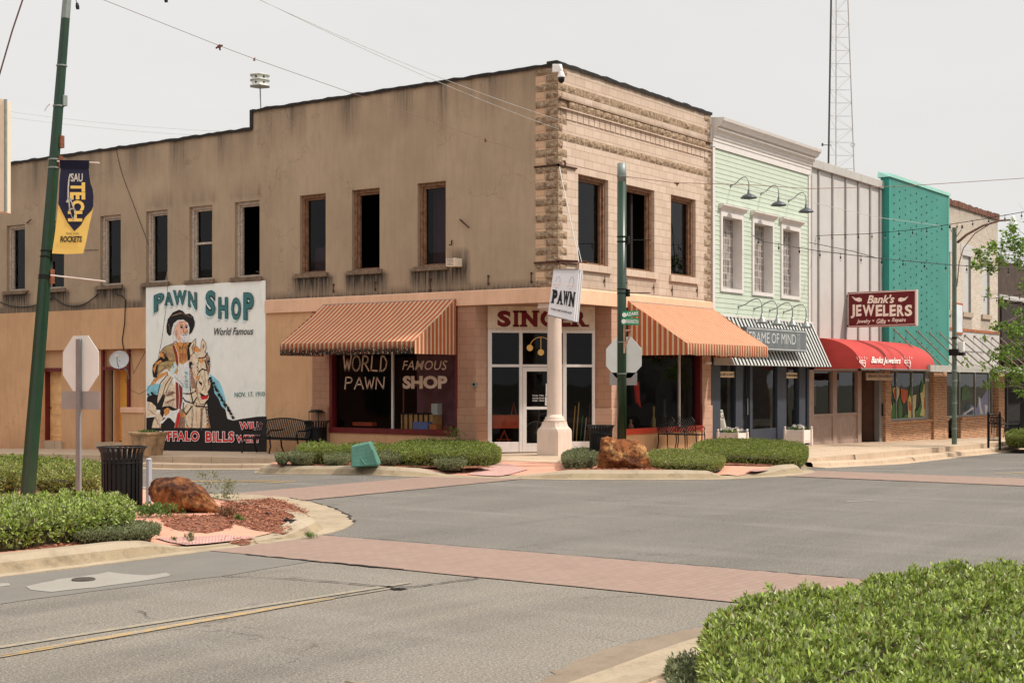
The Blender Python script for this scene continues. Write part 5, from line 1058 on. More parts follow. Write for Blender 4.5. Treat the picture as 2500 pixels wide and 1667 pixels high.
def cprof(name, x0, x1, pts, m, root):   # moulding extruded along x; pts (outward, z)
    mb = MB(); n = len(pts); mb.add([(x, -o_, z) for x in (x0, x1) for o_, z in pts], [(j, j+1, n+j+1, n+j) for j in range(n-1)]+[tuple(range(n)), tuple(range(n, 2*n))[::-1]]); return obj(name, mb, m, root)
cor = cprof('cornice', 8.08, 15.16, [(0, 8.8), (.05, 8.8), (.05, 8.97), (.07, 8.99), (.07, 9.06), (.10, 9.09), (.10, 9.16), (.13, 9.18), (.13, 9.24), (.2, 9.28), (.2, 9.36), (.3, 9.40), (.34, 9.48), (.40, 9.54), (.42, 9.62), (0, 9.66)], WHT2, GB)
mb = comb_strip(8.12, 15.12, .08, .5, -.198, -.245, 9.29, 9.35)
obj('dentils', mb, WHT2, cor)
def gblock():
    m, t, b = nodes('glass_block'); s = xyz(t); p = pos(t); bt = brick(t, comb(t, s[0], s[2]), .155, .21, .018, rgb(112, 104, 98), rgb(176, 166, 158), rgb(196, 186, 178), off=0, bias=-.1)
    c = mixc(t, ramp(t, noise(t, p, 6, 5), [(.35, gray(0)), (.7, gray(.6))]), bt.outputs['Color'], rgb(96, 90, 86)); t.links.new(c, b.inputs['Base Color']); b.inputs['Roughness'].default_value = .18; bump(t, b, math_(t, 'ADD', math_(t, 'MULTIPLY', bt.outputs['Fac'], .6), noise(t, p, 14, 2)), .7, .02); return m
GBL = gblock()
for a, b in gw:
    f_ = MB(); t_ = .11
    f_.box(a-t_, a+.0, -.055, .3, gz[0]-t_, gz[1]); f_.box(b, b+t_, -.055, .3, gz[0]-t_, gz[1]); f_.box(a-t_, b+t_, -.056, .3, gz[1], gz[1]+.2); f_.box(a, b, -.056, .3, gz[0]-t_, gz[0])
    o = obj('window', f_, WHT2, GB); cprof('head_moulding', a-.2, b+.2, [(.0, gz[1]+.2), (.06, gz[1]+.2), (.1, gz[1]+.24), (.18, gz[1]+.3), (.18, gz[1]+.34), (0, gz[1]+.36)], WHT2, o)
    g_ = MB(); g_.quad((a, .26, gz[0]), (b, .26, gz[0]), (b, .26, gz[1]), (a, .26, gz[1])); obj('glass_blocks', g_, GBL, o)
# ribbed metal awning
RIBW = plain('white_metal_roofing', rgb(206, 206, 200, 1.0), .45, .05, 4, dirt=.1); RIBK = plain('black_metal_rib', rgb(34, 36, 38, 1.2), .5, .1)
aw = thing('ribbed_metal_awning', 'sloping white metal awning with black ribs over the green shop', 'awning', (11.6, -.1, 2.5))
pA_, pB_ = (-.06, 3.93), (-.74, 2.49)
mb = MB(); mb.add([(x, y, z) for x in (8.12, 15.2) for y, z in (pA_, pB_, (-.06, 2.49))], [(0, 1, 4, 3), (0, 2, 1), (3, 4, 5), (1, 2, 5, 4), (0, 3, 5, 2)]); obj('roof_sheet', mb, RIBW, aw)
mb = MB(); x = 8.2; dv = Vector((0, pB_[0]-pA_[0], pB_[1]-pA_[1])); nv = Vector((0, dv.z, -dv.y)).normalized(); nv = nv if nv.y < 0 else -nv
while x < 15.2:
    c = Vector((x, (pA_[0]+pB_[0])/2, (pA_[1]+pB_[1])/2))+nv*.012; mb.obox(c, (.03, 0, 0), dv*.5, nv*.012); x += .235
o = obj('ribs', mb, RIBK, aw); mb = MB(); mb.box(8.1, 15.22, -.09, -.04, 3.9, 3.97); obj('top_flashing', mb, WHT2, aw)
mb = MB(); mb.box(15.19, 15.23, -.74, -.06, 2.47, 2.5); obj('end_trim', mb, RIBK, aw)
sg = thing('gallery_sign', 'long grey sign reading FRAME OF MIND on the ribbed awning', 'sign', (12.6, -.8, 2.8))
sx0, sx1 = onB(1822, 835, -.86).x, onB(1965, 840, -.8).x; sz1, sz0 = 3.60, 2.93
GREYS = plain('sign_grey', rgb(98, 102, 104, 1.15), .6, .1, 3, dirt=.2); PALE = plain('sign_pale_grey', rgb(182, 184, 182, 1.1), .6, .05)
mb = MB(); mb.box(sx0, sx1, -.86, -.72, sz0, sz1); bd_ = obj('board', mb, GREYS, sg, bevel=.01)
mb = MB()
for a in ((sx0+.04, sx1-.04, sz1-.06, sz1-.035), (sx0+.04, sx1-.04, sz0+.035, sz0+.06), (sx0+.04, sx0+.065, sz0+.04, sz1-.04), (sx1-.065, sx1-.04, sz0+.04, sz1-.04)): mb.box(a[0], a[1], -.868, -.861, a[2], a[3])
S2 = lambda x0, x1, y1, y0: quadmap(onB(x0, y1[0], -.866), onB(x1, y1[1], -.866), onB(x1, y0[1], -.866), onB(x0, y0[0], -.866))
q = lambda a, b, c, d: quadmap((a, -.866, c), (b, -.866, c), (b, -.866, d), (a, -.866, d))
xf = onB(1943, 830, -.866).x; xo = onB(1884, 830, -.866).x; xm = onB(1908, 830, -.866).x
write(mb, 'FRAME', q(onB(1829, 830, -.866).x, onB(1879, 830, -.866).x, sz0+.22, sz1-.14), -.0); write(mb, 'OF', q(xo, onB(1902, 830, -.866).x, sz0+.22, sz1-.14)); write(mb, 'MIND', q(xm, xf, sz0+.22, sz1-.14))
for k in range(4):
    xx = xf+.1+k*.06; ribbon(mb, [(xx+.025*math.sin(i*1.1), -.866, sz0+.1+i*.05) for i in range(10)], .018, (0, -1, 0))
obj('lettering', mb, PALE, bd_)
LAMPM = plain('dark_grey_lamp', rgb(84, 88, 94), .4, .1, 4, metal=.3); GALV = plain('galvanised_pipe', rgb(150, 152, 150), .4, .1, 8, metal=.5)
def gooseneck(px, py, out, drop, cone, label, group):
    a = onB(px, py, 0); t_ = thing('gooseneck_lamp', label, 'wall lamp', tuple(a), group)
    pts = [a+Vector((0, -o_*out, z)) for o_, z in ((0, 0), (.12, .02), (.3, .06), (.5, .16), (.68, .22), (.84, .22), (.95, .15), (1.0, .03), (1.0, -drop+.12))]
    obj('arm', MB().tube(pts, .018, 8), GALV, t_, smooth=True); obj('wall_plate', MB().lathe(a, [(.05, 0), (.05, .02), (.02, .03)], 12, (0, -1, 0)), GALV, t_)
    e = a+Vector((0, -out, -drop)); 
    if not cone: pr = [(.035, .16), (.04, .08), (.05, .07), (.055, .05), (.1, .035), (.19, -.01), (.235, -.06), (.245, -.085), (.235, -.085), (.18, -.03), (.02, .02)]
    else: pr = [(.035, .2), (.04, .12), (.05, .1), (.12, -.02), (.2, -.1), (.19, -.1), (.05, .06)]
    obj('shade', MB().lathe(e, pr, 24), LAMPM if not cone else GALV, t_, smooth=True)
for (px, py), w_ in zip(((1783, 454), (1857, 473), (1925, 490)), ('left', 'middle', 'right')): gooseneck(px, py, .6, .33, False, 'dark grey gooseneck barn lamp above the %s glass block window' % w_, 'barn lamps above the glass block windows')
for (px, py), w_ in zip(((1802, 749), (1840, 754), (1878, 758), (1912, 762)), ('leftmost', 'second from left', 'third from left', 'rightmost')): gooseneck(px, py, .78, .42, True, 'small silver gooseneck lamp over the grey sign, %s' % w_, 'sign lamps above the grey sign')
# navy shopfront
mb = MB(); nb = MB(); yy = .12
def xb(px): return onB(px, 900, yy).x
posts = [(8.1, xb(1750)), (xb(1789), xb(1806)), (xb(1824), xb(1830)), (xb(1891), xb(1913)), (xb(1943), xb(1958)), (xb(1963), 15.1)]
for i, (a, b) in enumerate(posts): mb.box(a, b, -.0+(.02 if i in (1, 2, 3) else 0), .2+.01*i, -.1, 3.2)
mb.box(8.1, 15.1, .04, .15, 2.75, 3.85); mb.box(8.1, 15.1, .06, .14, -.12, .55); obj('shopfront_frame', mb, NAVY, GB)
for (a, b) in ((xb(1750), xb(1789)), (xb(1830), xb(1891)), (xb(1913), xb(1943))): pane(GB, a, b, .55, 2.75, .1)
fwall('upper_backing', GB, 8.1, 15.1, 2.7, 3.9, NAVY, y=.16, cell=1)
dn = MB(); dn.box(xb(1806), xb(1824), .13, .17, -.05, 2.7); o = obj('door', dn, NAVY, GB); o2 = MB(); o2.box(xb(1806)+.1, xb(1824)-.08, .12, .129, .3, 2.5); obj('pane', o2, plain('black_glass', rgb(26, 26, 28), .05, spec=.8), o); obj('handle', MB().tube([(xb(1823)-.02, .08, 1.0), (xb(1823)-.02, .08, 1.5)], .02), GALV, o)
CREAMS = plain('cream_sign', rgb(214, 190, 158, 1.15), .7, .06)
for s, x0, x1, y0, y1, lb in (('GALLERY & GIFTS', 1750, 1793, 907, 921, 'cream window sign reading GALLERY & GIFTS'), ('CUSTOM FRAMING', 1911, 1948, 910, 923, 'cream window sign reading CUSTOM FRAMING')):
    a, b = onB(x0, y1, .09), onB(x1, y0, .09); t_ = thing('window_sign', lb, 'sign', (a.x, .09, a.z)); mb = MB(); mb.box(a.x, b.x, .07, .09, a.z, b.z); o = obj('board', mb, CREAMS, t_)
    mb = MB(); write(mb, s, quadmap((a.x+.02, .065, a.z+.05), (b.x-.04, .065, a.z+.05), (b.x-.04, .065, b.z-.05), (a.x+.02, .065, b.z-.05)), .02); obj('lettering', mb, BLK, o)
a = onB(1750, 1050, .05); b = onB(1775, 1050, .05); mb = MB(); tl_ = onB(1751, 1000, .05); tr__ = onB(1764, 1000, .05)
mb.prism([a, b, tr__, tl_], (0, .02, 0)); rg = obj('poster_board', mb, plain('pale_poster', rgb(186, 192, 180), .8), None, base=(a.x, .05, a.z)); tag(rg, 'pale leaning notice board with large letters RG in the shop window', 'notice board')
mb = MB(); write(mb, 'RG', quadmap(onB(1751, 1022, .045), onB(1768, 1022, .045), onB(1764, 1003, .045), onB(1751, 1003, .045)), -.005); 
for k in range(8): ribbon(mb, [onB(1753, 1026+k*2.6, .045), onB(1766+k*.6, 1026+k*2.6, .045)], .012, (0, -1, 0))
o = obj('lettering', mb, plain('red_brown_print', rgb(120, 60, 52), .8), None, base=(a.x, .05, a.z)); o.location = (0, 0, 0); o.parent = rg
# items seen through the gallery windows: leaning frames, plants, a panel painted as a reflection
mb = MB(); mb.quad((xb(1832), .9, .6), (xb(1888), 1.6, .6), (xb(1888), 1.6, 2.7), (xb(1832), .9, 2.7)); 
def reflm():
    m, t, b = nodes('painted_reflection'); s = xyz(t); bt = brick(t, comb(t, math_(t, 'ADD', s[0], math_(t, 'MULTIPLY', s[2], .4)), s[2]), .11, .06, .006, rgb(140, 130, 118), rgb(118, 112, 104), rgb(24, 22, 22)); t.links.new(bt.outputs['Color'], b.inputs['Base Color']); return m
obj('reflection_panel', mb, reflm(), GB)  # panel patterned as the roof mirrored from across the street; painted reflection
mb = MB()
for dx in (0, .3): mb.box(xb(1915)+dx, xb(1915)+dx+.05, .6, .65, .5, 2.0); 
mb.box(xb(1915), xb(1938), .6, .65, 1.95, 2.0); obj('display_frame', mb, plain('gilt_frame', rgb(150, 118, 70), .5), GB)
# ---------------- pale panel building
PB2 = thing('pale_panel_building', 'off white flat panel facade with grey vertical battens between the green and teal fronts', 'building', (18.3, 0, -.1))
shell(PB2, 15.1, 21.6, 9.3); PAN = plain('off_white_panel', rgb(214, 208, 202, .80), .55, .05, 1.2, dirt=.12); BAT = plain('grey_batten', rgb(160, 154, 148, .85), .5, .08, 6)
fwall('facade_panel', PB2, 15.1, 21.6, 2.4, 9.3, PAN, cell=.5)
for px in (1997, 2031, 2063, 2094, 2123): x = Bx(px); mb = MB(); mb.box(x-.045, x+.045, -.05, 0, 3.4, 9.08); obj('batten', mb, BAT, PB2)
obj('edge_trim', MB().box(21.36, 21.6, -.06, 0, 3.3, 9.08), BAT, PB2); obj('edge_trim', MB().box(15.11, 15.25, -.04, 0, 3.85, 9.08), BAT, PB2)
mb = MB(); mb.box(15.1, 21.62, -.12, .3, 9.08, 9.36); obj('fascia', mb, plain('fascia_grey', rgb(196, 190, 182, .85), .6, .06, 3, dirt=.3), PB2, bevel=.01)
TAUPE = plain('taupe_shopfront', rgb(146, 124, 112, 1.3), .7, .12, 4, dirt=.35)
yy = .05; mb = MB(); xs_ = [15.1, xb(1984), xb(2031), xb(2041), xb(2091), xb(2100)]; zr0, zr1, ztp = .82, .92, 2.55
fwall('shop_wall', PB2, 15.1, xs_[5], 2.35, 3.5, TAUPE, y=.06, cell=1)
mb.box(15.1, xs_[1], 0, .15, -.35, 2.6); mb.box(xs_[2], xs_[3], .01, .16, -.35, 2.6); mb.box(xs_[4], xs_[5], 0, .15, -.35, 2.6); mb.box(15.1, xs_[5], .02, .14, zr0, zr1); mb.box(15.1, xs_[5], .05, .14, -.35, zr0); mb.box(15.1, xs_[5], .02, .17, -.35, .0)
obj('shopfront_frame', mb, TAUPE, PB2); pane(PB2, xs_[1], xs_[2], zr1, 2.6, .1); pane(PB2, xs_[3], xs_[4], zr1, 2.6, .1)
mb = MB(); mb.box(xs_[5], xb(2144), .9, .95, -.2, 2.6); mb.quad((xs_[5], .15, -.2), (xs_[5], .9, -.2), (xs_[5], .9, 2.6), (xs_[5], .15, 2.6)); obj('door', mb, plain('dark_brown_door', rgb(48, 40, 36), .6), PB2)
mb = MB(); mb.box(xb(2144), xb(2155), 0, .2, -.35, 2.6); o = obj('door_post', mb, plain('grey_door_post', rgb(134, 128, 124), .6, .1, 5), PB2); obj('handle', MB().tube([(xb(2149), -.04, .75), (xb(2149), -.04, 1.2)], .03), BLK, o)
# stove pipe looking reflections, built as pale blocks behind the glass
mb = MB()
for a, b in ((2018, 2030), (2050, 2068)): mb.box(xb(a), xb(b), 1.2, 1.5, 1.15, 1.9)
obj('reflection_block', mb, plain('reflection_white', rgb(160, 150, 140), .7), PB2)
# red barrel awning
ra = thing('red_barrel_awning', 'rounded red fabric awning with white lettering over the jewellery shop door', 'awning', (18.9, -.7, 2.4))
ax0, ax1, ap, azt, azb = 15.45, 22.75, 1.62, 3.46, 2.43
def curve(th): return (-.02-ap*math.sin(th)**1.0, azb+(azt-azb)*math.cos(th)**.9 if th < math.pi/2-1e-6 else azb)
REDF = plain('red_awning_fabric', rgb(190, 66, 60, .92), .75, .07, 2.5); REDD = plain('red_awning_shaded', rgb(150, 30, 30, 1.1), .75, .07, 2.5)  # second red is a shaded copy of the same fabric, left unused
mb = MB(); n = 16; nxs = 6
for i in range(nxs+1):
    x = ax0+(ax1-ax0)*i/nxs
    for j in range(n+1): y, z = curve(math.pi/2*j/n); mb.v.append((x, y, z+(.012*math.sin(j*.8) if 0 < i < nxs else 0)))
mb.f += [(i*(n+1)+j, i*(n+1)+j+1, (i+1)*(n+1)+j+1, (i+1)*(n+1)+j) for i in range(nxs) for j in range(n)]; mb.m += [0]*nxs*n
cv = obj('canvas', mb, REDF, ra, smooth=True)
for x, s in ((ax0, 0), (ax1, 1)): mb = MB(); mb.poly([(x, -.02, azb)]+[(x,)+curve(math.pi/2*j/n) for j in range(n+1)]); obj('end_panel', mb, REDF, ra)
mb = MB(); mb.bar((ax0, -ap-.02, azb), (ax1, -ap-.02, azb), .035); obj('front_bar', mb, GALV, ra)
def onCurve(px, py):
    best = None
    for k in range(1, 60):
        th = math.pi/2*k/60; y, z = curve(th); p = onB(px, py, y-.012)
        if best is None or abs(p.z-z) < best[0]: best = (abs(p.z-z), Vector((p.x, y-.012, z+.008)))
    return best[1]
mb = MB(); qs = [onCurve(2125, 893), onCurve(2197, 895), onCurve(2197, 875), onCurve(2125, 872)]; write(mb, 'Banks Jewelers', quadmap(*[Vector((p.x, p.y-.03, p.z+.02)) for p in qs]), .022, .3)
for cx_, cy_ in ((2105, 890), (2215, 890)):
    P = lambda dx, dy: onCurve(cx_+dx, cy_+dy)+Vector((0, -.02, .01))
    for pl_ in ([(-7, -9), (6, -8), (7, -3), (5, 9), (-8, -4), (-7, -9)], [(-8, -4), (7, -3)], [(-2, -9), (-2, -3), (5, 9)]): ribbon(mb, [P(*p) for p in pl_], .025, (0, -1, .5))
    for k in range(5): ribbon(mb, [P(-12+k*5.5, -12-(k % 2)*1), P(-15+k*6.2, -17-(k % 2)*2)], .02, (0, -1, .5))
obj('lettering', mb, plain('white_print', rgb(226, 216, 208, 1.1), .7), cv)
# projecting maroon sign
MAR = plain('maroon_sign_paint', rgb(92, 10, 18, 1.3), .4, .1, 5); SX = Bx(2067)
ps = thing('projecting_sign', 'maroon double sided sign projecting from the wall with white JEWELERS lettering', 'sign', (SX, -1.5, 3.9))
def onSX(px, py, off=0): return onA(px, py, SX-.1-off)
c1, c2, c3, c4 = onSX(2069, 800), onSX(2237, 794.5), onSX(2237, 706), onSX(2067, 714); ya, yb = c1.y, c2.y; za, zb_ = (c1.z+c2.z)/2, (c3.z+c4.z)/2
mb = MB(); mb.box(SX-.1, SX+.1, yb, ya, za, zb_); bx_ = obj('cabinet', mb, plain('pale_sign_edge', rgb(212, 182, 176), .5, .05), ps, bevel=.01)
mb = MB(); mb.box(SX-.112, SX-.099, yb+.03, ya-.01, za+.02, zb_-.02); fc = obj('face', mb, MAR, bx_)
WL = plain('cream_sign_letters', rgb(222, 206, 190, 1.3), .6, .05, 8)
mb = MB(); S_ = lambda x0, x1, y0, y1, dy=0: quadmap(onSX(x0, y1+dy, .016), onSX(x1, y1, .016), onSX(x1, y0, .016), onSX(x0, y0+dy, .016))
write(mb, "Bank's", S_(2117, 2184, 719, 740, 1), .03, .3); 
for ch, (a, b) in zip('JEWELERS', ((2076, 2088), (2089, 2104), (2105, 2136), (2137, 2155), (2155, 2170), (2171, 2188), (2189, 2208), (2208, 2228))): write(mb, ch, S_(a+.8, b-.8, 743, 771+(5 if ch == 'J' else 0), 1.5), .04)
write(mb, 'Jewelry', S_(2091, 2126, 779, 791, .5), .02, .35); write(mb, 'Gifts', S_(2140, 2163, 778, 790), .02, .35); write(mb, 'Repairs', S_(2177, 2212, 776, 788), .02, .35)
for px in (2132, 2170): mb.poly([onSX(px-3, 781, .016), onSX(px, 786, .016), onSX(px+3, 781, .016)])
for s_ in (-1, 1):
    cx_ = 2150+s_*50+(-5 if s_ < 0 else 2); 
    mb.poly([onSX(cx_-s_*9, 729, .016), onSX(cx_-s_*3, 726, .016), onSX(cx_+s_*6, 728, .016), onSX(cx_+s_*16, 723, .016), onSX(cx_+s_*8, 733, .016), onSX(cx_-s_*2, 737, .016), onSX(cx_-s_*9, 735, .016)])
ribbon(mb, [onSX(2071, 717, .016), onSX(2234.5, 709.5, .016), onSX(2234.5, 791.5, .016)], .02, (1, 0, 0)); ribbon(mb, [onSX(2072, 796.5, .016), onSX(2234.5, 791, .016)], .016, (1, 0, 0)); ribbon(mb, [onSX(2071, 717, .016), onSX(2072, 796.5, .016)], .016, (1, 0, 0))
obj('lettering', mb, WL, fc)
mb = MB(); mb.box(SX-.04, SX+.04, ya, 0, zb_-.15, zb_-.1); mb.box(SX-.04, SX+.04, ya, 0, za+.02, za+.08); mb.tube([(SX, yb+.4, zb_), (SX, yb+.4, zb_+.1)], .01); obj('bracket', mb, BLK, ps)
hs = onB(2115, 928, -.9); he = onB(2177, 911, -.9); t_ = thing('hanging_sign', 'small tan hanging sign under the red awning with brown script', 'sign', (hs.x, -.9, hs.z))
mb = MB(); mb.box(hs.x, he.x, -.92, -.88, hs.z, he.z); o = obj('board', mb, plain('tan_sign_board', rgb(178, 152, 126, 1.3), .7), t_); mb = MB(); write(mb, 'Banks Jewelers', quadmap((hs.x+.12, -.93, hs.z+.06), (he.x-.12, -.93, hs.z+.06), (he.x-.12, -.93, he.z-.05), (hs.x+.12, -.93, he.z-.05)), -.005, .3); obj('lettering', mb, plain('brown_script', rgb(70, 40, 30), .7), o)
mb = MB(); mb.bar((hs.x+.1, -.9, he.z), (hs.x+.1, -.9, he.z+.12), .012); mb.bar((he.x-.1, -.9, he.z), (he.x-.1, -.9, he.z+.12), .012); obj('hanger', mb, BLK, t_)
# ---------------- teal building
TB = thing('teal_metal_building', 'bright teal corrugated metal facade studded with small bolts', 'building', (25, -.3, -.2)); shell(TB, 21.6, 28.3, 9.4)
TEAL = plain('teal_metal', rgb(92, 164, 150, .98), .45, .08, .8, dirt=.12); TEALD = plain('teal_flat_metal', rgb(44, 138, 124, 1.05), .45, .08, 1)
mb = MB(); x = 21.78; k = 0; vs = []; pr = [(0, 0), (.05, 0), (.065, -.022), (.1, -.022), (.115, 0)]
while x < 28.25:
    for dx, dy in pr[:-1]: vs.append((x+dx, -.3+dy))
    x += .115
vs.append((28.3, -.3)); mb.add([(a, b, z) for a, b in vs for z in (2.6, 9.55)], [(2*i, 2*i+2, 2*i+3, 2*i+1) for i in range(len(vs)-1)]); obj('corrugated_sheet', mb, TEAL, TB)
obj('side_panel', MB().box(21.62, 21.78, -.31, .02, 2.6, 9.55), TEALD, TB); obj('side_panel', MB().box(28.2, 28.32, -.34, 0, 2.6, 9.5), TEAL, TB)
mb = MB(); mb.add([(21.5, -.38, 9.5), (28.35, -.38, 9.5), (28.35, -.38, 9.62), (21.6, -.38, 9.62), (21.5, .1, 9.5), (28.35, .1, 9.5), (28.35, .1, 9.72), (21.6, .1, 9.72)], [(0, 1, 2, 3), (3, 2, 6, 7), (0, 3, 7, 4), (1, 5, 6, 2), (0, 4, 5, 1)]); obj('cap_flashing', mb, plain('pale_teal_metal', rgb(150, 200, 186), .5, .08), TB)
mb = MB(); cols = [onB(px, 600, -.3).x for px in (2181, 2195, 2209, 2222, 2235.5, 2248.4, 2261, 2273.7, 2286)]
for i, x in enumerate(cols):
    for k in range(21): mb.lathe((x, -.318, 3.0+k*.31-(i % 2)*.0+(-.0 if i % 2 == 0 else -.13)), [(.03, 0), (.03, .02)], 6, (0, -1, 0))
obj('bolts', mb, plain('dark_bolt', rgb(24, 44, 42), .6), TB)['kind'] = 'stuff'
def brickm():
    m, t, b = nodes('red_brown_brick'); g = N(t, 'ShaderNodeNewGeometry'); s = xyz(t); p = pos(t)
    ab = N(t, 'ShaderNodeVectorMath'); ab.operation = 'ABSOLUTE'; t.links.new(g.outputs['Normal'], ab.inputs[0]); sn = N(t, 'ShaderNodeSeparateXYZ'); t.links.new(ab.outputs[0], sn.inputs[0])
    u = mixc(t, math_(t, 'GREATER_THAN', sn.outputs[0], .5), comb(t, s[0], s[2]), comb(t, s[1], s[2]))
    bt = brick(t, u, .2, .068, .009, rgb(172, 112, 72, 1.1), rgb(84, 46, 32, 1.1), rgb(206, 180, 150, 1.1), bias=-.1)
    c = mixc(t, ramp(t, noise(t, p, 9, 3), [(.4, gray(0)), (.7, gray(.5))]), bt.outputs['Color'], rgb(178, 128, 88)); t.links.new(c, b.inputs['Base Color']); b.inputs['Roughness'].default_value = .9; bump(t, b, bt.outputs['Fac'], -.6, .01); return m
BRK = brickm(); yy = .0
def bx(px): return onB(px, 900, 0).x
def brick_front(root, piers, wins, x0, x1):
    mb = MB()
    for a, b in piers: mb.box(a, b, -.12, .3, -.75, 2.7)
    for a, b in wins: mb.box(a, b, -.02, .3, -.75, .42); mb.box(a-.02, b+.02, -.07, .2, .42, .53)
    obj('brick_base', mb, BRK, root)
brick_front(TB, [(bx(2155), bx(2168)), (bx(2273), bx(2299))], [(bx(2168), bx(2273))], 21.7, 28.3)
ALU = plain('aluminium_frame', rgb(150, 146, 138), .4, .08, 5, metal=.4)
mb = MB(); wa_, wb_ = bx(2168), bx(2273); mb.box(wa_, wb_, .02, .12, .53, .62); mb.box(wa_, wb_, .02, .12, 2.62, 2.75)
for px in (2169, 2191, 2229, 2262): x = bx(px); mb.box(x-.03, x+.03, .03, .11, .62, 2.62)
mb.box(bx(2262), wb_, .04, .1, .62, 2.62); o = obj('shop_window', mb, ALU, TB); pane(o, wa_, wb_, .62, 2.62, .075)
fwall('shop_wall', TB, 21.6, 28.3, 2.62, 3.3, plain('dark_soffit_wall', rgb(60, 52, 46), .9), y=-.0, cell=1)
# painted flowers on the shop glass
FY, FG, FO = plain('window_paint_yellow', rgb(206, 190, 128), .6, .15, 8), plain('window_paint_green', rgb(66, 110, 44), .6, .2, 6), plain('window_paint_orange', rgb(190, 84, 36), .6, .2, 8)
def F6(X, Y): return 2130+X/6.533, 840+Y/6.533
def wpoly(lst, ms, root, y=.066):
    mb = MB(); lay = 0
    for mi, pts in lst: lay += 1; mb.cur = mi; mb.poly([onB(*F6(*p), y-lay*.0006) for p in pts])
    obj('window_painting', mb, ms, root)
wpoly([(1, [(280, 700), (305, 610), (320, 700), (310, 860), (285, 860)]), (0, [(238, 640), (265, 660), (290, 830), (320, 1070), (290, 1130), (280, 1290), (240, 1200)]), (1, [(290, 1290), (280, 1150), (330, 920), (390, 950), (400, 1300), (330, 1300)]), (1, [(410, 1300), (415, 900), (440, 820), (480, 1000), (470, 1300)]), (0, [(320, 720), (345, 690), (380, 700), (430, 690), (430, 800), (390, 920), (350, 860)]), (2, [(340, 720), (385, 700), (395, 860), (370, 900), (340, 800)]), (2, [(238, 800), (268, 850), (270, 930), (240, 920)]),
       (0, [(560, 900), (590, 800), (630, 860), (640, 1290), (550, 1290), (570, 1100)]), (2, [(570, 900), (600, 920), (630, 1060), (580, 1060)]), (2, [(450, 700), (570, 740), (560, 870), (500, 960), (460, 880)]), (1, [(600, 650), (630, 720), (620, 850), (585, 800)]), (1, [(490, 1290), (480, 1180), (540, 1100), (575, 1170), (560, 1290)]), (0, [(645, 820), (700, 800), (690, 1000), (670, 1060), (690, 1290), (648, 1290)]), (1, [(680, 1060), (720, 1050), (770, 930), (790, 1050), (740, 1190), (690, 1180)]), (1, [(770, 640), (800, 560), (830, 640), (800, 770), (760, 760)]),
       (0, [(760, 780), (800, 760), (820, 640), (840, 620), (860, 700), (868, 1050), (835, 1275), (820, 1150), (760, 1140), (790, 1000)]), (2, [(825, 860), (855, 830), (850, 1030), (820, 1040)])], [FY, FG, FO], o)
# ---------------- white painted brick building
WBk = thing('white_brick_building', 'white painted brick building with blocked windows and rusty coping', 'building', (32, 0, -.4)); 
WB_M = cmu('worn_white_brick', 'x', rgb(222, 208, 192, .98), rgb(204, 188, 170, .98), rgb(198, 182, 164, .98), .22, .075, .01, rough_amt=1.2)
shell(WBk, 28.3, 36.1, 9.2, side=WB_M)
wzs = [(bx(2299), bx(2320), 616, 748), (bx(2350), bx(2370.5), 627, 756), (bx(2397), bx(2416), 637, 761)]
hz = [(a, b, 4.95, 7.33) for a, b, _, _ in wzs]
def stW(u, z): return max(.6*max(0, 1-(9.35-z)/1.0), .32*max(0, 1-(9.35-z)/3.5)) + (.4 if any(a-.2 < u < b+.2 for a, b, *_ in hz) and z < 4.8 else 0)
fwall('facade_wall', WBk, 28.3, 36.1, 3.9, 9.3, WB_M, hz, stain=stW, cell=.3, depth=.1)
for a, b, z0, z1 in hz:
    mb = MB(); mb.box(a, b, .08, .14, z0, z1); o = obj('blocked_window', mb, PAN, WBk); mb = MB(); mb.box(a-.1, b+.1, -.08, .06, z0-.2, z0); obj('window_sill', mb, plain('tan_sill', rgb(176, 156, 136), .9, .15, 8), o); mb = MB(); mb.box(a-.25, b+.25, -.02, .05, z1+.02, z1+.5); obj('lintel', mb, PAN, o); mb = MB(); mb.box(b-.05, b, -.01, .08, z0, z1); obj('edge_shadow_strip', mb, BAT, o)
mb = MB(); n = 40
for i in range(n): x = 28.3+7.85*i/n; mb.box(x, x+.19, -.07+random.uniform(-.01, .01), .3, 9.28+random.uniform(-.01, .01), 9.52+random.uniform(-.03, .03))
obj('coping', mb, plain('rusty_brick_coping', rgb(112, 74, 60, 1.0), .9, .5, 7, dirt=.6, bmp=.6), WBk)
mb = MB(); mb.box(28.3, 36.1, -.1, 0, 4.12, 4.24); obj('rusty_ledge', mb, plain('rust_orange', rgb(160, 98, 66), .9, .3, 6, dirt=.6), WBk)
mb = MB(); mb.box(28.3, 36.1, -.04, 0, 2.6, 3.3); mb.box(28.3, 36.1, -.07, 0, 3.3, 4.12); obj('fascia_boards', mb, PAN, WBk)
brick_front(WBk, [(28.3, bx(2305)), (bx(2432), bx(2446))], [(bx(2305), bx(2314)), (bx(2345), bx(2432))], 28.3, 36.1)
mb = MB(); 
for px in (2301, 2345, 2383, 2417, 2424): x = bx(px); mb.box(x-.035, x+.035, .03, .11, .5, 2.7)
mb.box(28.3, bx(2428), .03, .1, .5, .6); o = obj('shop_window', mb, ALU, WBk); pane(o, bx(2301), bx(2428), .6, 2.7, .07)
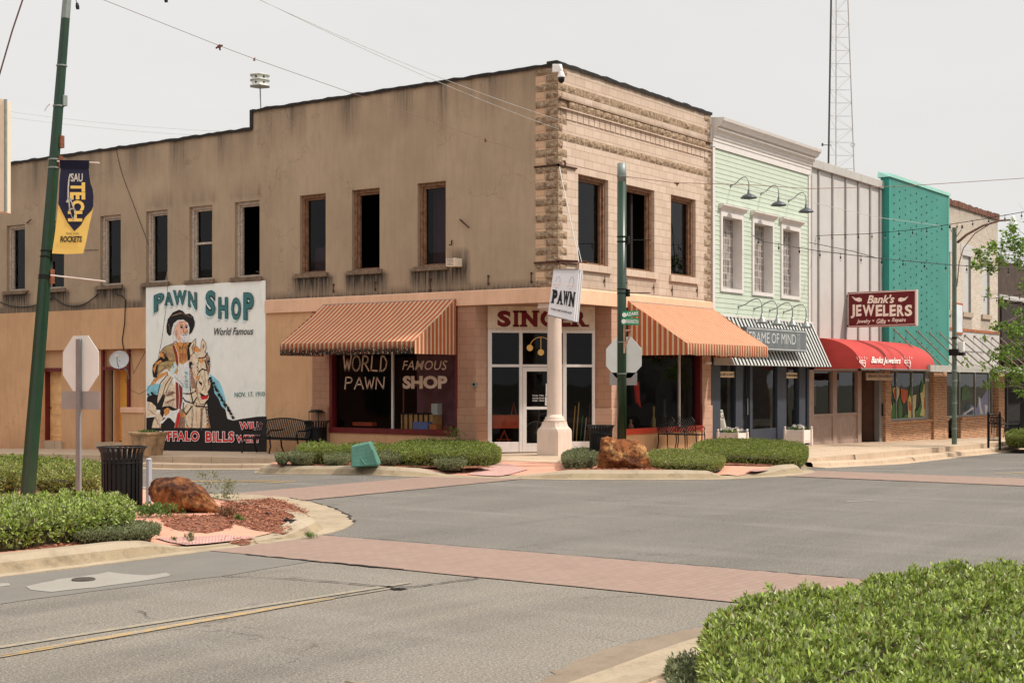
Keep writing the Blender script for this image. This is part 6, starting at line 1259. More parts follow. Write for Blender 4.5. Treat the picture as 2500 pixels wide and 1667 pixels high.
wpoly([(0, [(1425, 1280), (1430, 1100), (1490, 1050), (1560, 960), (1660, 1020), (1690, 900), (1750, 850), (1800, 760), (1860, 690), (1875, 1000), (1860, 1250)]), (1, [(1480, 1190), (1480, 1060), (1510, 950), (1570, 980), (1530, 1100), (1500, 1190)]), (1, [(1490, 1270), (1540, 1080), (1600, 1040), (1600, 1100), (1540, 1260)]), (1, [(1610, 1250), (1630, 1100), (1650, 1110), (1645, 1250)]), (2, [(1690, 830), (1720, 870), (1740, 1030), (1770, 1120), (1740, 1250), (1720, 1100), (1700, 980)]), (2, [(1790, 960), (1840, 980), (1820, 1080), (1850, 1200), (1830, 1240), (1800, 1080)]), (2, [(1450, 1270), (1470, 1180), (1445, 1130), (1480, 1090), (1600, 1000), (1620, 1030), (1500, 1100), (1490, 1200)]), (3, [(1420, 900), (1430, 700), (1500, 640), (1550, 750), (1600, 850), (1500, 880)])],
      [plain('window_paint_lilac', rgb(128, 130, 160), .6, .15, 5), plain('window_paint_deep_green', rgb(38, 66, 72), .6), plain('window_paint_pale', rgb(210, 200, 196), .6), plain('window_paint_moss', rgb(70, 100, 56), .6)], o, .06)
t_ = thing('framed_banner', 'tall narrow framed white banner with orange edge hung on white brick', 'banner', tuple(onB(2330, 815, -.1))); a, b = onB(2331, 815, -.1), onB(2350, 741, -.1); mb = MB(); mb.box(a.x, b.x, -.12, -.08, a.z, b.z); o = obj('frame', mb, plain('orange_frame', rgb(168, 92, 60), .8, .2), t_); mb = MB(); mb.box(a.x+.09, b.x-.09, -.127, -.121, a.z+.08, b.z-.08); obj('cloth', mb, plain('pale_banner', rgb(206, 210, 212), .8, .1, 3), o)
# flat canopy on slanting rods in front of the teal and white shops
PC = 0
for k in range(60):
    p = .8+k*.05; 
    xr = onB(2182.6, 803.6, -.3).x
    if CX is not None:
        dx, dy = xr-CX, -p-CY; l = dx*RT[0]+dy*RT[1]; d_ = dx*FW[0]+dy*FW[1]
        if 1250+FL*l/d_ > 2272: PC = p; break
cz_ = onB(2300, 897, -PC).z
cn = thing('flat_canopy', 'long flat metal canopy hung on slanting rods above the brick shopfronts', 'canopy', (30, -PC/2, cz_))
mb = MB(); mb.box(21.9, 47, -PC, -.31, cz_-.1, cz_-.02); obj('deck', mb, plain('canopy_deck', rgb(120, 112, 104), .8, .2, 4), cn); mb = MB(); mb.box(21.9, 47, -PC-.06, -PC, cz_-.16, cz_+.08); mb.box(21.85, 21.9, -PC-.06, -.31, cz_-.16, cz_+.08); obj('fascia', mb, plain('weathered_aluminium', rgb(176, 170, 160), .5, .15, 4, dirt=.3), cn)
RODM = plain('rusty_rod', rgb(138, 116, 98), .7, .3, 12, dirt=.4)
for i in range(14):
    x = xr+i*1.28; yu = -.3 if x < 28.3 else -.1; mb = MB(); mb.tube([(x, yu, onB(2182.6, 803.6, -.3).z), (x, -PC+.02, cz_+.05)], .028, 6); mb.lathe((x, yu, onB(2182.6, 803.6, -.3).z), [(.05, -.02), (.05, .04)], 8, (0, -1, 0)); obj('rod', mb, RODM, cn)
# ---------------- dark brown building at the right edge
DB = thing('dark_brown_building', 'dark brown brick building beyond the white one, half hidden by the young tree', 'building', (42, 0, -.5)); DBM = plain('dark_brown_wall', rgb(74, 60, 52, 1.1), .9, .25, 2.5, dirt=.4)
shell(DB, 36.15, 50, 7.4, side=DBM); fwall('facade_wall', DB, 36.15, 50, 2.9, 7.5, DBM, cell=.6, y=.05)
mb = MB(); mb.box(36.15, 50, -.1, .05, 5.75, 5.95); obj('beam', mb, PAN, DB); mb = MB(); mb.box(36.6, 50, -.03, .05, 3.0, 5.6); obj('ribbed_panel', mb, plain('dark_ribbed_panel', rgb(52, 42, 38), .8), DB)
mb = MB()
for x in (37.2, 40, 43): mb.box(x, x+.15, -.1, .1, -.8, 2.9)
obj('post', mb, plain('dark_grey_post', rgb(60, 60, 62), .6), DB); mb = MB(); mb.quad((36.2, 1.5, -.7), (50, 1.5, -.7), (50, 1.5, 3), (36.2, 1.5, 3)); obj('shop_recess', mb, DARKI, DB)
# ================================================================ street furniture, signs, wires
from mathutils import noise as mnoise
BLKM = plain('black_powder_coat', rgb(20, 19, 19, 1.0), .5, .1, 10, spec=.25)
GRNP = plain('dark_green_pole_paint', rgb(14, 52, 30, 1.0), .35, .15, 5, dirt=.25, spec=.6)
GREYM = plain('bare_grey_metal', rgb(134, 142, 136), .5, .15, 8, dirt=.3, metal=.3)
ALUS = plain('sign_aluminium', rgb(224, 226, 220, 1.05), .4, .05, 2, dirt=.08)
# ---- litter bins
def bin_(loc, label, s=1.0, canopy=False):
    x, y, z = loc; t_ = thing('litter_bin', label, 'litter bin', (x, y, z), 'black slatted litter bins')
    c = Vector(loc); mb = MB(); n = 26
    for i in range(n):
        a = 2*math.pi*i/n; d = Vector((math.cos(a), math.sin(a), 0)); tn = Vector((-d.y, d.x, 0)); pr = [(.29, .03), (.292, .55), (.294, .74), (.305, .82), (.34, .89), (.355, .905)]; vs = []
        for r_, h in pr:
            for e in (-1, 1): vs.append(c+d*r_*s+tn*e*.023*s+Vector((0, 0, h*s)))
            for e in (-1, 1): vs.append(c+d*(r_-.008)*s+tn*e*.023*s+Vector((0, 0, h*s)))
        k = len(pr); mb.add(vs, [(4*j, 4*j+1, 4*j+5, 4*j+4) for j in range(k-1)]+[(4*j+2, 4*j+6, 4*j+7, 4*j+3) for j in range(k-1)]+[(4*j, 4*j+4, 4*j+6, 4*j+2) for j in range(k-1)]+[(4*j+1, 4*j+3, 4*j+7, 4*j+5) for j in range(k-1)])
    obj('slats', mb, BLKM, t_)
    obj('liner', MB().lathe(c, [(.0, .06*s), (.274*s, .06*s), (.276*s, .73*s), (.26*s, .73*s), (.25*s, .1*s)], 28), BLKM, t_, smooth=True)
    for nm, r_, h in (('rim', .352, .9), ('band', .297, .68), ('foot_ring', .29, .04)):
        obj(nm, MB().tube([c+Vector((r_*s*math.cos(R(a)), r_*s*math.sin(R(a)), h*s)) for a in range(0, 361, 12)], .012*s if nm == 'rim' else .007*s, 6), BLKM, t_, smooth=True)
    if canopy:
        mb = MB()
        for a in (0, 120, 240): mb.tube([c+Vector((.2*math.cos(R(a)), .2*math.sin(R(a)), .85)), c+Vector((.2*math.cos(R(a)), .2*math.sin(R(a)), 1.15))], .01, 6)
        obj('canopy_post', mb, BLKM, t_); obj('canopy', MB().lathe(c, [(.215, 1.14), (.215, 1.155), (.15, 1.2), (0, 1.215)], 24), BLKM, t_, smooth=True)
    return t_
b0 = atD(298, 1000, 20.75); bin_((b0.x, b0.y, .15), 'large black slatted litter bin beside the long rust brown rock', 1.0)
b0 = atD(1467, 1000, 32.7); bin_((b0.x, b0.y, .19), 'black slatted litter bin between the white column and the upright rock', .9)
b0 = atD(772, 1000, 38.9); bin_((b0.x, b0.y, .03), 'black litter bin with raised canopy beside the curved bench', 1.0, True)
# ---- bench by the mural
by0, by1 = onA(748, 1000, -.75).y, onA(603, 1000, -.85).y; bz = Sz(0, (by0+by1)/2); t_ = thing('park_bench', 'black metal bench with arched slatted back in front of the mural', 'bench', (-.8, (by0+by1)/2, bz))
mb = MB(); n = 30; L = by1-by0; arch = lambda v: .84+.12*math.sin(math.pi*v)
for i in range(n+1):
    v = i/n; y = by0+.06+(L-.12)*v; mb.bar((-.62, y, bz+.42), (-.46, y, bz+arch(v)), .04, .008)
o = obj('backrest', mb, BLKM, t_); mb = MB(); mb.tube([(-.46, by0+.06+(L-.12)*v/12, bz+arch(v/12)) for v in range(13)], .018, 8); mb.tube([(-.61, by0+.06, bz+.43), (-.61, by1-.06, bz+.43)], .015, 8); obj('top_rail', mb, BLKM, o)
mb = MB()
for i in range(n+1): y = by0+.06+(L-.12)*i/n; mb.tube([(-.62, y, bz+.42), (-.8, y, bz+.40), (-1.02, y, bz+.43), (-1.07, y, bz+.40)], .017, 4)
mb.tube([(-1.06, by0+.04, bz+.40), (-1.06, by1-.04, bz+.40)], .016, 8); obj('seat', mb, BLKM, t_)
for y in (by0+.04, (by0+by1)/2, by1-.04):
    for pts in (((-1.05, y, bz+.4), (-1.02, y, bz+.2), (-1.08, y, bz)), ((-.62, y, bz+.42), (-.6, y, bz+.2), (-.5, y, bz))): obj('leg', MB().tube(pts, .022, 8), BLKM, t_)
    obj('armrest', MB().tube([(-1.05, y, bz+.4), (-1.1, y, bz+.6), (-1.0, y, bz+.64), (-.75, y, bz+.63), (-.53, y, bz+.66)], .018, 8), BLKM, t_, smooth=True)
# ---- square stone planter
pp = onG(362, 1112, -.03); zb = -.03; t_ = thing('stone_planter', 'square weathered stone planter with a flared rim standing before the mural', 'planter', (pp.x, pp.y, zb))
def sqp(h, z): return [(pp.x-h, pp.y-h, zb+z), (pp.x+h, pp.y-h, zb+z), (pp.x+h, pp.y+h, zb+z), (pp.x-h, pp.y+h, zb+z)]
lv = [sqp(.27, 0), sqp(.34, .54), sqp(.35, .56), sqp(.385, .585), sqp(.385, .64), sqp(.36, .655), sqp(.31, .655), sqp(.29, .56)]
mb = MB(); mb.add([v for l in lv for v in l], [(i*4+j, i*4+(j+1) % 4, (i+1)*4+(j+1) % 4, (i+1)*4+j) for i in range(7) for j in range(4)]); obj('pot', mb, plain('mottled_stone_pot', rgb(150, 122, 92, 1.2), .9, .4, 5, dirt=.8, bmp=.5, bscale=20, bdist=.01), t_, bevel=.012)
mb = MB(); mb.add(sqp(.3, .58), [(0, 1, 2, 3)]); obj('soil', mb, plain('dark_soil', rgb(60, 48, 38), .95), t_)
LF_SM = leaf_mat('small_green_leaves', [rgb(54, 80, 34, 1), rgb(116, 140, 64, 1), rgb(80, 106, 50, 1)])
Pn = np.column_stack([RNG.uniform(pp.x-.2, pp.x+.2, 60), RNG.uniform(pp.y-.2, pp.y+.2, 60), np.full(60, zb+.6)]); leaves('plant', Pn, np.tile([[0, 0, 1.]], (60, 1)), 5, .09, .04, LF_SM, t_)
# ---- cast metal chairs
def castchair(x, y, z, label):
    t_ = thing('cast_metal_chair', label, 'chair', (x, y, z), 'cast metal chairs by the shop window'); W = .27
    def P(u, v, h): return (x+u, y+v, z+h)
    mb = MB(); mb.tube([P(-.24, -W, .42), P(-.28, -W, .6), P(-.33, -W*1.02, .8), P(-.34, -W*.7, .9), P(-.34, 0, .86), P(-.34, W*.7, .9), P(-.33, W*1.02, .8), P(-.28, W, .6), P(-.24, W, .42)], .013, 6)
    for k in range(-5, 8):
        for s_ in (-1, 1):
            pts = []
            for i in range(7):
                h = .46+.4*i/6; v = s_*(k*.075-.15+.09*i*.5)
                if abs(v) < W: pts.append(P(-.25-.09*(h-.42)/.46, v, h))
            if len(pts) > 1: mb.tube(pts, .011, 4)
    obj('backrest', mb, BLKM, t_)
    mb = MB(); mb.box(x-.25, x+.25, y-W, y+W, z+.42, z+.435); mb.tube([P(-.25, -W, .43), P(.25, -W, .43), P(.27, 0, .43), P(.25, W, .43), P(-.25, W, .43)], .014, 6); obj('seat', mb, BLKM, t_)
    for u, v in ((-.25, -W), (-.25, W), (.24, -W), (.24, W)):
        s_ = -1 if u < 0 else .4; obj('leg', MB().tube([P(u, v, .43), P(u+.02, v, .25), P(u+s_*.04, v, .1), P(u+s_*.1, v, 0)], [.018, .016, .014, .012], 6), BLKM, t_)
    for v in (-W, W): obj('armrest', MB().tube([P(-.27, v, .62), P(-.15, v, .6), P(.0, v, .62), P(.18, v, .64), P(.24, v, .6), P(.2, v, .53), P(.24, v, .43)], .014, 6), BLKM, t_)
castchair(4.95, -.42, .16, 'black lattice back cast metal chair nearest the shop window'); castchair(4.95, -1.02, .16, 'black lattice back cast metal chair nearest the clipped hedge')
# ---- white box planters with flowers
def boxplanter(x0, y0, z, label, w_=.62, l_=.62):
    t_ = thing('white_box_planter', label, 'planter', (x0, y0, z), 'white box planters outside the gallery'); x1, y1 = x0+w_, y0+l_; WP = plain('white_planter_paint', rgb(222, 208, 198, 1.05), .6, .04)
    mb = MB(); mb.box(x0+.02, x1-.02, y0+.02, y1-.02, z+.1, z+.5); mb.box(x0+.08, x1-.08, y0+.008, y0+.019, z+.16, z+.44); mb.box(x0+.008, x0+.019, y0+.08, y1-.08, z+.16, z+.44); obj('box', mb, WP, t_, bevel=.004)
    for a in (x0, x1):
        for b in (y0, y1): mb = MB(); mb.box(a-.03, a+.03, b-.03, b+.03, z, z+.53); mb.lathe((a, b, z+.53), [(.02, 0), (.014, .02), (.035, .045), (.035, .065), (.0, .095)], 10); obj('corner_post', mb, WP, t_)
    for a, b in ((x0-.04, y0+.1), (x1+.04, y0)): mb = MB(); mb.lathe((a, b, z+.36), [(0, 0), (.03, .02), (.03, .05), (0, .07)], 8); obj('ball_handle', mb, WP, t_)
    n = 40; Pq = np.column_stack([RNG.uniform(x0+.08, x1-.08, n), RNG.uniform(y0+.08, y1-.08, n), np.full(n, z+.5)]); leaves('plant', Pq, np.tile([[0, 0, 1.]], (n, 1)), 6, .09, .04, LF_SM, t_)
    n = 22; Pq = np.column_stack([RNG.uniform(x0+.08, x1-.08, n), RNG.uniform(y0+.08, y1-.08, n), RNG.uniform(z+.56, z+.64, n)]); leaves('flowers', Pq, np.tile([[0, 0, 1.]], (n, 1)), 14, .045, .04, leaf_mat('white_petals', [rgb(220, 212, 206), rgb(236, 230, 224)]), t_, spread=1.4)
boxplanter(onB(1801, 1000, -.95).x, -.95, .03, 'white square box planter half hidden behind the clipped hedge', .62, .62); boxplanter(12.7, -.84, -.02, 'white square box planter in the open before the taupe shopfront', .64, .62)
# ---- leaning green pole with college banner
pb0 = atD(67, 1213, 22.9); pb0.z = .12; pt = atD(184, -260, 22.9)
GP = thing('banner_pole', 'tall dark green ribbed pole leaning right and carrying a college banner', 'pole', tuple(pb0))
def fluted(a, b, r0, r1, n=8):
    mb = MB(); a = Vector(a); b = Vector(b); k = 24; vs = []
    for i in range(k+1):
        f = i/k; c = a.lerp(b, f); r_ = r0+(r1-r0)*f
        for j in range(n*2):
            an = math.pi*j/n+.3; rr = r_*(1.0 if j % 2 == 0 else .90); vs.append(c+Vector((math.cos(an), math.sin(an), 0))*rr)
    m_ = n*2; mb.add(vs, [(i*m_+j, i*m_+(j+1) % m_, (i+1)*m_+(j+1) % m_, (i+1)*m_+j) for i in range(k) for j in range(m_)]+[tuple(k*m_+j for j in range(m_))]); return mb
fsp = (1213-45)/(1213+260); mid = Vector(pb0).lerp(pt, fsp)
rr = lambda f: .125+(.058-.125)*f
obj('shaft', fluted(pb0, mid, rr(0), rr(fsp), 5), GRNP, GP); obj('shaft_top', fluted(mid, pt, rr(fsp)+.002, rr(1), 5), GREYM, GP)
def onpole(y): f = (1213-y)/(1213+260); return Vector(pb0).lerp(pt, f), rr(f)
for y in (160, 408, 388, 258, 610, 624, 670, 676): c, r_ = onpole(y); obj('strap', MB().lathe(c, [(r_+.004, -.012), (r_+.01, -.01), (r_+.01, .01), (r_+.004, .012)], 16), GREYM if y < 420 else BLKM, GP)
for y0, y1, cc_ in ((232, 258, 'g'), (330, 360, 'r'), (380, 405, 'r'), (655, 690, 'r'), (608, 635, 'k')):
    c, r_ = onpole((y0+y1)/2); h = (y1-y0)*22.9/FL/2; q0 = c+Vector((RT[0], RT[1], 0))*r_; mb = MB(); mb.box(q0.x-.04, q0.x+.04, q0.y-.04, q0.y+.04, q0.z-h, q0.z+h); obj('bracket', mb, {'g': GREYM, 'r': plain('rusty_bracket', rgb(120, 70, 48), .8, .4, 15), 'k': BLKM}[cc_], GP, bevel=.005)
for (x0, y0, x1, y1) in ((140, 394, 242, 398), (124, 672, 257, 687)): obj('banner_arm', MB().tube([atD(x0, y0, 22.8), atD(x1, y1, 22.6)], .012, 8), plain('white_rod', rgb(206, 196, 188), .5), GP)
obj('torn_strap', MB().tube([atD(131, 252, 22.8), atD(122, 254, 22.75), atD(114, 262, 22.8), atD(109, 272, 22.8)], .008, 5), plain('white_strap', rgb(214, 210, 206), .6), GP)
BN = thing('college_banner', 'navy and yellow pole banner reading SAU TECH, Home of the ROCKETS', 'banner', tuple(atD(180, 640, 22.7)))
NAVYF = plain('navy_banner_cloth', rgb(26, 26, 52, 1.1), .7, .15, 3); YELF = plain('yellow_banner_cloth', rgb(222, 186, 98, 1.1), .75, .06, 3); SILV = plain('silver_print', rgb(196, 190, 180, 1.0), .6)
def F5(X, Y, o_=0): return atD(110+X/6.03, 380+Y/6.03, 22.62-o_)
mb = MB(); mb.prism([F5(*p) for p in ((215, 70), (650, 78), (645, 200), (670, 400), (705, 500), (716, 600), (712, 740), (690, 860), (655, 1000), (620, 1180), (590, 1320), (560, 1440), (330, 1450), (102, 1440), (140, 1180), (180, 860), (192, 740), (203, 600), (210, 400), (228, 200))], (FW[0]*.004, FW[1]*.004, 0)); bc = obj('cloth', mb, YELF, BN)
mb = MB(); mb.poly([F5(*p, .006) for p in ((215, 70), (650, 78), (645, 200), (670, 400), (705, 500), (716, 600), (712, 740), (690, 800), (590, 905), (530, 1020), (430, 1112), (330, 985), (250, 830), (195, 712), (203, 600), (210, 400), (228, 200))]); mb.prism([F5(212, 66, .012), F5(652, 74, .012), F5(648, 196, .012), F5(222, 188, .012)], (0, 0, .002)); obj('navy_field', mb, NAVYF, bc)
q5 = lambda x0, x1, y1, y0: quadmap(F5(x0, y1, .016), F5(x1, y1, .016), F5(x1, y0, .016), F5(x0, y0, .016))
mb = MB(); write(mb, 'SAU', q5(378, 555, 385, 262), .03); ribbon(mb, [F5(*p, .018) for p in ((372, 275), (352, 340), (342, 480), (340, 620))], .022, FW+(0,)); ribbon(mb, [F5(*p, .018) for p in ((350, 640), (360, 760), (400, 900), (420, 945), (440, 860), (420, 760), (370, 640))], .02, FW+(0,)); ribbon(mb, [F5(325, 680, .018), F5(350, 630, .018), F5(385, 640, .018)], .03, FW+(0,)); ribbon(mb, [F5(355, 800, .018), F5(400, 775, .018), F5(440, 800, .018)], .02, FW+(0,)); obj('lettering', mb, SILV, bc)
mb = MB()
for ch, (x0, x1, y0, y1) in zip('TECH', ((375, 590, 395, 535), (365, 592, 540, 650), (380, 578, 660, 810), (337, 548, 815, 970))): write(mb, ch, quadmap(F5(x0, y0, .014), F5(x0, y1, .014), F5(x1, y1, .014), F5(x1, y0, .014)), .05)
obj('lettering', mb, YELF, bc)
mb = MB(); mb.poly([F5(*p, .02) for p in ((372, 800), (420, 790), (432, 860), (418, 930), (395, 890))]); mb.poly([F5(*p, .02) for p in ((360, 670), (385, 690), (408, 770), (375, 775))]); write(mb, 'ROCKETS', q5(220, 543, 1275, 1185), .035, .18); write(mb, 'Home of the', q5(308, 495, 1162, 1125), -.004, .4); obj('lettering', mb, BLK, bc)
# ---- straight green pole with street names
c0 = atD(1518, 900, 31.0); c0.z = .1; MP = thing('green_street_pole', 'straight dark green pole with a bare grey top standing by the upright rock', 'pole', tuple(c0)); zt_ = atD(1518, 399, 31).z; zg = atD(1518, 445, 31).z
obj('shaft', MB().lathe((c0.x, c0.y, 0), [(.1, .1), (.098, zg)], 20), GRNP, MP, smooth=True); obj('shaft_top', MB().lathe((c0.x, c0.y, 0), [(.098, zg), (.096, zt_), (.0, zt_+.005)], 20), GREYM, MP, smooth=True)
for y in (578, 590, 706, 716, 835, 912, 431): z = atD(1518, y, 31).z; obj('strap', MB().lathe((c0.x, c0.y, z), [(.1, -.012), (.108, -.01), (.108, .01), (.1, .012)], 18), BLKM if y < 800 and y != 431 else GREYM, MP)
for y in (585, 714): z = atD(1518, y, 31).z; q0 = c0+Vector(RT+(0,))*.13-Vector((0, 0, c0.z)); obj('clamp', MB().box(q0.x-.04, q0.x+.04, q0.y-.04, q0.y+.04, z-.09, z+.07), BLKM, MP, bevel=.01); obj('banner_arm', MB().tube([atD(1530, y+1, 30.95), atD(1588, y+1, 30.8)], .011, 6), BLKM, MP)
for pts in (((1524, 792), (1524, 862)), ((1541, 792), (1541, 815)), ((1524, 808), (1541, 806)), ((1541, 812), (1525, 848))): obj('sign_bracket', MB().tube([atD(p[0], p[1], 30.8) for p in pts], .022, 8), plain('worn_white_bracket', rgb(170, 130, 108), .7, .3, 20), MP)
GRS = plain('street_sign_green', rgb(18, 130, 84, 1.1), .45, .05); WSG = plain('reflective_white', rgb(216, 212, 204, 1.1), .5)
for nm, cs, lb in (('ADAMS', ((1519.4, 776.9), (1559.4, 771.8), (1559.4, 757.3), (1519.4, 759.9)), 'small green street name sign reading ADAMS'), ('WASHINGTON', ((1517.7, 793), (1560, 793.5), (1560, 777.6), (1517.7, 774)), 'small green street name sign reading WASHINGTON')):
    cs3 = [atD(p[0], p[1], 30.72) for p in cs]; t_ = thing('street_name_sign', lb, 'sign', tuple(cs3[0])); o = obj('plate', MB().prism(cs3, (FW[0]*.012, FW[1]*.012, 0)), GRS, t_); f = quadmap(*[p-Vector(FW+(0,))*.006 for p in cs3]); mb = MB(); write(mb, nm, lambda u, v: f(.24+u*.72, .2+v*.6), .035, 0, 1.1); mb.lathe(f(.12, .45), [(.05, 0), (0, .001)], 14, (-FW[0], -FW[1], 0)); obj('lettering', mb, WSG, o)
# ---- backs of stop signs
def stopsign(c, r_, zb, pl, label, post=True, wpost=.05):
    c = Vector(c); t_ = thing('stop_sign', label, 'traffic sign', (c.x, c.y, zb), 'stop signs seen from behind'); R8 = r_/math.cos(math.pi/8)
    oc = [(c.x, c.y+R8*math.cos(math.pi/8+k*math.pi/4), c.z+R8*math.sin(math.pi/8+k*math.pi/4)) for k in range(8)]; obj('octagon', MB().prism(oc, (.006, 0, 0)), ALUS, t_)
    y0, y1, z0, z1 = pl; mb = MB(); mb.box(c.x, c.x+.006, y0, y1, z0, z1); obj('lower_plate', mb, plain('dull_aluminium', rgb(168, 164, 160, .95), .5, .06, 3, metal=.25), t_)
    if post:
        mb = MB(); mb.box(c.x-.05, c.x-.004, c.y-.036, c.y+.036, zb, c.z+r_*.87); mb.box(c.x-.055, c.x-.051, c.y-.052, c.y+.052, zb, c.z+r_*.87); o = obj('post', mb, plain('galvanised_post', rgb(150, 152, 152, .95), .45, .1, 6, metal=.4), t_)
        mb = MB(); z = zb+.3
        while z < c.z+r_*.85: mb.lathe((c.x-.0565, c.y-.035, z), [(.006, 0), (0, .001)], 6, (-1, 0, 0)); z += .05
        obj('holes', mb, BLKM, o)['kind'] = 'stuff'
c = atD(196.5, 887, 23.4); p0, p1 = onA(150, 998, c.x), onA(244, 955, c.x); stopsign(c, .457, .15, (p1.y, p0.y, p0.z, p1.z), 'bare metal back of a stop sign on its own galvanised post at left')
c = atD(1522.5, 872.5, 31.7); p0, p1 = onA(1488.5, 940, c.x), onA(1555, 909, c.x); stopsign(c, .457, .15, (p1.y, p0.y, p0.z, p1.z), 'bare metal back of a stop sign behind the straight green pole')
# ---- tilted pawn sign hanging at the corner
HD = 33.2; hc = [atD(*p, HD) for p in ((1338.3, 769), (1400, 784.5), (1412, 657.5), (1352.7, 657))]; ex = Vector(RT+(0,))*.12+Vector(FW+(0,))*.22+Vector((0, 0, -.012))
HS = thing('hanging_pawn_sign', 'white box sign reading PAWN hanging tilted in front of the corner column', 'sign', tuple(hc[0])); WPL = plain('aged_white_plastic', rgb(206, 202, 204, 1.15), .45, .04, 3, dirt=.1)
hb = obj('box', MB().prism(hc, ex), WPL, HS, bevel=.008); mb = MB(); mb.bar(hc[0]+ex, hc[1]+ex, .03); mb.bar(hc[1]+ex*.35, hc[2]+ex*.35, .012); mb.bar(hc[1]+ex*.8, hc[2]+ex*.8, .012); mb.bar(hc[3], hc[2], .025); mb.bar(hc[0], hc[1], .03); obj('edge_trim', mb, plain('tarnished_trim', rgb(140, 132, 126), .6, .2, 10), hb)
f0 = quadmap(*hc); fo = lambda u, v: f0(u, v)-Vector(FW+(0,))*.006
mb = MB()
for ch, (a, b) in zip('PAWN', ((.05, .28), (.27, .50), (.49, .74), (.74, .97))): slab(mb, ch, (lambda a, b: lambda u, v: fo(a+.02+(b-a-.03)*u, .27+v*.29))(a, b), .07, .1)
write(mb, '"WORLD FAMOUS PAWN SHOP"', lambda u, v: fo(.06+u*.86, .125+v*.045), .02); obj('lettering', mb, BLK, hb)
mb = MB()
for cu_ in (.22, .78):
    ribbon(mb, [fo(cu_-.09+.09*(1-math.cos(R(a)))*1, .72+.13*math.sin(R(a))) for a in range(0, 181, 20)], .008, FW+(0,))
obj('faded_outline', mb, plain('grey_outline', rgb(150, 148, 150), .7), hb); mb = MB()
for cu_ in (.22, .78):
    for du, dv in ((-.09, .0), (.0, -.06), (.09, .0)): mb.lathe(fo(cu_+du, .69+dv), [(.028, 0), (0, .0012)], 12, (-FW[0], -FW[1], 0))
obj('faded_balls', mb, plain('faded_pink_print', rgb(222, 196, 190, 1.1), .7), hb)
IRON = plain('rusty_iron_pipe', rgb(84, 48, 36), .8, .35, 16)
mb = MB(); a = Vector((-.02, .02, atD(1361, 637, 34).z)); b = atD(1433, 639.5, 33.2); a = atD(1361, 636, 34.4); mb.tube([a, b], .028, 8); mb.tube([atD(1367, 640, 34.0), atD(1367, 657, 33.3)], .01); mb.tube([atD(1413, 640, 33.3), atD(1412, 658, 33.2)], .01); obj('hanging_pipe', mb, IRON, HS)
mb = MB(); mb.tube([atD(1366, 408, 34.5), atD(1372, 440, 34.3), atD(1410, 618, 33.4), atD(1413, 640, 33.3)], .012, 6); mb.tube([atD(1406, 580, 33.6), atD(1414, 615, 33.4), atD(1420, 640, 33.3)], .008, 5); obj('support_cable', mb, plain('pale_cable', rgb(206, 200, 192), .6), HS)
# ---- small wall fittings
def seccam():
    t_ = thing('security_camera', 'white dome security camera on the top corner of the stone wall', 'camera', tuple(atD(1358, 170, 34.4)))
    a = atD(1349, 178, 34.5); mb = MB(); c = atD(1359, 168, 34.45); mb.obox(c, Vector(RT+(0,))*.105, Vector(FW+(0,))*.06, (0, 0, .1)); obj('mount', mb, plain('white_plastic', rgb(224, 218, 214), .4), t_, bevel=.015)
    c = atD(1370.5, 185, 34.2); obj('housing', MB().lathe(c, [(.045, .1), (.06, .06), (.09, 0), (.097, -.04), (.095, -.05)], 20), MATS['white_plastic'], t_, smooth=True); obj('dome', MB().lathe(c, [(.08, -.05), (.08, -.1), (.065, -.15), (.03, -.18), (0, -.185)], 20), plain('dark_dome', rgb(18, 18, 20), .1), t_, smooth=True); obj('arm', MB().tube([atD(1368, 160, 34.3), atD(1370.5, 172, 34.2), atD(1370.5, 180, 34.2)], .04, 10), MATS['white_plastic'], t_, smooth=True)
seccam()
a = onB(1724, 884, -.04); t_ = thing('bullet_camera', 'small white camera under the right striped awning on the pink pier', 'camera', tuple(a)); mb = MB(); mb.tube([a+Vector((-.05, 0, .0)), a+Vector((.12, -.1, -.03))], .04, 10); obj('body', mb, MATS['white_plastic'], t_, smooth=True); obj('mount', MB().lathe(a, [(.05, -.02), (.05, .03), (.03, .05)], 10, (0, -1, 0)), MATS['white_plastic'], t_)
yb_ = onA(1109, 640, -.33).y; ya_ = onA(1088.8, 640, -.33).y; zt2, zb2 = onA(1100, 630, -.33).z, onA(1100, 650, -.33).z
t_ = thing('louvred_box', 'small white louvred metal box on the brown wall right of the last upper window', 'vent box', (-.17, (ya_+yb_)/2, zb2)); mb = MB(); mb.box(-.33, 0, yb_, ya_, zb2, zt2); obj('casing', mb, plain('cream_casing', rgb(216, 196, 176, 1.4), .5, .08, 10, dirt=.3), t_, bevel=.006); mb = MB()
for k in range(6): z = zb2+.03+k*.032; mb.box(-.335, -.331, yb_+.02, ya_-.02, z, z+.012)
obj('louvres', mb, plain('louvre_gap', rgb(110, 84, 66), .8), t_)
a = onA(1160, 938, -.05); t_ = thing('electric_outlet_box', 'small grey electrical box on the pink pier left of the entrance', 'electrical box', tuple(a)); mb = MB(); mb.box(-.1, -.012, a.y-.055, a.y+.055, a.z-.07, a.z+.05); o = obj('box', mb, GREYM, t_, bevel=.006); obj('cover', MB().lathe((-.1, a.y, a.z), [(.035, 0), (.03, .02)], 12, (-1, 0, 0)), BLKM, t_)
dc = onA(291, 878, -.55); t_ = thing('satellite_dish', 'small round grey satellite dish on the red door frame', 'satellite dish', tuple(onA(313, 924, -.05))); dn_ = Vector((-.72, -.55, .35)).normalized()
obj('dish', MB().lathe(dc+dn_*-.06, [(0, 0), (.1, .008), (.2, .03), (.29, .065), (.295, .07), (.29, .06), (.2, .022), (.1, 0), (0, -.006)], 28, dn_), plain('grey_dish', rgb(178, 176, 174, 1.2), .5, .04), t_, smooth=True)
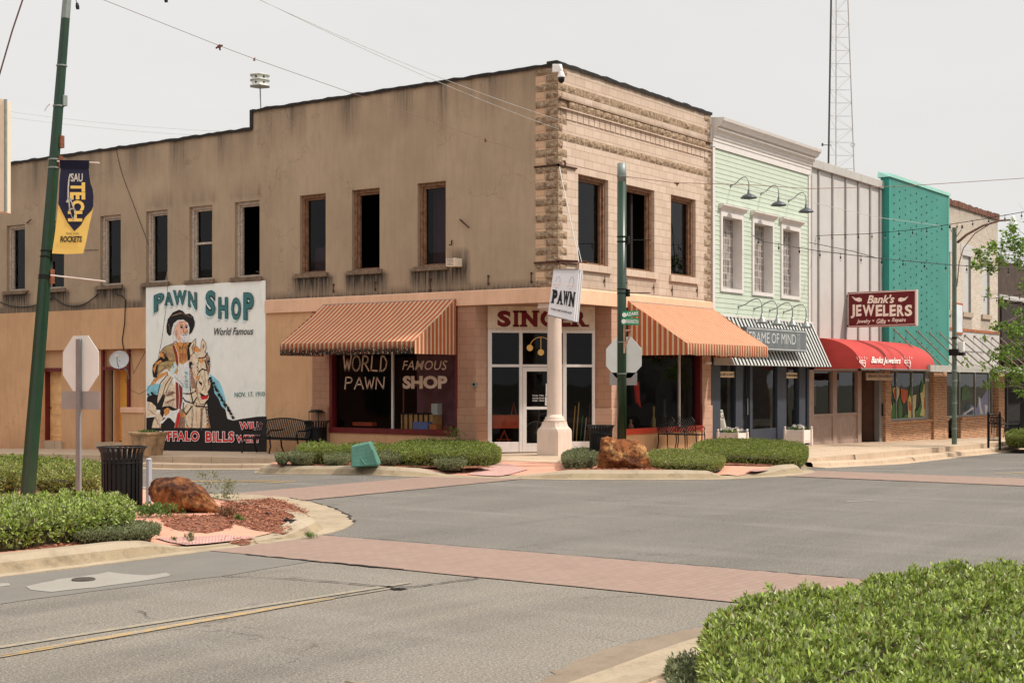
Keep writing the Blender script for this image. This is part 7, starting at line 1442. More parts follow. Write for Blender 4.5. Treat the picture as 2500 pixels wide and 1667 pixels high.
obj('mast', MB().tube([dc-dn_*.06, dc-dn_*.12+Vector((0, -.05, -.12)), onA(310, 905, -.4), onA(314, 920, -.2), onA(314, 924, -.02)], .02, 8), GREYM, t_); obj('feed_arm', MB().tube([dc-dn_*.05+Vector((0, 0, -.28)), dc+dn_*.25+Vector((0, 0, -.2)), dc+dn_*.32+Vector((0, 0, -.02))], .014, 6), GREYM, t_); obj('receiver', MB().obox(dc+dn_*.32+Vector((0, 0, -.0)), (.03, 0, 0), (0, .05, 0), (0, 0, .035)), plain('cream_plastic', rgb(206, 192, 168, 1.3), .5), t_, bevel=.008)
# ---- striped awnings
def stripe(name, ax, k):
    m, t, b = nodes(name); s = xyz(t); u = s[1] if ax == 'y' else s[0]
    f = math_(t, 'FRACT', math_(t, 'MULTIPLY', u, 1/.152))
    tanc, orc, lightc = rgb(214, 172, 132, k), rgb(196, 90, 54, k), rgb(226, 200, 170, k); dk = rgb(104, 50, 32, k)
    r_ = N(t, 'ShaderNodeValToRGB'); r_.color_ramp.interpolation = 'CONSTANT'; e = r_.color_ramp.elements; st = [(0, dk), (.05, orc), (.30, rgb(214, 128, 88, k)), (.36, orc), (.46, dk), (.51, tanc), (.62, lightc), (.86, tanc)]
    while len(e) < len(st): e.new(.5)
    for x, (p, c) in zip(e, st): x.position = p; x.color = c
    t.links.new(f, r_.inputs[0]); p = pos(t); c = mixc(t, ramp(t, noise(t, p, 3, 5), [(.4, gray(0)), (.75, gray(.25))]), r_.outputs[0], rgb(150, 110, 84, k))
    st_ = attr(t, 'stain'); c = mixc(t, math_(t, 'MULTIPLY', st_, ramp(t, noise(t, pos(t, (1, 1, .5)), 26, 6, .75), [(.40, gray(0)), (.47, gray(1))]), True), c, (.02, .018, .015, 1)); t.links.new(c, b.inputs['Base Color']); b.inputs['Roughness'].default_value = .85; b.inputs['Specular IOR Level'].default_value = .15
    tr = N(t, 'ShaderNodeBsdfTranslucent'); t.links.new(c, tr.inputs[0]); ms = N(t, 'ShaderNodeMixShader'); ms.inputs[0].default_value = .12; t.links.new(b.outputs[0], ms.inputs[1]); t.links.new(tr.outputs[0], ms.inputs[2]); t.links.new(ms.outputs[0], t.nodes['Material Output'].inputs[0]); return m
SY, SX_ = stripe('striped_canvas_y', 'y', .98), stripe('striped_canvas_x', 'x', .98)
def awning(ax, u0, u1, zt, zf, zb, p, mA, mS, label, dirt):
    P = (lambda u, o_, z: (-o_, u, z)) if ax == 'y' else (lambda u, o_, z: (u, -o_, z)); root = thing('striped_awning', label, 'awning', P((u0+u1)/2, p/2, zb), 'orange striped canvas awnings')
    mb = MB(); n = 24; rows = [(.07, zt), (p*.33, zt-(zt-zf)*.33-.012), (p*.66, zt-(zt-zf)*.66-.012), (p, zf)]
    for i in range(n+1):
        for o_, z in rows: mb.v.append(P(u0+(u1-u0)*i/n, o_, z))
    mb.f += [(i*4+j, i*4+j+1, (i+1)*4+j+1, (i+1)*4+j) for i in range(n) for j in range(3)]; mb.m += [0]*n*3; obj('canvas', mb, mA, root, smooth=True)
    vb = MB(); sv = []; n2 = 48; vr = 6
    for i in range(n2+1):
        for j in range(vr+1): z = zf+(zb-zf)*j/vr-(.02*vnoise(u0+i*.1, 0, 3) if j == vr else 0); vb.v.append(P(u0+(u1-u0)*i/n2, p+.004+.006*math.sin(i*.9)*j/vr, z)); sv.append(min(1.3, dirt*1.6*(j/vr)**1.1))
    vb.f += [(i*(vr+1)+j, i*(vr+1)+j+1, (i+1)*(vr+1)+j+1, (i+1)*(vr+1)+j) for i in range(n2) for j in range(vr)]; vb.m += [0]*n2*vr
    o = obj('valance', vb, mA, root, smooth=True); at = o.data.attributes.new('stain', 'FLOAT', 'POINT'); at.data.foreach_set('value', sv)
    for u in (u0, u1): obj('side_panel', MB().poly([P(u, .07, zt), P(u, p, zf), P(u, p, zb), P(u, .07, zb)]), mS, root)
    mb = MB(); mb.bar(P(u0, p-.01, zf-.01), P(u1, p-.01, zf-.01), .025); mb.bar(P(u0, .09, zt-.02), P(u1, .09, zt-.02), .025)
    for k in range(6): u = u0+.02+(u1-u0-.04)*k/5; mb.bar(P(u, .12, zt-.09), P(u, p-.04, zf-.07), .02)
    obj('frame', mb, GALV, root)
awning('y', 3.06, 7.62, 4.12, 3.0, 2.69, 1.76, SY, SX_, 'orange striped awning with a mouldy front edge on the shaded side wall', 1.0)
awning('x', 3.22, 8.05, 4.12, 2.99, 2.69, 1.80, SX_, SY, 'sunlit orange striped awning over the front window on the stone side', .35)
# ---- martin house, tower, panel at the left edge
pm = atD(636, 258, 46); t_ = thing('birdhouse', 'white two tier purple martin house on a thin pole above the roof', 'birdhouse', tuple(atD(637, 258, 46)))
obj('pole', MB().tube([atD(637, 275, 46), atD(635, 213, 46)], .02, 8), GREYM, t_); WB2 = plain('birdhouse_white', rgb(222, 222, 212, 1.0), .5, .03); c = atD(634.5, 212, 46); sc_ = 46/FL
for nm, pr in (('lower_floor', [(27, 0), (27, 1), (0, 1.2)]), ('lower_room', [(22, 1), (22, 14)]), ('upper_floor', [(27, 14.5), (27, 15.6), (0, 15.7)]), ('upper_room', [(21, 15.6), (21, 27)]), ('roof', [(27, 26.5), (27, 28), (12, 31.5), (0, 32)])): obj(nm, MB().lathe(c, [(r_*sc_, z*sc_) for r_, z in pr], 6), WB2, t_)
mb = MB()
for z in (8, 21.5):
    for k in range(6): an = R(30)+k*math.pi/3; mb_d = Vector((math.cos(an), math.sin(an), 0)); 
ax_ = Vector((0, 0, 1)).orthogonal().normalized(); bx2 = Vector((0, 0, 1)).cross(ax_)
for z in (8, 21.5):
    for k in range(6):
        an = math.pi*(2*k+1)/6; dvec = ax_*math.cos(an)+bx2*math.sin(an); mb.lathe(c+dvec*(21.6*math.cos(math.pi/6)+.0)*sc_+Vector((0, 0, z*sc_)), [(.034, 0), (.034, .008), (0, .009)], 12, dvec)
obj('entrance_holes', mb, BLK, t_)
tb = thing('lattice_tower', 'tall thin three legged lattice radio tower behind the shops', 'tower', tuple(atD(2050, 980, 120))); TD = 120
legs = [((2013, 985), (2036, -420)), ((2040, 990), (2042, -420)), ((2106, 988), (2055, -420))]
def leg(i, f, dd=0): (a, b), (c_, d_) = legs[i]; return atD(a+(c_-a)*f, b+(d_-b)*f, TD+(0, 1.5, .6)[i])
TGR = plain('tower_steel', rgb(196, 188, 182), .6, .1, .5); TDK = plain('tower_dark_steel', rgb(84, 80, 76), .6); 
for i in range(3): obj('leg', MB().tube([leg(i, k/20) for k in range(21)], (.085, .05, .055)[i], 5), TDK if i == 0 else TGR, tb)
nseg = 44; 
for i, j in ((0, 1), (1, 2), (0, 2)):
    mb = MB()
    for k in range(nseg): f0_, f1_ = k/nseg, (k+1)/nseg; mb.bar(leg(i, f0_), leg(j, f0_), .02); mb.bar(leg(i, f0_), leg(j, f1_), .016) if k % 2 == 0 else mb.bar(leg(j, f0_), leg(i, f1_), .016)
    obj('bracing', mb, TGR, tb)
mb = MB(); a = leg(0, .45); mb.bar(atD(2008, 354, TD), atD(2030, 355, TD), .05); mb.bar(atD(2008, 350, TD), atD(2008, 357, TD), .12); obj('side_antenna', mb, TDK, tb); obj('loop_antenna', MB().tube([atD(2082+5*math.cos(R(q_)), 354+4.5*math.sin(R(q_)), TD) for q_ in range(0, 361, 30)], .035, 5), TGR, tb)
t_ = thing('pale_metal_panel', 'edge of a large pale metal sign panel at the left border', 'sign panel', tuple(atD(-40, 517, 26))); a, b = atD(-120, 515, 26), atD(12, 517, 26); e = atD(12, 243, 26); f_ = atD(-120, 225, 26)
PNL = plain('pale_sheet_metal', rgb(206, 188, 164, 1.25), .5, .05, 2, dirt=.2); obj('panel', MB().prism([a, b, e, f_], (FW[0]*.3, FW[1]*.3, 0)), PNL, t_); obj('edge_trim', MB().bar(b+Vector(RT+(0,))*.015, e+Vector(RT+(0,))*.015, .04), GREYM, t_); zz0 = atD(12, 517, 26).z; obj('support_post', MB().box(a.x-.2, a.x+.0, a.y-.1, a.y+.1, 0, a.z+1), GREYM, t_)
# ---- bollard
c = atD(363.5, 1118, 21.6); zt3 = c.z; t_ = thing('white_bollard', 'short pale post between the black bin and the long rock', 'post', (c.x, c.y, .15)); obj('post', MB().box(c.x-.035, c.x+.035, c.y-.035, c.y+.035, .15, zt3-.03), plain('pale_post_paint', rgb(160, 166, 172), .5, .05), t_, bevel=.01); obj('cap', MB().lathe((c.x, c.y, zt3-.03), [(.045, 0), (.045, .012), (.03, .03), (0, .035)], 16), MATS['pale_post_paint'], t_)
# ---- tilted green cover
c = atD(891, 1110, 30.2); t_ = thing('green_utility_cover', 'tilted teal green plastic utility cover among the low shrubs', 'utility box', (c.x, c.y, .12)); RTv, FWv = Vector(RT+(0,)), Vector(FW+(0,))
def gq(px, py, d): return atD(px, py, d)
lo = [gq(857, 1141, 30.6), gq(927, 1137, 30.5), gq(931, 1130, 31.1), gq(866, 1134, 31.2)]; hi = [gq(856, 1089, 30.7), gq(902, 1079, 30.6), gq(909, 1076, 31.05), gq(864, 1085, 31.15)]
mb = MB(); k = 6; vs = []
for i in range(k+1):
    f = i/k
    for a, b in zip(lo, hi): vs.append(a.lerp(b, f))
mb.add(vs, [(i*4+j, i*4+(j+1) % 4, (i+1)*4+(j+1) % 4, (i+1)*4+j) for i in range(k) for j in range(4)]+[(k*4, k*4+1, k*4+2, k*4+3), (3, 2, 1, 0)])
GPL = plain('green_plastic', rgb(94, 142, 124, .9), .5, .12, 5, dirt=.25); obj('shell', mb, GPL, t_, bevel=.03); mb = MB(); mb.tube([hi[0].lerp(lo[0], .35)+RTv*.15-FWv*.012, (lo[0]+lo[1])/2-FWv*.012+Vector((0, 0, .05)), lo[1]-FWv*.012+Vector((0, 0, .06)), hi[1].lerp(lo[1], .3)-FWv*.012], .012, 6); mb.bar(lo[0]-FWv*.01+Vector((0, 0, .03)), lo[1]-FWv*.01+Vector((0, 0, .03)), .05, .02); obj('moulded_ridge', mb, GPL, t_)
# ---- overhead wires
def wire(name, label, pts, r_, mat_, sag=0):
    P = []
    for a, b in zip(pts, pts[1:]): P += cat3(a, b, sag, 10)[:-1]
    P.append(Vector(pts[-1])); t_ = MB(); t_.tube(P, r_, 5); o = obj(name, t_, mat_, None, base=tuple(pts[0])); tag(o, label, 'wire'); return o
WR = plain('old_steel_wire', rgb(130, 100, 86), .7); WRG = plain('pale_wire', rgb(186, 182, 176), .6); RUSTC = plain('rust_brown_clip', rgb(96, 52, 38), .8, .3, 20)
s1_ = wire('span_wire', 'rusty span wire from the upper left to the straight green pole', [atD(120, -60, 22.5), atD(252, 0, 23.5), atD(535, 112, 25.2), atD(620, 144, 25.8), atD(1185, 342, 29.4), atD(1380, 400, 30.4), atD(1516, 432, 31.0)], .005, WR)
for px, py, d, s_ in ((535, 112, 25.2, 1.0), (1380, 398, 30.4, .9), (1185, 342, 29.4, .55), (620, 144, 25.8, .4)):
    c = atD(px, py, d); mb = MB(); [mb.tube([c, c+Vector((random.uniform(-.06, .06), random.uniform(-.06, .06), random.uniform(-.1, .07)))*s_], .016*s_, 5) for _ in range(6)]; mb.lathe(c-Vector((0, 0, .04)), [(.03*s_, 0), (.03*s_, .04)], 8); o = obj('clip', mb, RUSTC, s1_)
s2_ = wire('span_wire', 'thin span wire running right from the straight green pole past the lamps', [atD(1520, 430, 31), atD(1640, 446, 31.5), atD(1840, 452, 32.5), atD(1973, 461, 33.5), atD(2200, 455, 35), atD(2520, 434, 37)], .008, WR)
c = atD(1653, 449, 31.6); mb = MB(); [mb.tube([c, c+Vector((random.uniform(-.07, .07), random.uniform(-.07, .07), random.uniform(-.05, .05)))], .014, 5) for _ in range(6)]; obj('clip', mb, RUSTC, s2_)
for (p, q_, dd0, dd1, lb) in (((590, -20), (1364, 293), 24, 34, 'upper pale cable reaching the stone corner from the sky'), ((555, -40), (1364, 316), 24, 34, 'lower pale cable reaching the stone corner from the sky'), ((18, 272), (560, 322), 60, 60, 'faint distant wire above the left roof, upper'), ((18, 286), (560, 334), 60, 60, 'faint distant wire above the left roof, lower')):
    wire('overhead_cable', lb, [atD(*p, dd0), atD(*q_, dd1)], .005 if dd0 < 50 else .006, WRG, .12)
wire('overhead_cable', 'faint pale cable crossing the panel facade towards the white brick building', [atD(1740, 440, 38), atD(2150, 532, 50), atD(2300, 552, 54)], .008, WRG)
o = wire('twisted_wire', 'dark twisted wire hanging at the upper left corner', [atD(62, -20, 20), atD(30, 75, 20), atD(-5, 195, 20)], .012, plain('dark_twisted_wire', rgb(96, 70, 66), .7))
for (px, py, ex, ey, lb) in ((183, -10, 189, 20, 'black bulb socket hanging from the top edge by the leaning pole'), (404, -20, 405, 3, 'rusty clip hanging from the top edge near the left')):
    t_ = thing('hanging_socket', lb, 'socket', tuple(atD(ex, ey, 22))); obj('cord', MB().tube([atD(px, py, 22), atD(ex-1, ey-10, 22)], .006, 5), BLKM, t_); obj('socket', MB().tube([atD(ex-1, ey-12, 22), atD(ex, ey-4, 22), atD(ex+1, ey+3, 22)], [.02, .03, .026], 10), BLKM, t_)
# ---- string lights
BULB = glass_mat('bulb_glass', (.9, .88, .84), .05, 2.5)
def string_lights(label, pts, spacing, first):
    P = []
    for a, b in zip(pts, pts[1:]): P += cat3(a, b, 0, 12)[:-1]
    P.append(Vector(pts[-1])); t_ = thing('string_lights', label, 'string lights', tuple(pts[0])); obj('cable', MB().tube(P, .010, 5), BLKM, t_)
    dist = first; acc = 0; proto = None
    for a, b in zip(P, P[1:]):
        L = (b-a).length
        while acc+L > dist:
            c = a.lerp(b, (dist-acc)/L)
            if proto is None:
                s0_ = thing('bulb_socket', None, None, tuple(c)); bpy.data.objects.remove(s0_)
                mb = MB(); mb.tube([Vector((0, 0, 0)), Vector((0, 0, -.08))], .006, 5); mb.lathe((0, 0, -.13), [(.02, 0), (.024, .03), (.016, .06), (.006, .065)], 8); mb.box(-.04, .04, -.012, .012, -.008, .012)
                me = MB(); me.lathe((0, 0, -.21), [(0, 0), (.022, .01), (.03, .035), (.022, .065), (.014, .085)], 10)
                proto = (obj('socket', mb, BLKM, None, base=(0, 0, 0)), obj('bulb', me, BULB, None, smooth=True, base=(0, 0, 0)))
                so_, bu_ = proto
            else: so_, bu_ = proto[0].copy(), proto[1].copy(); COL.objects.link(so_); COL.objects.link(bu_)
            so_.parent = t_; so_.location = c-Vector(pts[0]); bu_.parent = so_; bu_.location = (0, 0, 0); dist += spacing
        acc += L
    return t_
string_lights('upper strand of bulb lights sweeping up to the right edge', [atD(1831, 573, 49), atD(1958, 577, 48), atD(2120, 571, 45.5), atD(2250, 559, 43.5), atD(2400, 535, 41.5), atD(2520, 514, 40)], .585, .35)
string_lights('lower strand of bulb lights sloping down to the right across the teal front', [atD(1834, 573, 36), atD(1865, 590, 36), atD(2000, 613, 36.4), atD(2141, 630, 36.8), atD(2300, 645, 37), atD(2420, 653, 37.2), atD(2540, 660, 37.4)], .58, .2)
wire('guy_wire', 'dark guide wire joining the lower light strand on the panel facade', [atD(1975, 592, 36.2), atD(2080, 613, 36.6), atD(2141, 630, 36.8)], .009, BLKM)
string_lights('short faint strand of bulbs over the white brick wall at right', [atD(2396, 723, 50), atD(2420, 729, 50), atD(2470, 722, 50), atD(2530, 715, 49)], .45, .1)
t_ = obj('cable_joiner', MB().tube([atD(1953, 575, 48), atD(1964, 575.5, 48)], .045, 8), BLKM, None, base=tuple(atD(1953, 575, 48))); tag(t_, 'black oval cable joiner on the upper light strand', 'cable joiner')
# ---- grey street lamp pole at right
c = atD(2330, 1084, 49.6); SP = thing('street_lamp', 'weathered grey green street lamp pole with a long curved arm on the right sidewalk', 'street lamp', (c.x, c.y, -.17)); ztp = atD(2330, 556, 49.6).z
PLG = plain('faded_green_pole', rgb(92, 108, 94), .55, .2, 4, dirt=.4)
obj('pole', MB().lathe((c.x, c.y, 0), [(.095, -.17), (.095, .55), (.085, .56), (.08, ztp)], 8), PLG, SP)
obj('arm', MB().tube([atD(2338, 592, 49.6), atD(2360, 573, 49.3), atD(2400, 551, 48.8), atD(2440, 539, 48.3), atD(2466, 537, 48)], [.05, .045, .04, .035, .03], 8), plain('rusty_arm', rgb(120, 92, 80), .7, .3, 8), SP, smooth=True)
obj('brace', MB().tube([atD(2336, 700, 49.6), atD(2342, 640, 49.4), atD(2352, 606, 49.2), atD(2380, 570, 49), atD(2420, 545, 48.6)], .018, 6), plain('rusty_brace', rgb(130, 98, 84), .7), SP, smooth=True)
hd = atD(2473, 560, 48); obj('lamp_head', MB().lathe(hd, [(.14, 0), (.15, .05), (.13, .2), (.11, .22), (.1, .34), (.06, .4), (.05, .46)], 20), plain('white_lamp_head', rgb(210, 208, 206), .5), SP, smooth=True)
for sx in (-1, 1): obj('insulator_arm', MB().tube([atD(2334, 580, 49.6), atD(2334+sx*8, 568, 49.5), atD(2334+sx*14, 560, 49.5)], .016, 6), GREYM, SP); obj('insulator', MB().lathe(atD(2334+sx*15, 556, 49.5), [(.0, -.04), (.05, 0), (.02, .03), (.04, .06), (0, .1)], 10), BLKM, SP)
obj('meter_box', MB().box(c.x+.03, c.x+.23, c.y-.3, c.y-.1, atD(2340, 858, 49.6).z, atD(2340, 834, 49.6).z), ALUS, SP, bevel=.01); obj('black_box', MB().box(c.x-.13, c.x+.0, c.y-.16, c.y+.16, atD(2340, 868, 49.6).z, atD(2340, 852, 49.6).z), BLKM, SP, bevel=.01); obj('rear_black_box', MB().box(c.x+.05, c.x+.3, c.y-.3, c.y-.1, atD(2340, 868, 49.6).z, atD(2340, 860, 49.6).z), BLKM, SP, bevel=.01)
for y in (825, 905, 930, 984, 1046): obj('band', MB().lathe((c.x, c.y, atD(2330, y, 49.6).z), [(.095, -.03), (.1, 0), (.095, .03)], 10), GREYM if y != 825 else BLKM, SP)
# ---- railing gate at the steps on the far right
c = atD(2413, 1090, 51.6); zb = -.35; t_ = thing('iron_railing', 'black iron handrail and gate panel at the steps on the far right', 'railing', (c.x, c.y, zb)); e = atD(2441, 1090, 51.2); f_ = atD(2487, 1085, 52.5); zt4 = atD(2413, 1013, 51.6).z
for q_, nm in ((c, 'post'), (e, 'post')): obj(nm, MB().tube([(q_.x, q_.y, zb-.1), (q_.x, q_.y, zt4+.05)], .045, 8).lathe((q_.x, q_.y, zt4+.05), [(.05, 0), (.03, .05), (0, .1)], 8), BLKM, t_)
mb = MB(); pp_ = lambda k, z: Vector((c.x+(e.x-c.x)*k, c.y+(e.y-c.y)*k, z))
for z in (zt4, zt4-.3, zb+.25): mb.bar(pp_(0, z), pp_(1, z), .03)
for k in range(1, 9): mb.bar(pp_(k/9, zb+.2), pp_(k/9, zt4-.3), .014)
for k in range(0, 8): mb.bar(pp_(k/8, zt4-.3), pp_((k+1)/8, zt4), .012); mb.bar(pp_((k+1)/8, zt4-.3), pp_(k/8, zt4), .012)
obj('gate_panel', mb, BLKM, t_); mb = MB(); mb.tube([(e.x, e.y, zt4-.33), (f_.x, f_.y, zt4-.35), (f_.x, f_.y, zb)], .022, 8); obj('handrail', mb, BLKM, t_)
castchair(onB(2462, 1050, -1.0).x-1.0, -.9, -.38, 'black cast metal chair beyond the iron railing at the right edge')
# ================================================================ rocks, mulch, hedges, tree
def rockmat():
    m, t, b = nodes('rust_brown_rock'); p = pos(t)
    n1 = noise(t, p, 2.6, 10, .68); c = ramp(t, n1, [(.28, rgb(44, 28, 20, .9)), (.42, rgb(104, 56, 32, .9)), (.53, rgb(160, 98, 52, 1.0)), (.63, rgb(212, 156, 98, 1.0)), (.78, rgb(116, 66, 40, .9))])
    c = mixc(t, ramp(t, noise(t, p, 9, 8, .75), [(.42, gray(.8)), (.56, gray(0))]), c, rgb(56, 28, 18, .9)); c = mixc(t, ramp(t, noise(t, pos(t, (1, 1, 2), (3, 1, 2)), 1.6, 5), [(.5, gray(0)), (.65, gray(.55))]), c, rgb(186, 110, 52, .9))
    t.links.new(c, b.inputs['Base Color']); b.inputs['Roughness'].default_value = .78; b.inputs['Specular IOR Level'].default_value = .3; bump(t, b, math_(t, 'ADD', noise(t, p, 12, 10, .75), math_(t, 'MULTIPLY', noise(t, p, 45, 6, .7), .35)), 1.0, .05); return m
ROCK = rockmat()
def rock(label, outline, cpx, d, depth, tilt=0, seed=0):
    C = atD(*cpx, d); s = d/FL; poly = [((x-cpx[0])*s, -(y-cpx[1])*s) for x, y in outline]
    def rad(th):
        dx, dy = math.cos(th), math.sin(th); best = .05
        for i in range(len(poly)):
            (x1, y1), (x2, y2) = poly[i], poly[(i+1) % len(poly)]; ex, ey = x2-x1, y2-y1; den = dx*ey-dy*ex
            if abs(den) < 1e-9: continue
            t_ = (x1*ey-y1*ex)/den; u = (x1*dy-y1*dx)/den
            if t_ > 0 and -1e-6 <= u <= 1+1e-6: best = max(best, t_)
        return best
    import bmesh
    bm = bmesh.new(); bmesh.ops.create_icosphere(bm, subdivisions=6, radius=1); RTv, FWv = Vector(RT+(0,)), Vector(FW+(0,)); cuts = []
    rr = random.Random(seed)
    for _ in range(24):
        n = Vector((rr.uniform(-1, 1), rr.uniform(-.7, 1), rr.uniform(-1, .6))).normalized(); cuts.append((n, rr.uniform(.76, .95)))
    for v in bm.verts:
        u = v.co.copy()
        for n, k in cuts:
            e = u.dot(n)
            if e > k and abs(n.z) > .2: u -= n*(e-k)
        th = math.atan2(u.y, u.x); r_ = rad(th); q = Vector((u.x*r_, u.y*r_, u.z*depth))
        nz = mnoise.fractal(Vector((q.x, q.y, q.z))*5+Vector((seed, 0, 0)), .9, 2.1, 6)*.035+mnoise.ridged_multi_fractal(q*3.2+Vector((seed*2, 1, 0)), 1, 2, 4, 1, 2)*.018-.02
        k = 1+nz/max(.15, q.length); q *= k; v.co = C+RTv*q.x+Vector((0, 0, q.y))+FWv*(q.z+q.x*tilt)
    vs = [tuple(v.co) for v in bm.verts]; fs = [tuple(x.index for x in f.verts) for f in bm.faces]; bm.free(); mb = MB(); mb.add(vs, fs)
    return tag(obj('boulder', mb, ROCK, None, smooth=True, base=(C.x, C.y, .12)), label, 'rock')
rock('long low rust brown rock leaning in the mulch bed', [(354, 1196), (356, 1178), (362, 1168), (378, 1160), (398, 1157), (428, 1161), (458, 1167), (484, 1180), (505, 1195), (528, 1222), (552, 1246), (550, 1262), (522, 1266), (490, 1262), (440, 1254), (400, 1246), (370, 1224)], (445, 1208), 20.4, .45, -.35, 3)
rock('upright blocky orange brown rock beside the straight green pole', [(1458, 1152), (1457, 1120), (1462, 1090), (1468, 1068), (1482, 1064), (1500, 1070), (1540, 1074), (1568, 1075), (1576, 1092), (1578, 1104), (1587, 1120), (1590, 1140), (1588, 1156), (1540, 1160), (1480, 1160)], (1522, 1114), 30.3, .36, 0, 9)
# mulch beds
def mulchmat():
    m, t, b = nodes('red_bark_mulch'); p = pos(t); c = ramp(t, noise(t, p, 26, 6, .7), [(.3, rgb(70, 42, 32)), (.5, rgb(140, 86, 64)), (.68, rgb(184, 128, 98))]); t.links.new(c, b.inputs['Base Color']); b.inputs['Roughness'].default_value = .95; bump(t, b, noise(t, p, 40, 5), 1.0, .03); return m
MULCH = mulchmat(); CHIP = leaf_mat('bark_chips', [rgb(104, 60, 44), rgb(168, 104, 78), rgb(196, 140, 110), rgb(90, 56, 44), rgb(180, 120, 90)], .9, .0)
def bed(poly, z, dens=900, crown=.015, chips=True, zf=None):
    poly = [tuple(p[:2]) for p in poly]; xs = [p[0] for p in poly]; ys = [p[1] for p in poly]
    def zz_(x, y): return (zf(x, y) if zf else z)+crown*min(1, edge_d(poly, x, y)/.3)+.008*vnoise(x, y, 9)
    mb = MB(); idx = {}; cell = .08
    def vid(i, j):
        if (i, j) not in idx: x = min(xs)+i*cell; y = min(ys)+j*cell; idx[(i, j)] = len(mb.v); mb.v.append((x, y, zz_(x, y)+.006))
        return idx[(i, j)]
    for i in range(int((max(xs)-min(xs))/cell)+1):
        for j in range(int((max(ys)-min(ys))/cell)+1):
            if pt_in(poly, min(xs)+(i+.5)*cell, min(ys)+(j+.5)*cell): mb.f.append((vid(i, j), vid(i+1, j), vid(i+1, j+1), vid(i, j+1))); mb.m.append(0)
    o = obj('mulch', mb, MULCH, None); o['kind'] = 'stuff'
    if chips:
        P = []
        area = (max(xs)-min(xs))*(max(ys)-min(ys))
        for _ in range(int(area*dens)):
            x = random.uniform(min(xs)-.04, max(xs)+.04); y = random.uniform(min(ys)-.04, max(ys)+.04)
            if pt_in(poly, x, y) or (edge_d(poly, x, y) < .05 and random.random() < .5): P.append((x, y, zz_(x, y)+.015))
        c = leaves('bark_chips', np.array(P), np.tile([[0, 0, .15]], (len(P), 1)), 2, .05, .012, CHIP, None, spread=1.4, up=.0, flat=.12, base=(0, 0, 0)); c.parent = o; c['kind'] = 'stuff'
bed([onG(x, y, .17) for x, y in ((546, 1232), (560, 1218), (630, 1218), (660, 1214), (690, 1222), (728, 1238), (744, 1250), (738, 1262), (712, 1273), (692, 1280), (640, 1276), (585, 1270), (560, 1262))], .15, zf=zL)
bed([onG(x, y, .17) for x, y in ((396, 1262), (420, 1254), (480, 1258), (540, 1252), (575, 1262), (560, 1274), (500, 1282), (440, 1281), (405, 1275))], .15, 700, crown=.03, zf=zL)
bed([onG(x, y, .15) for x, y in ((552, 1295), (575, 1288), (608, 1290), (612, 1300), (590, 1304), (570, 1300))], .13, 500, crown=.004, zf=zL)
bed([onG(x, y, .16) for x, y in ((0, 1340), (0, 1290), (200, 1260), (350, 1290), (365, 1308), (300, 1318), (200, 1328), (90, 1338))], .15, 500, zf=zL)
hf = lambda x, y: Sz(x, y)+.0
bed([(-4.95, 3.9), (-4.8, .2), (-4.6, -.7), (-4.1, -1.0), (-3.4, .4), (-3.2, 3.8), (-4.1, 4.8)], .12, 260, zf=hf); bed([(-4.1, -2.75), (-3.45, -2.65), (-1.9, -4.8), (-2.4, -5.1), (-3.15, -4.3)], .12, 350, zf=hf); bed([(-.5, -4.2), (.1, -3.5), (2.2, -4.9), (1.2, -5.5), (-.0, -5.6)], .1, 200, zf=hf)
bed([(-23.6, -14.8), (-21.4, -14.75), (-19.5, -14.7), (-17.5, -15.2), (-15.5, -16.8), (-15, -20), (-24, -21)], .152, 60, crown=.01)
for px, py, w_ in ((648, 1264, 14), (688, 1276, 9), (705, 1280, 18)):
    c = onG(px, py, .2); mb = MB(); mb.add([c+Vector((random.uniform(-1, 1)*.06+.015*i, random.uniform(-.06, .06), random.uniform(0, .08))) for i in range(6)], [(0, 1, 2), (1, 2, 3), (2, 3, 4), (3, 4, 5), (0, 2, 4)]); tag(obj('landscape_fabric_scrap', mb, BLK, None, base=tuple(c)), ['torn black landscape fabric scrap, left of the two others', 'small middle scrap of black landscape fabric', 'long black landscape fabric scrap by the curved curb'][(648, 688, 705).index(px)], 'fabric scrap', 'landscape fabric scraps in the mulch')
# hedges
TWIG = plain('dark_twigs', rgb(62, 56, 34, .8), .95, .4, 14)
LF_NEAR = leaf_mat('near_hedge_leaves', [rgb(76, 90, 36, 1.0), rgb(136, 156, 66, 1.15), rgb(162, 180, 82, 1.25), rgb(180, 190, 118, 1.25), rgb(96, 118, 46, 1.05), rgb(176, 174, 142, 1.1), rgb(140, 162, 66, 1.2), rgb(118, 98, 54, 1.0), rgb(96, 112, 44, 1.0), rgb(150, 166, 76, 1.2), rgb(130, 148, 62, 1.15)], .42, .2)
LF_MID = leaf_mat('mid_hedge_leaves', [rgb(66, 78, 34, 1.0), rgb(124, 136, 58, 1.15), rgb(156, 166, 80, 1.2), rgb(96, 110, 46, 1.05), rgb(168, 164, 112, 1.15), rgb(136, 148, 66, 1.15), rgb(120, 80, 54, .95)], .45, .15)
LF_FAR = leaf_mat('far_hedge_leaves', [rgb(58, 74, 30, 1.0), rgb(116, 132, 50, 1.15), rgb(150, 164, 66, 1.2), rgb(88, 108, 40, 1.05), rgb(130, 142, 60, 1.15), rgb(156, 146, 96, 1.1), rgb(74, 90, 36, 1.0)], .45, .15)
LF_DARK = leaf_mat('grey_green_leaves', [rgb(66, 76, 48, 1.0), rgb(114, 122, 80, 1.1), rgb(150, 150, 112, 1.15), rgb(84, 96, 58, 1.0)], .5, .14)
def pg(z, *pts): return [tuple(onG(x, y, z)[:2]) for x, y in pts]
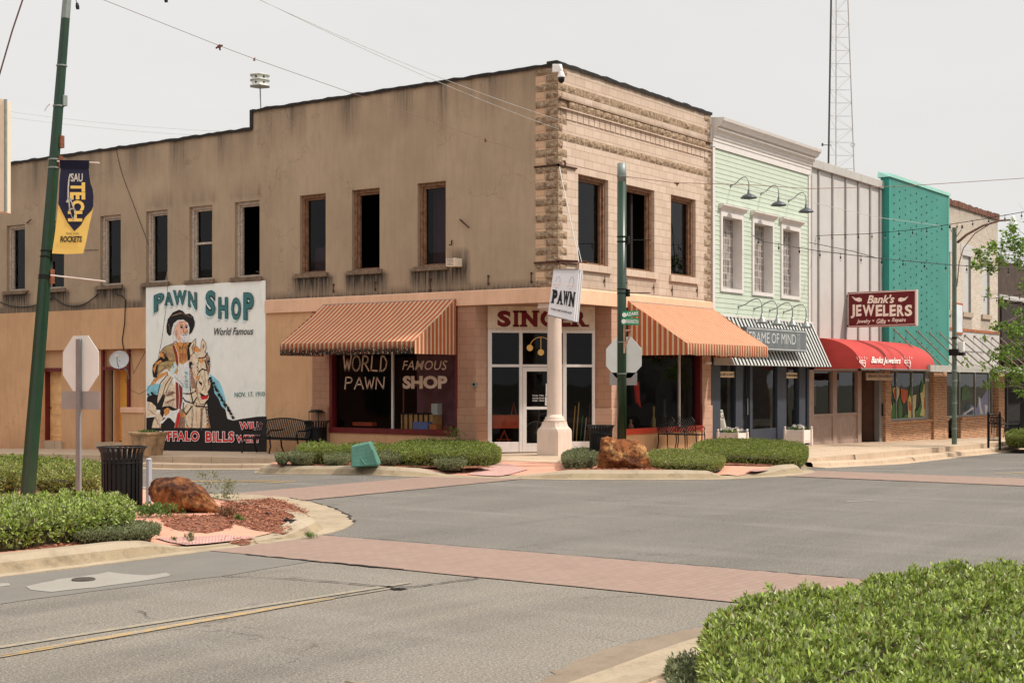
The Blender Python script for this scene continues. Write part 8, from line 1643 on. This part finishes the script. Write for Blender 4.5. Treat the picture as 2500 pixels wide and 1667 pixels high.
hedge('large spreading light green hedge filling the bottom right corner', [(-21.3, -15.02), (-20.6, -14.83), (-19.9, -14.8), (-19.5, -15.15), (-19.0, -15.1), (-18.3, -15.35), (-17.2, -15.9), (-15.9, -17.2), (-17.2, -19.5), (-20.5, -20.8), (-23.8, -19.2), (-24.4, -17.5), (-23.2, -16.08)], .15, .51, LF_NEAR, TWIG, .040, .017, 900, 8, .16, .06, seed=1)
hedge('small dark green shrub at the foot of the big corner hedge', [(-21.45, -14.85), (-21.1, -14.75), (-20.9, -14.95), (-21.2, -15.3), (-22.3, -15.8), (-22.4, -15.5)], .15, .25, LF_DARK, TWIG, .03, .012, 1800, 6, .15, .02, name='shrub', cat='shrub')
hedge('broad leafy hedge along the curb at the left edge', [(-17.0, -4.75), (-17.6, -5.45), (-18.6, -5.62), (-19.6, -5.62), (-21, -5.6), (-21, -3.6), (-19.0, -3.3), (-17.4, -3.3), (-16.8, -3.9)], .15, .47, LF_NEAR, TWIG, .048, .020, 620, 7, .12, .05, seed=4)
hedge('low grey green shrub at the tip of the broad left hedge', [(-18.7, -5.72), (-17.9, -6.0), (-17.5, -5.9), (-17.2, -5.3), (-17.45, -4.95), (-18.3, -5.3)], .15, .22, LF_DARK, TWIG, .026, .010, 2600, 6, .15, .03, name='shrub', cat='shrub')
Z1 = .15
hedge('rounded green hedge between the leaning pole and the black bin', pg(Z1, (96, 1206), (244, 1203), (252, 1190), (235, 1165), (110, 1167), (86, 1190)), Z1, .38, LF_MID, TWIG, .045, .018, 480, 7, .12, .04, seed=6)
hedge('green hedge at the left edge beyond the leaning pole', pg(Z1, (-60, 1208), (52, 1206), (56, 1180), (40, 1165), (-60, 1165)), Z1, .42, LF_MID, TWIG, .045, .018, 480, 7, .12, .04, seed=7)
hedge('far green hedge at the left edge behind the other hedges', pg(Z1, (-60, 1170), (40, 1170), (165, 1168), (165, 1150), (0, 1148), (-60, 1150)), Z1, .38, LF_FAR, TWIG, .045, .018, 420, 6, .12, .05, seed=8)
hedge('far green hedge behind the stop sign post', pg(Z1, (175, 1170), (247, 1168), (247, 1150), (190, 1148)), Z1, .3, LF_FAR, TWIG, .045, .018, 450, 6, .12, .04, seed=9)
hz_ = .12
hedge('clipped square green hedge left of the tilted green cover', pg(hz_, (722, 1133), (822, 1131), (826, 1120), (800, 1113), (728, 1114)), hz_-.02, .46, LF_FAR, TWIG, .032, .014, 800, 6, .07, .02, seed=10)
hedge('tiny round dark shrub at the far left of the corner bed', pg(hz_, (672, 1135), (705, 1135), (706, 1126), (674, 1125)), hz_, .3, LF_DARK, TWIG, .026, .011, 1500, 6, .14, .02, name='shrub', cat='shrub')
hedge('round dark shrub in front of the clipped square hedge', pg(hz_, (702, 1136), (766, 1136), (768, 1125), (706, 1124)), hz_, .34, LF_DARK, TWIG, .026, .011, 1300, 6, .15, .02, name='shrub', cat='shrub')
hedge('low grey green shrub just left of the tilted green cover', pg(hz_, (786, 1139), (850, 1140), (858, 1128), (800, 1126)), hz_, .3, LF_DARK, TWIG, .026, .011, 1200, 6, .18, .03, name='shrub', cat='shrub')
hedge('light green shrub behind the tilted green cover', pg(hz_, (815, 1128), (960, 1126), (960, 1112), (820, 1114)), hz_-.02, .42, LF_FAR, TWIG, .034, .014, 700, 6, .1, .04, name='shrub', cat='shrub', seed=12)
hedge('grey green shrub just right of the tilted green cover', pg(hz_, (925, 1139), (985, 1141), (985, 1129), (930, 1127)), hz_, .34, LF_DARK, TWIG, .026, .011, 1200, 6, .16, .03, name='shrub', cat='shrub')
hedge('long full green hedge before the pawn shop entrance', pg(hz_, (962, 1140), (1100, 1144), (1190, 1142), (1226, 1136), (1215, 1120), (1150, 1110), (1000, 1108), (950, 1120)), hz_-.01, .46, LF_FAR, TWIG, .036, .015, 650, 6, .12, .05, seed=13)
hedge('small rounded dark shrub in front of the long full hedge', pg(hz_, (1060, 1148), (1138, 1148), (1140, 1138), (1062, 1137)), hz_-.01, .30, LF_DARK, TWIG, .028, .012, 1200, 6, .14, .02, name='shrub', cat='shrub')
hedge('small green hedge left of the upright rock', pg(hz_, (1370, 1150), (1440, 1150), (1470, 1135), (1450, 1120), (1376, 1128)), hz_, .38, LF_DARK, TWIG, .03, .013, 900, 6, .1, .03, seed=15)
hedge('low dark green hedge right of the upright rock', pg(hz_, (1585, 1150), (1700, 1154), (1764, 1150), (1772, 1138), (1740, 1126), (1650, 1118), (1580, 1122)), hz_-.01, .33, LF_MID, TWIG, .03, .013, 900, 6, .12, .03, seed=16)
hedge('long clipped green hedge in front of the gallery', pg(.1, (1700, 1130), (1780, 1138), (1880, 1141), (1955, 1141), (1974, 1130), (1968, 1110), (1840, 1098), (1730, 1100), (1685, 1112)), .08, .42, LF_FAR, TWIG, .034, .014, 650, 6, .07, .03, seed=17)
hedge('round green bush beside the railing at the right edge', pg(-.35, (2455, 1094), (2540, 1094), (2545, 1080), (2460, 1079)), -.35, .6, LF_FAR, TWIG, .05, .022, 500, 6, .3, .06, name='bush', cat='bush', seed=18)
def tuft(label, px, py, z, r_, h, n, m, ln=.05, wd=.012, nm='small_plant'):
    c = onG(px, py, z); P = np.column_stack([RNG.normal(c.x, r_*.5, n), RNG.normal(c.y, r_*.5, n), RNG.uniform(z+.01, z+h, n)]); o = leaves(nm, P, np.tile([[0, 0, 1.]], (n, 1)), 6, ln, wd, m, None, base=tuple(c)); tag(o, label, 'plant')
tuft('wispy green shrub behind the top of the long rock', 510, 1216, .15, .22, .42, 70, LF_DARK, .05, .012); tuft('wispy grey shrub at the right end of the long rock', 556, 1222, .15, .16, .3, 80, LF_DARK, .05, .012); tuft('dark trailing plant under the left end of the long rock', 372, 1262, .15, .3, .16, 260, LF_SM, .04, .02)
tuft('grey weed growing at the edge of the tactile pad', 464, 1326, .05, .05, .1, 36, LF_DARK, .05, .008); tuft('tiny weed on the tactile pad', 424, 1322, .08, .04, .03, 14, LF_DARK, .04, .008); tuft('brown dry weed right of the long rock', 555, 1262, .15, .16, .12, 80, leaf_mat('dry_leaves', [rgb(90, 62, 40), rgb(130, 96, 64)], .8, .1), .05, .012); tuft('green weed in the mulch right of the long rock', 583, 1272, .15, .06, .06, 20, LF_SM, .05, .012); tuft('grass tuft at the corner of the near crosswalk', 760, 1316, .0, .07, .05, 40, LF_SM, .05, .006); tuft('small vine beside the tilted green cover', 922, 1136, .12, .1, .22, 30, LF_FAR, .05, .02); tuft('wispy growth behind the long full hedge', 1110, 1112, .15, .3, .68, 160, LF_SM, .06, .012)
# young maple at the right edge
tb_ = atD(2562, 1088, 46.5); tb_.z = -.35; TR = thing('young_maple_tree', 'young maple with bright green leaves and bare grey twigs at the right edge', 'tree', tuple(tb_))
BARK = plain('grey_bark', rgb(120, 104, 90), .9, .3, 12); MAPLE = leaf_mat('maple_leaves', [rgb(50, 78, 28, .9), rgb(110, 144, 46, .95), rgb(138, 168, 60, .95), rgb(84, 116, 38, .9)], .5, .35)
top_ = atD(2545, 480, 46); tm = MB(); tm.tube([tb_, tb_+Vector((.02, .03, 1.3)), atD(2556, 900, 46.5), atD(2552, 700, 46.3), top_], [.11, .09, .07, .045, .015], 8); obj('trunk', tm, BARK, TR, smooth=True)
cl = [(2400, 622, 20), (2418, 605, 16), (2440, 612, 14), (2385, 648, 15), (2405, 655, 16), (2432, 640, 18), (2452, 632, 14), (2466, 566, 17), (2478, 590, 20), (2458, 590, 12), (2486, 612, 14), (2470, 545, 8), (2496, 600, 12), (2422, 662, 7), (2412, 714, 8), (2440, 735, 9), (2400, 826, 7), (2455, 745, 10), (2495, 772, 14), (2480, 760, 10), (2445, 792, 13), (2478, 800, 20), (2430, 800, 10), (2500, 805, 20), (2422, 868, 13), (2455, 862, 22), (2490, 850, 24), (2358, 883, 7), (2396, 892, 8), (2432, 905, 18), (2465, 905, 18), (2495, 912, 22), (2440, 938, 12), (2482, 938, 16), (2495, 650, 12), (2480, 640, 12), (2495, 960, 14), (2410, 942, 8), (2420, 922, 7), (2470, 820, 12), (2512, 700, 22), (2530, 600, 25), (2530, 850, 30), (2560, 760, 30), (2590, 650, 30), (2590, 850, 32), (2520, 540, 14)]
PL = []; QL = []; br = MB(); root_pts = {1: atD(2553, 760, 46.4), 2: atD(2557, 960, 46.5), 0: atD(2549, 640, 46.2)}
for (px, py, r_) in cl:
    d = 46+random.uniform(-1.3, 1.3); c = atD(px, py, d); rr_ = r_*d/FL; n = max(4, int(r_*r_*.085))
    for _ in range(n): v = Vector((random.gauss(0, 1), random.gauss(0, 1), random.gauss(0, 1))); v = v.normalized()*rr_*random.random()**.45; PL.append(tuple(c+v)); QL.append((v.x, v.y, v.z-.02))
    k = 0 if py < 700 else (1 if py < 830 else 2); s_ = root_pts[k]; m1 = s_.lerp(c, .45)+Vector((random.uniform(-.12, .12), random.uniform(-.12, .12), random.uniform(.0, .2))); br.tube([s_, m1, s_.lerp(c, .8)+Vector((0, 0, .04)), c], [.016, .010, .006, .003], 5)
    for _ in range(3): e = c+Vector((random.gauss(0, 1), random.gauss(0, 1), random.gauss(.2, 1)))*rr_*1.6; br.tube([m1.lerp(c, random.random()), e], [.005, .002], 4)
obj('branches', br, BARK, TR); QL = np.array(QL); QL /= np.linalg.norm(QL, axis=1)[:, None]+1e-6; leaves('crown', np.array(PL), QL, 4, .115, .075, MAPLE, TR, spread=1.0, up=-.1)
# a few fallen leaves and litter so the paving is not clean
P = []
for _ in range(260): x = random.uniform(-17, -12.5); y = random.uniform(-5.8, -1); P.append((x, y, .165))
for _ in range(160): P.append((random.uniform(2, 20), random.uniform(-4.2, -.3), 0)); P[-1] = (P[-1][0], P[-1][1], Sz(P[-1][0], -1)+.02)
P = [p for p in P if p[0] > 0 or pt_in([(q[0], q[1]) for q in offs([p_ for p_ in LI if p_[0] > -26 and p_[1] < 14], 1, .5)]+[(-26, 14)], p[0], p[1])]
o = leaves('leaf_litter', np.array(P), np.tile([[0, 0, .1]], (len(P), 1)), 1, .03, .012, CHIP, None, spread=1.5, up=0, flat=.15, base=(0, 0, 0)); o['kind'] = 'stuff'

# ================================================================ the other sides of the street (outside the picture; the shop glass mirrors them)
def across(name_lab, x0, x1, y0, y1, h, face, col):
    t_ = thing('street_building', name_lab, 'building', ((x0+x1)/2, (y0+y1)/2, 0)); m = plain('opposite_brick_%d' % int(abs(x0)), col, .9, .25, 2.0, dirt=.3); wm = plain('opposite_trim', rgb(190, 180, 166), .8)
    obj('wall', MB().box(x0, x1, y0, y1, -.5, h), m, t_); obj('cornice', MB().box(x0-.15, x1+.15, y0-.15, y1+.15, h-.35, h+.1), wm, t_); L = (y1-y0) if face == 'x' else (x1-x0)
    for k in range(int(L/3.2)):
        u = (y0 if face == 'x' else x0)+1.2+k*3.2
        for za, zb in ((.7, 2.6), (4.4, 6.2)):
            if zb > h-.6: continue
            b = (x1, x1+.03, u, u+1.6, za, zb) if face == 'x' else (u, u+1.6, y1, y1+.03, za, zb); obj('window', MB().box(*b), plain('black_glass', rgb(26, 26, 28), .05, spec=.8), t_)
across('red brown brick shops across the side street, seen only mirrored in glass', -32, -17.2, 9, 40, 7.2, 'x', rgb(128, 84, 66))
across('buff brick shops across the main street, seen only mirrored in glass', -8, 22, -36, -22, 7.2, 'y', rgb(150, 120, 98)); across('long grey building farther along the main street, seen only mirrored in glass', 22.5, 60, -36, -22, 6.5, 'y', rgb(126, 120, 112))
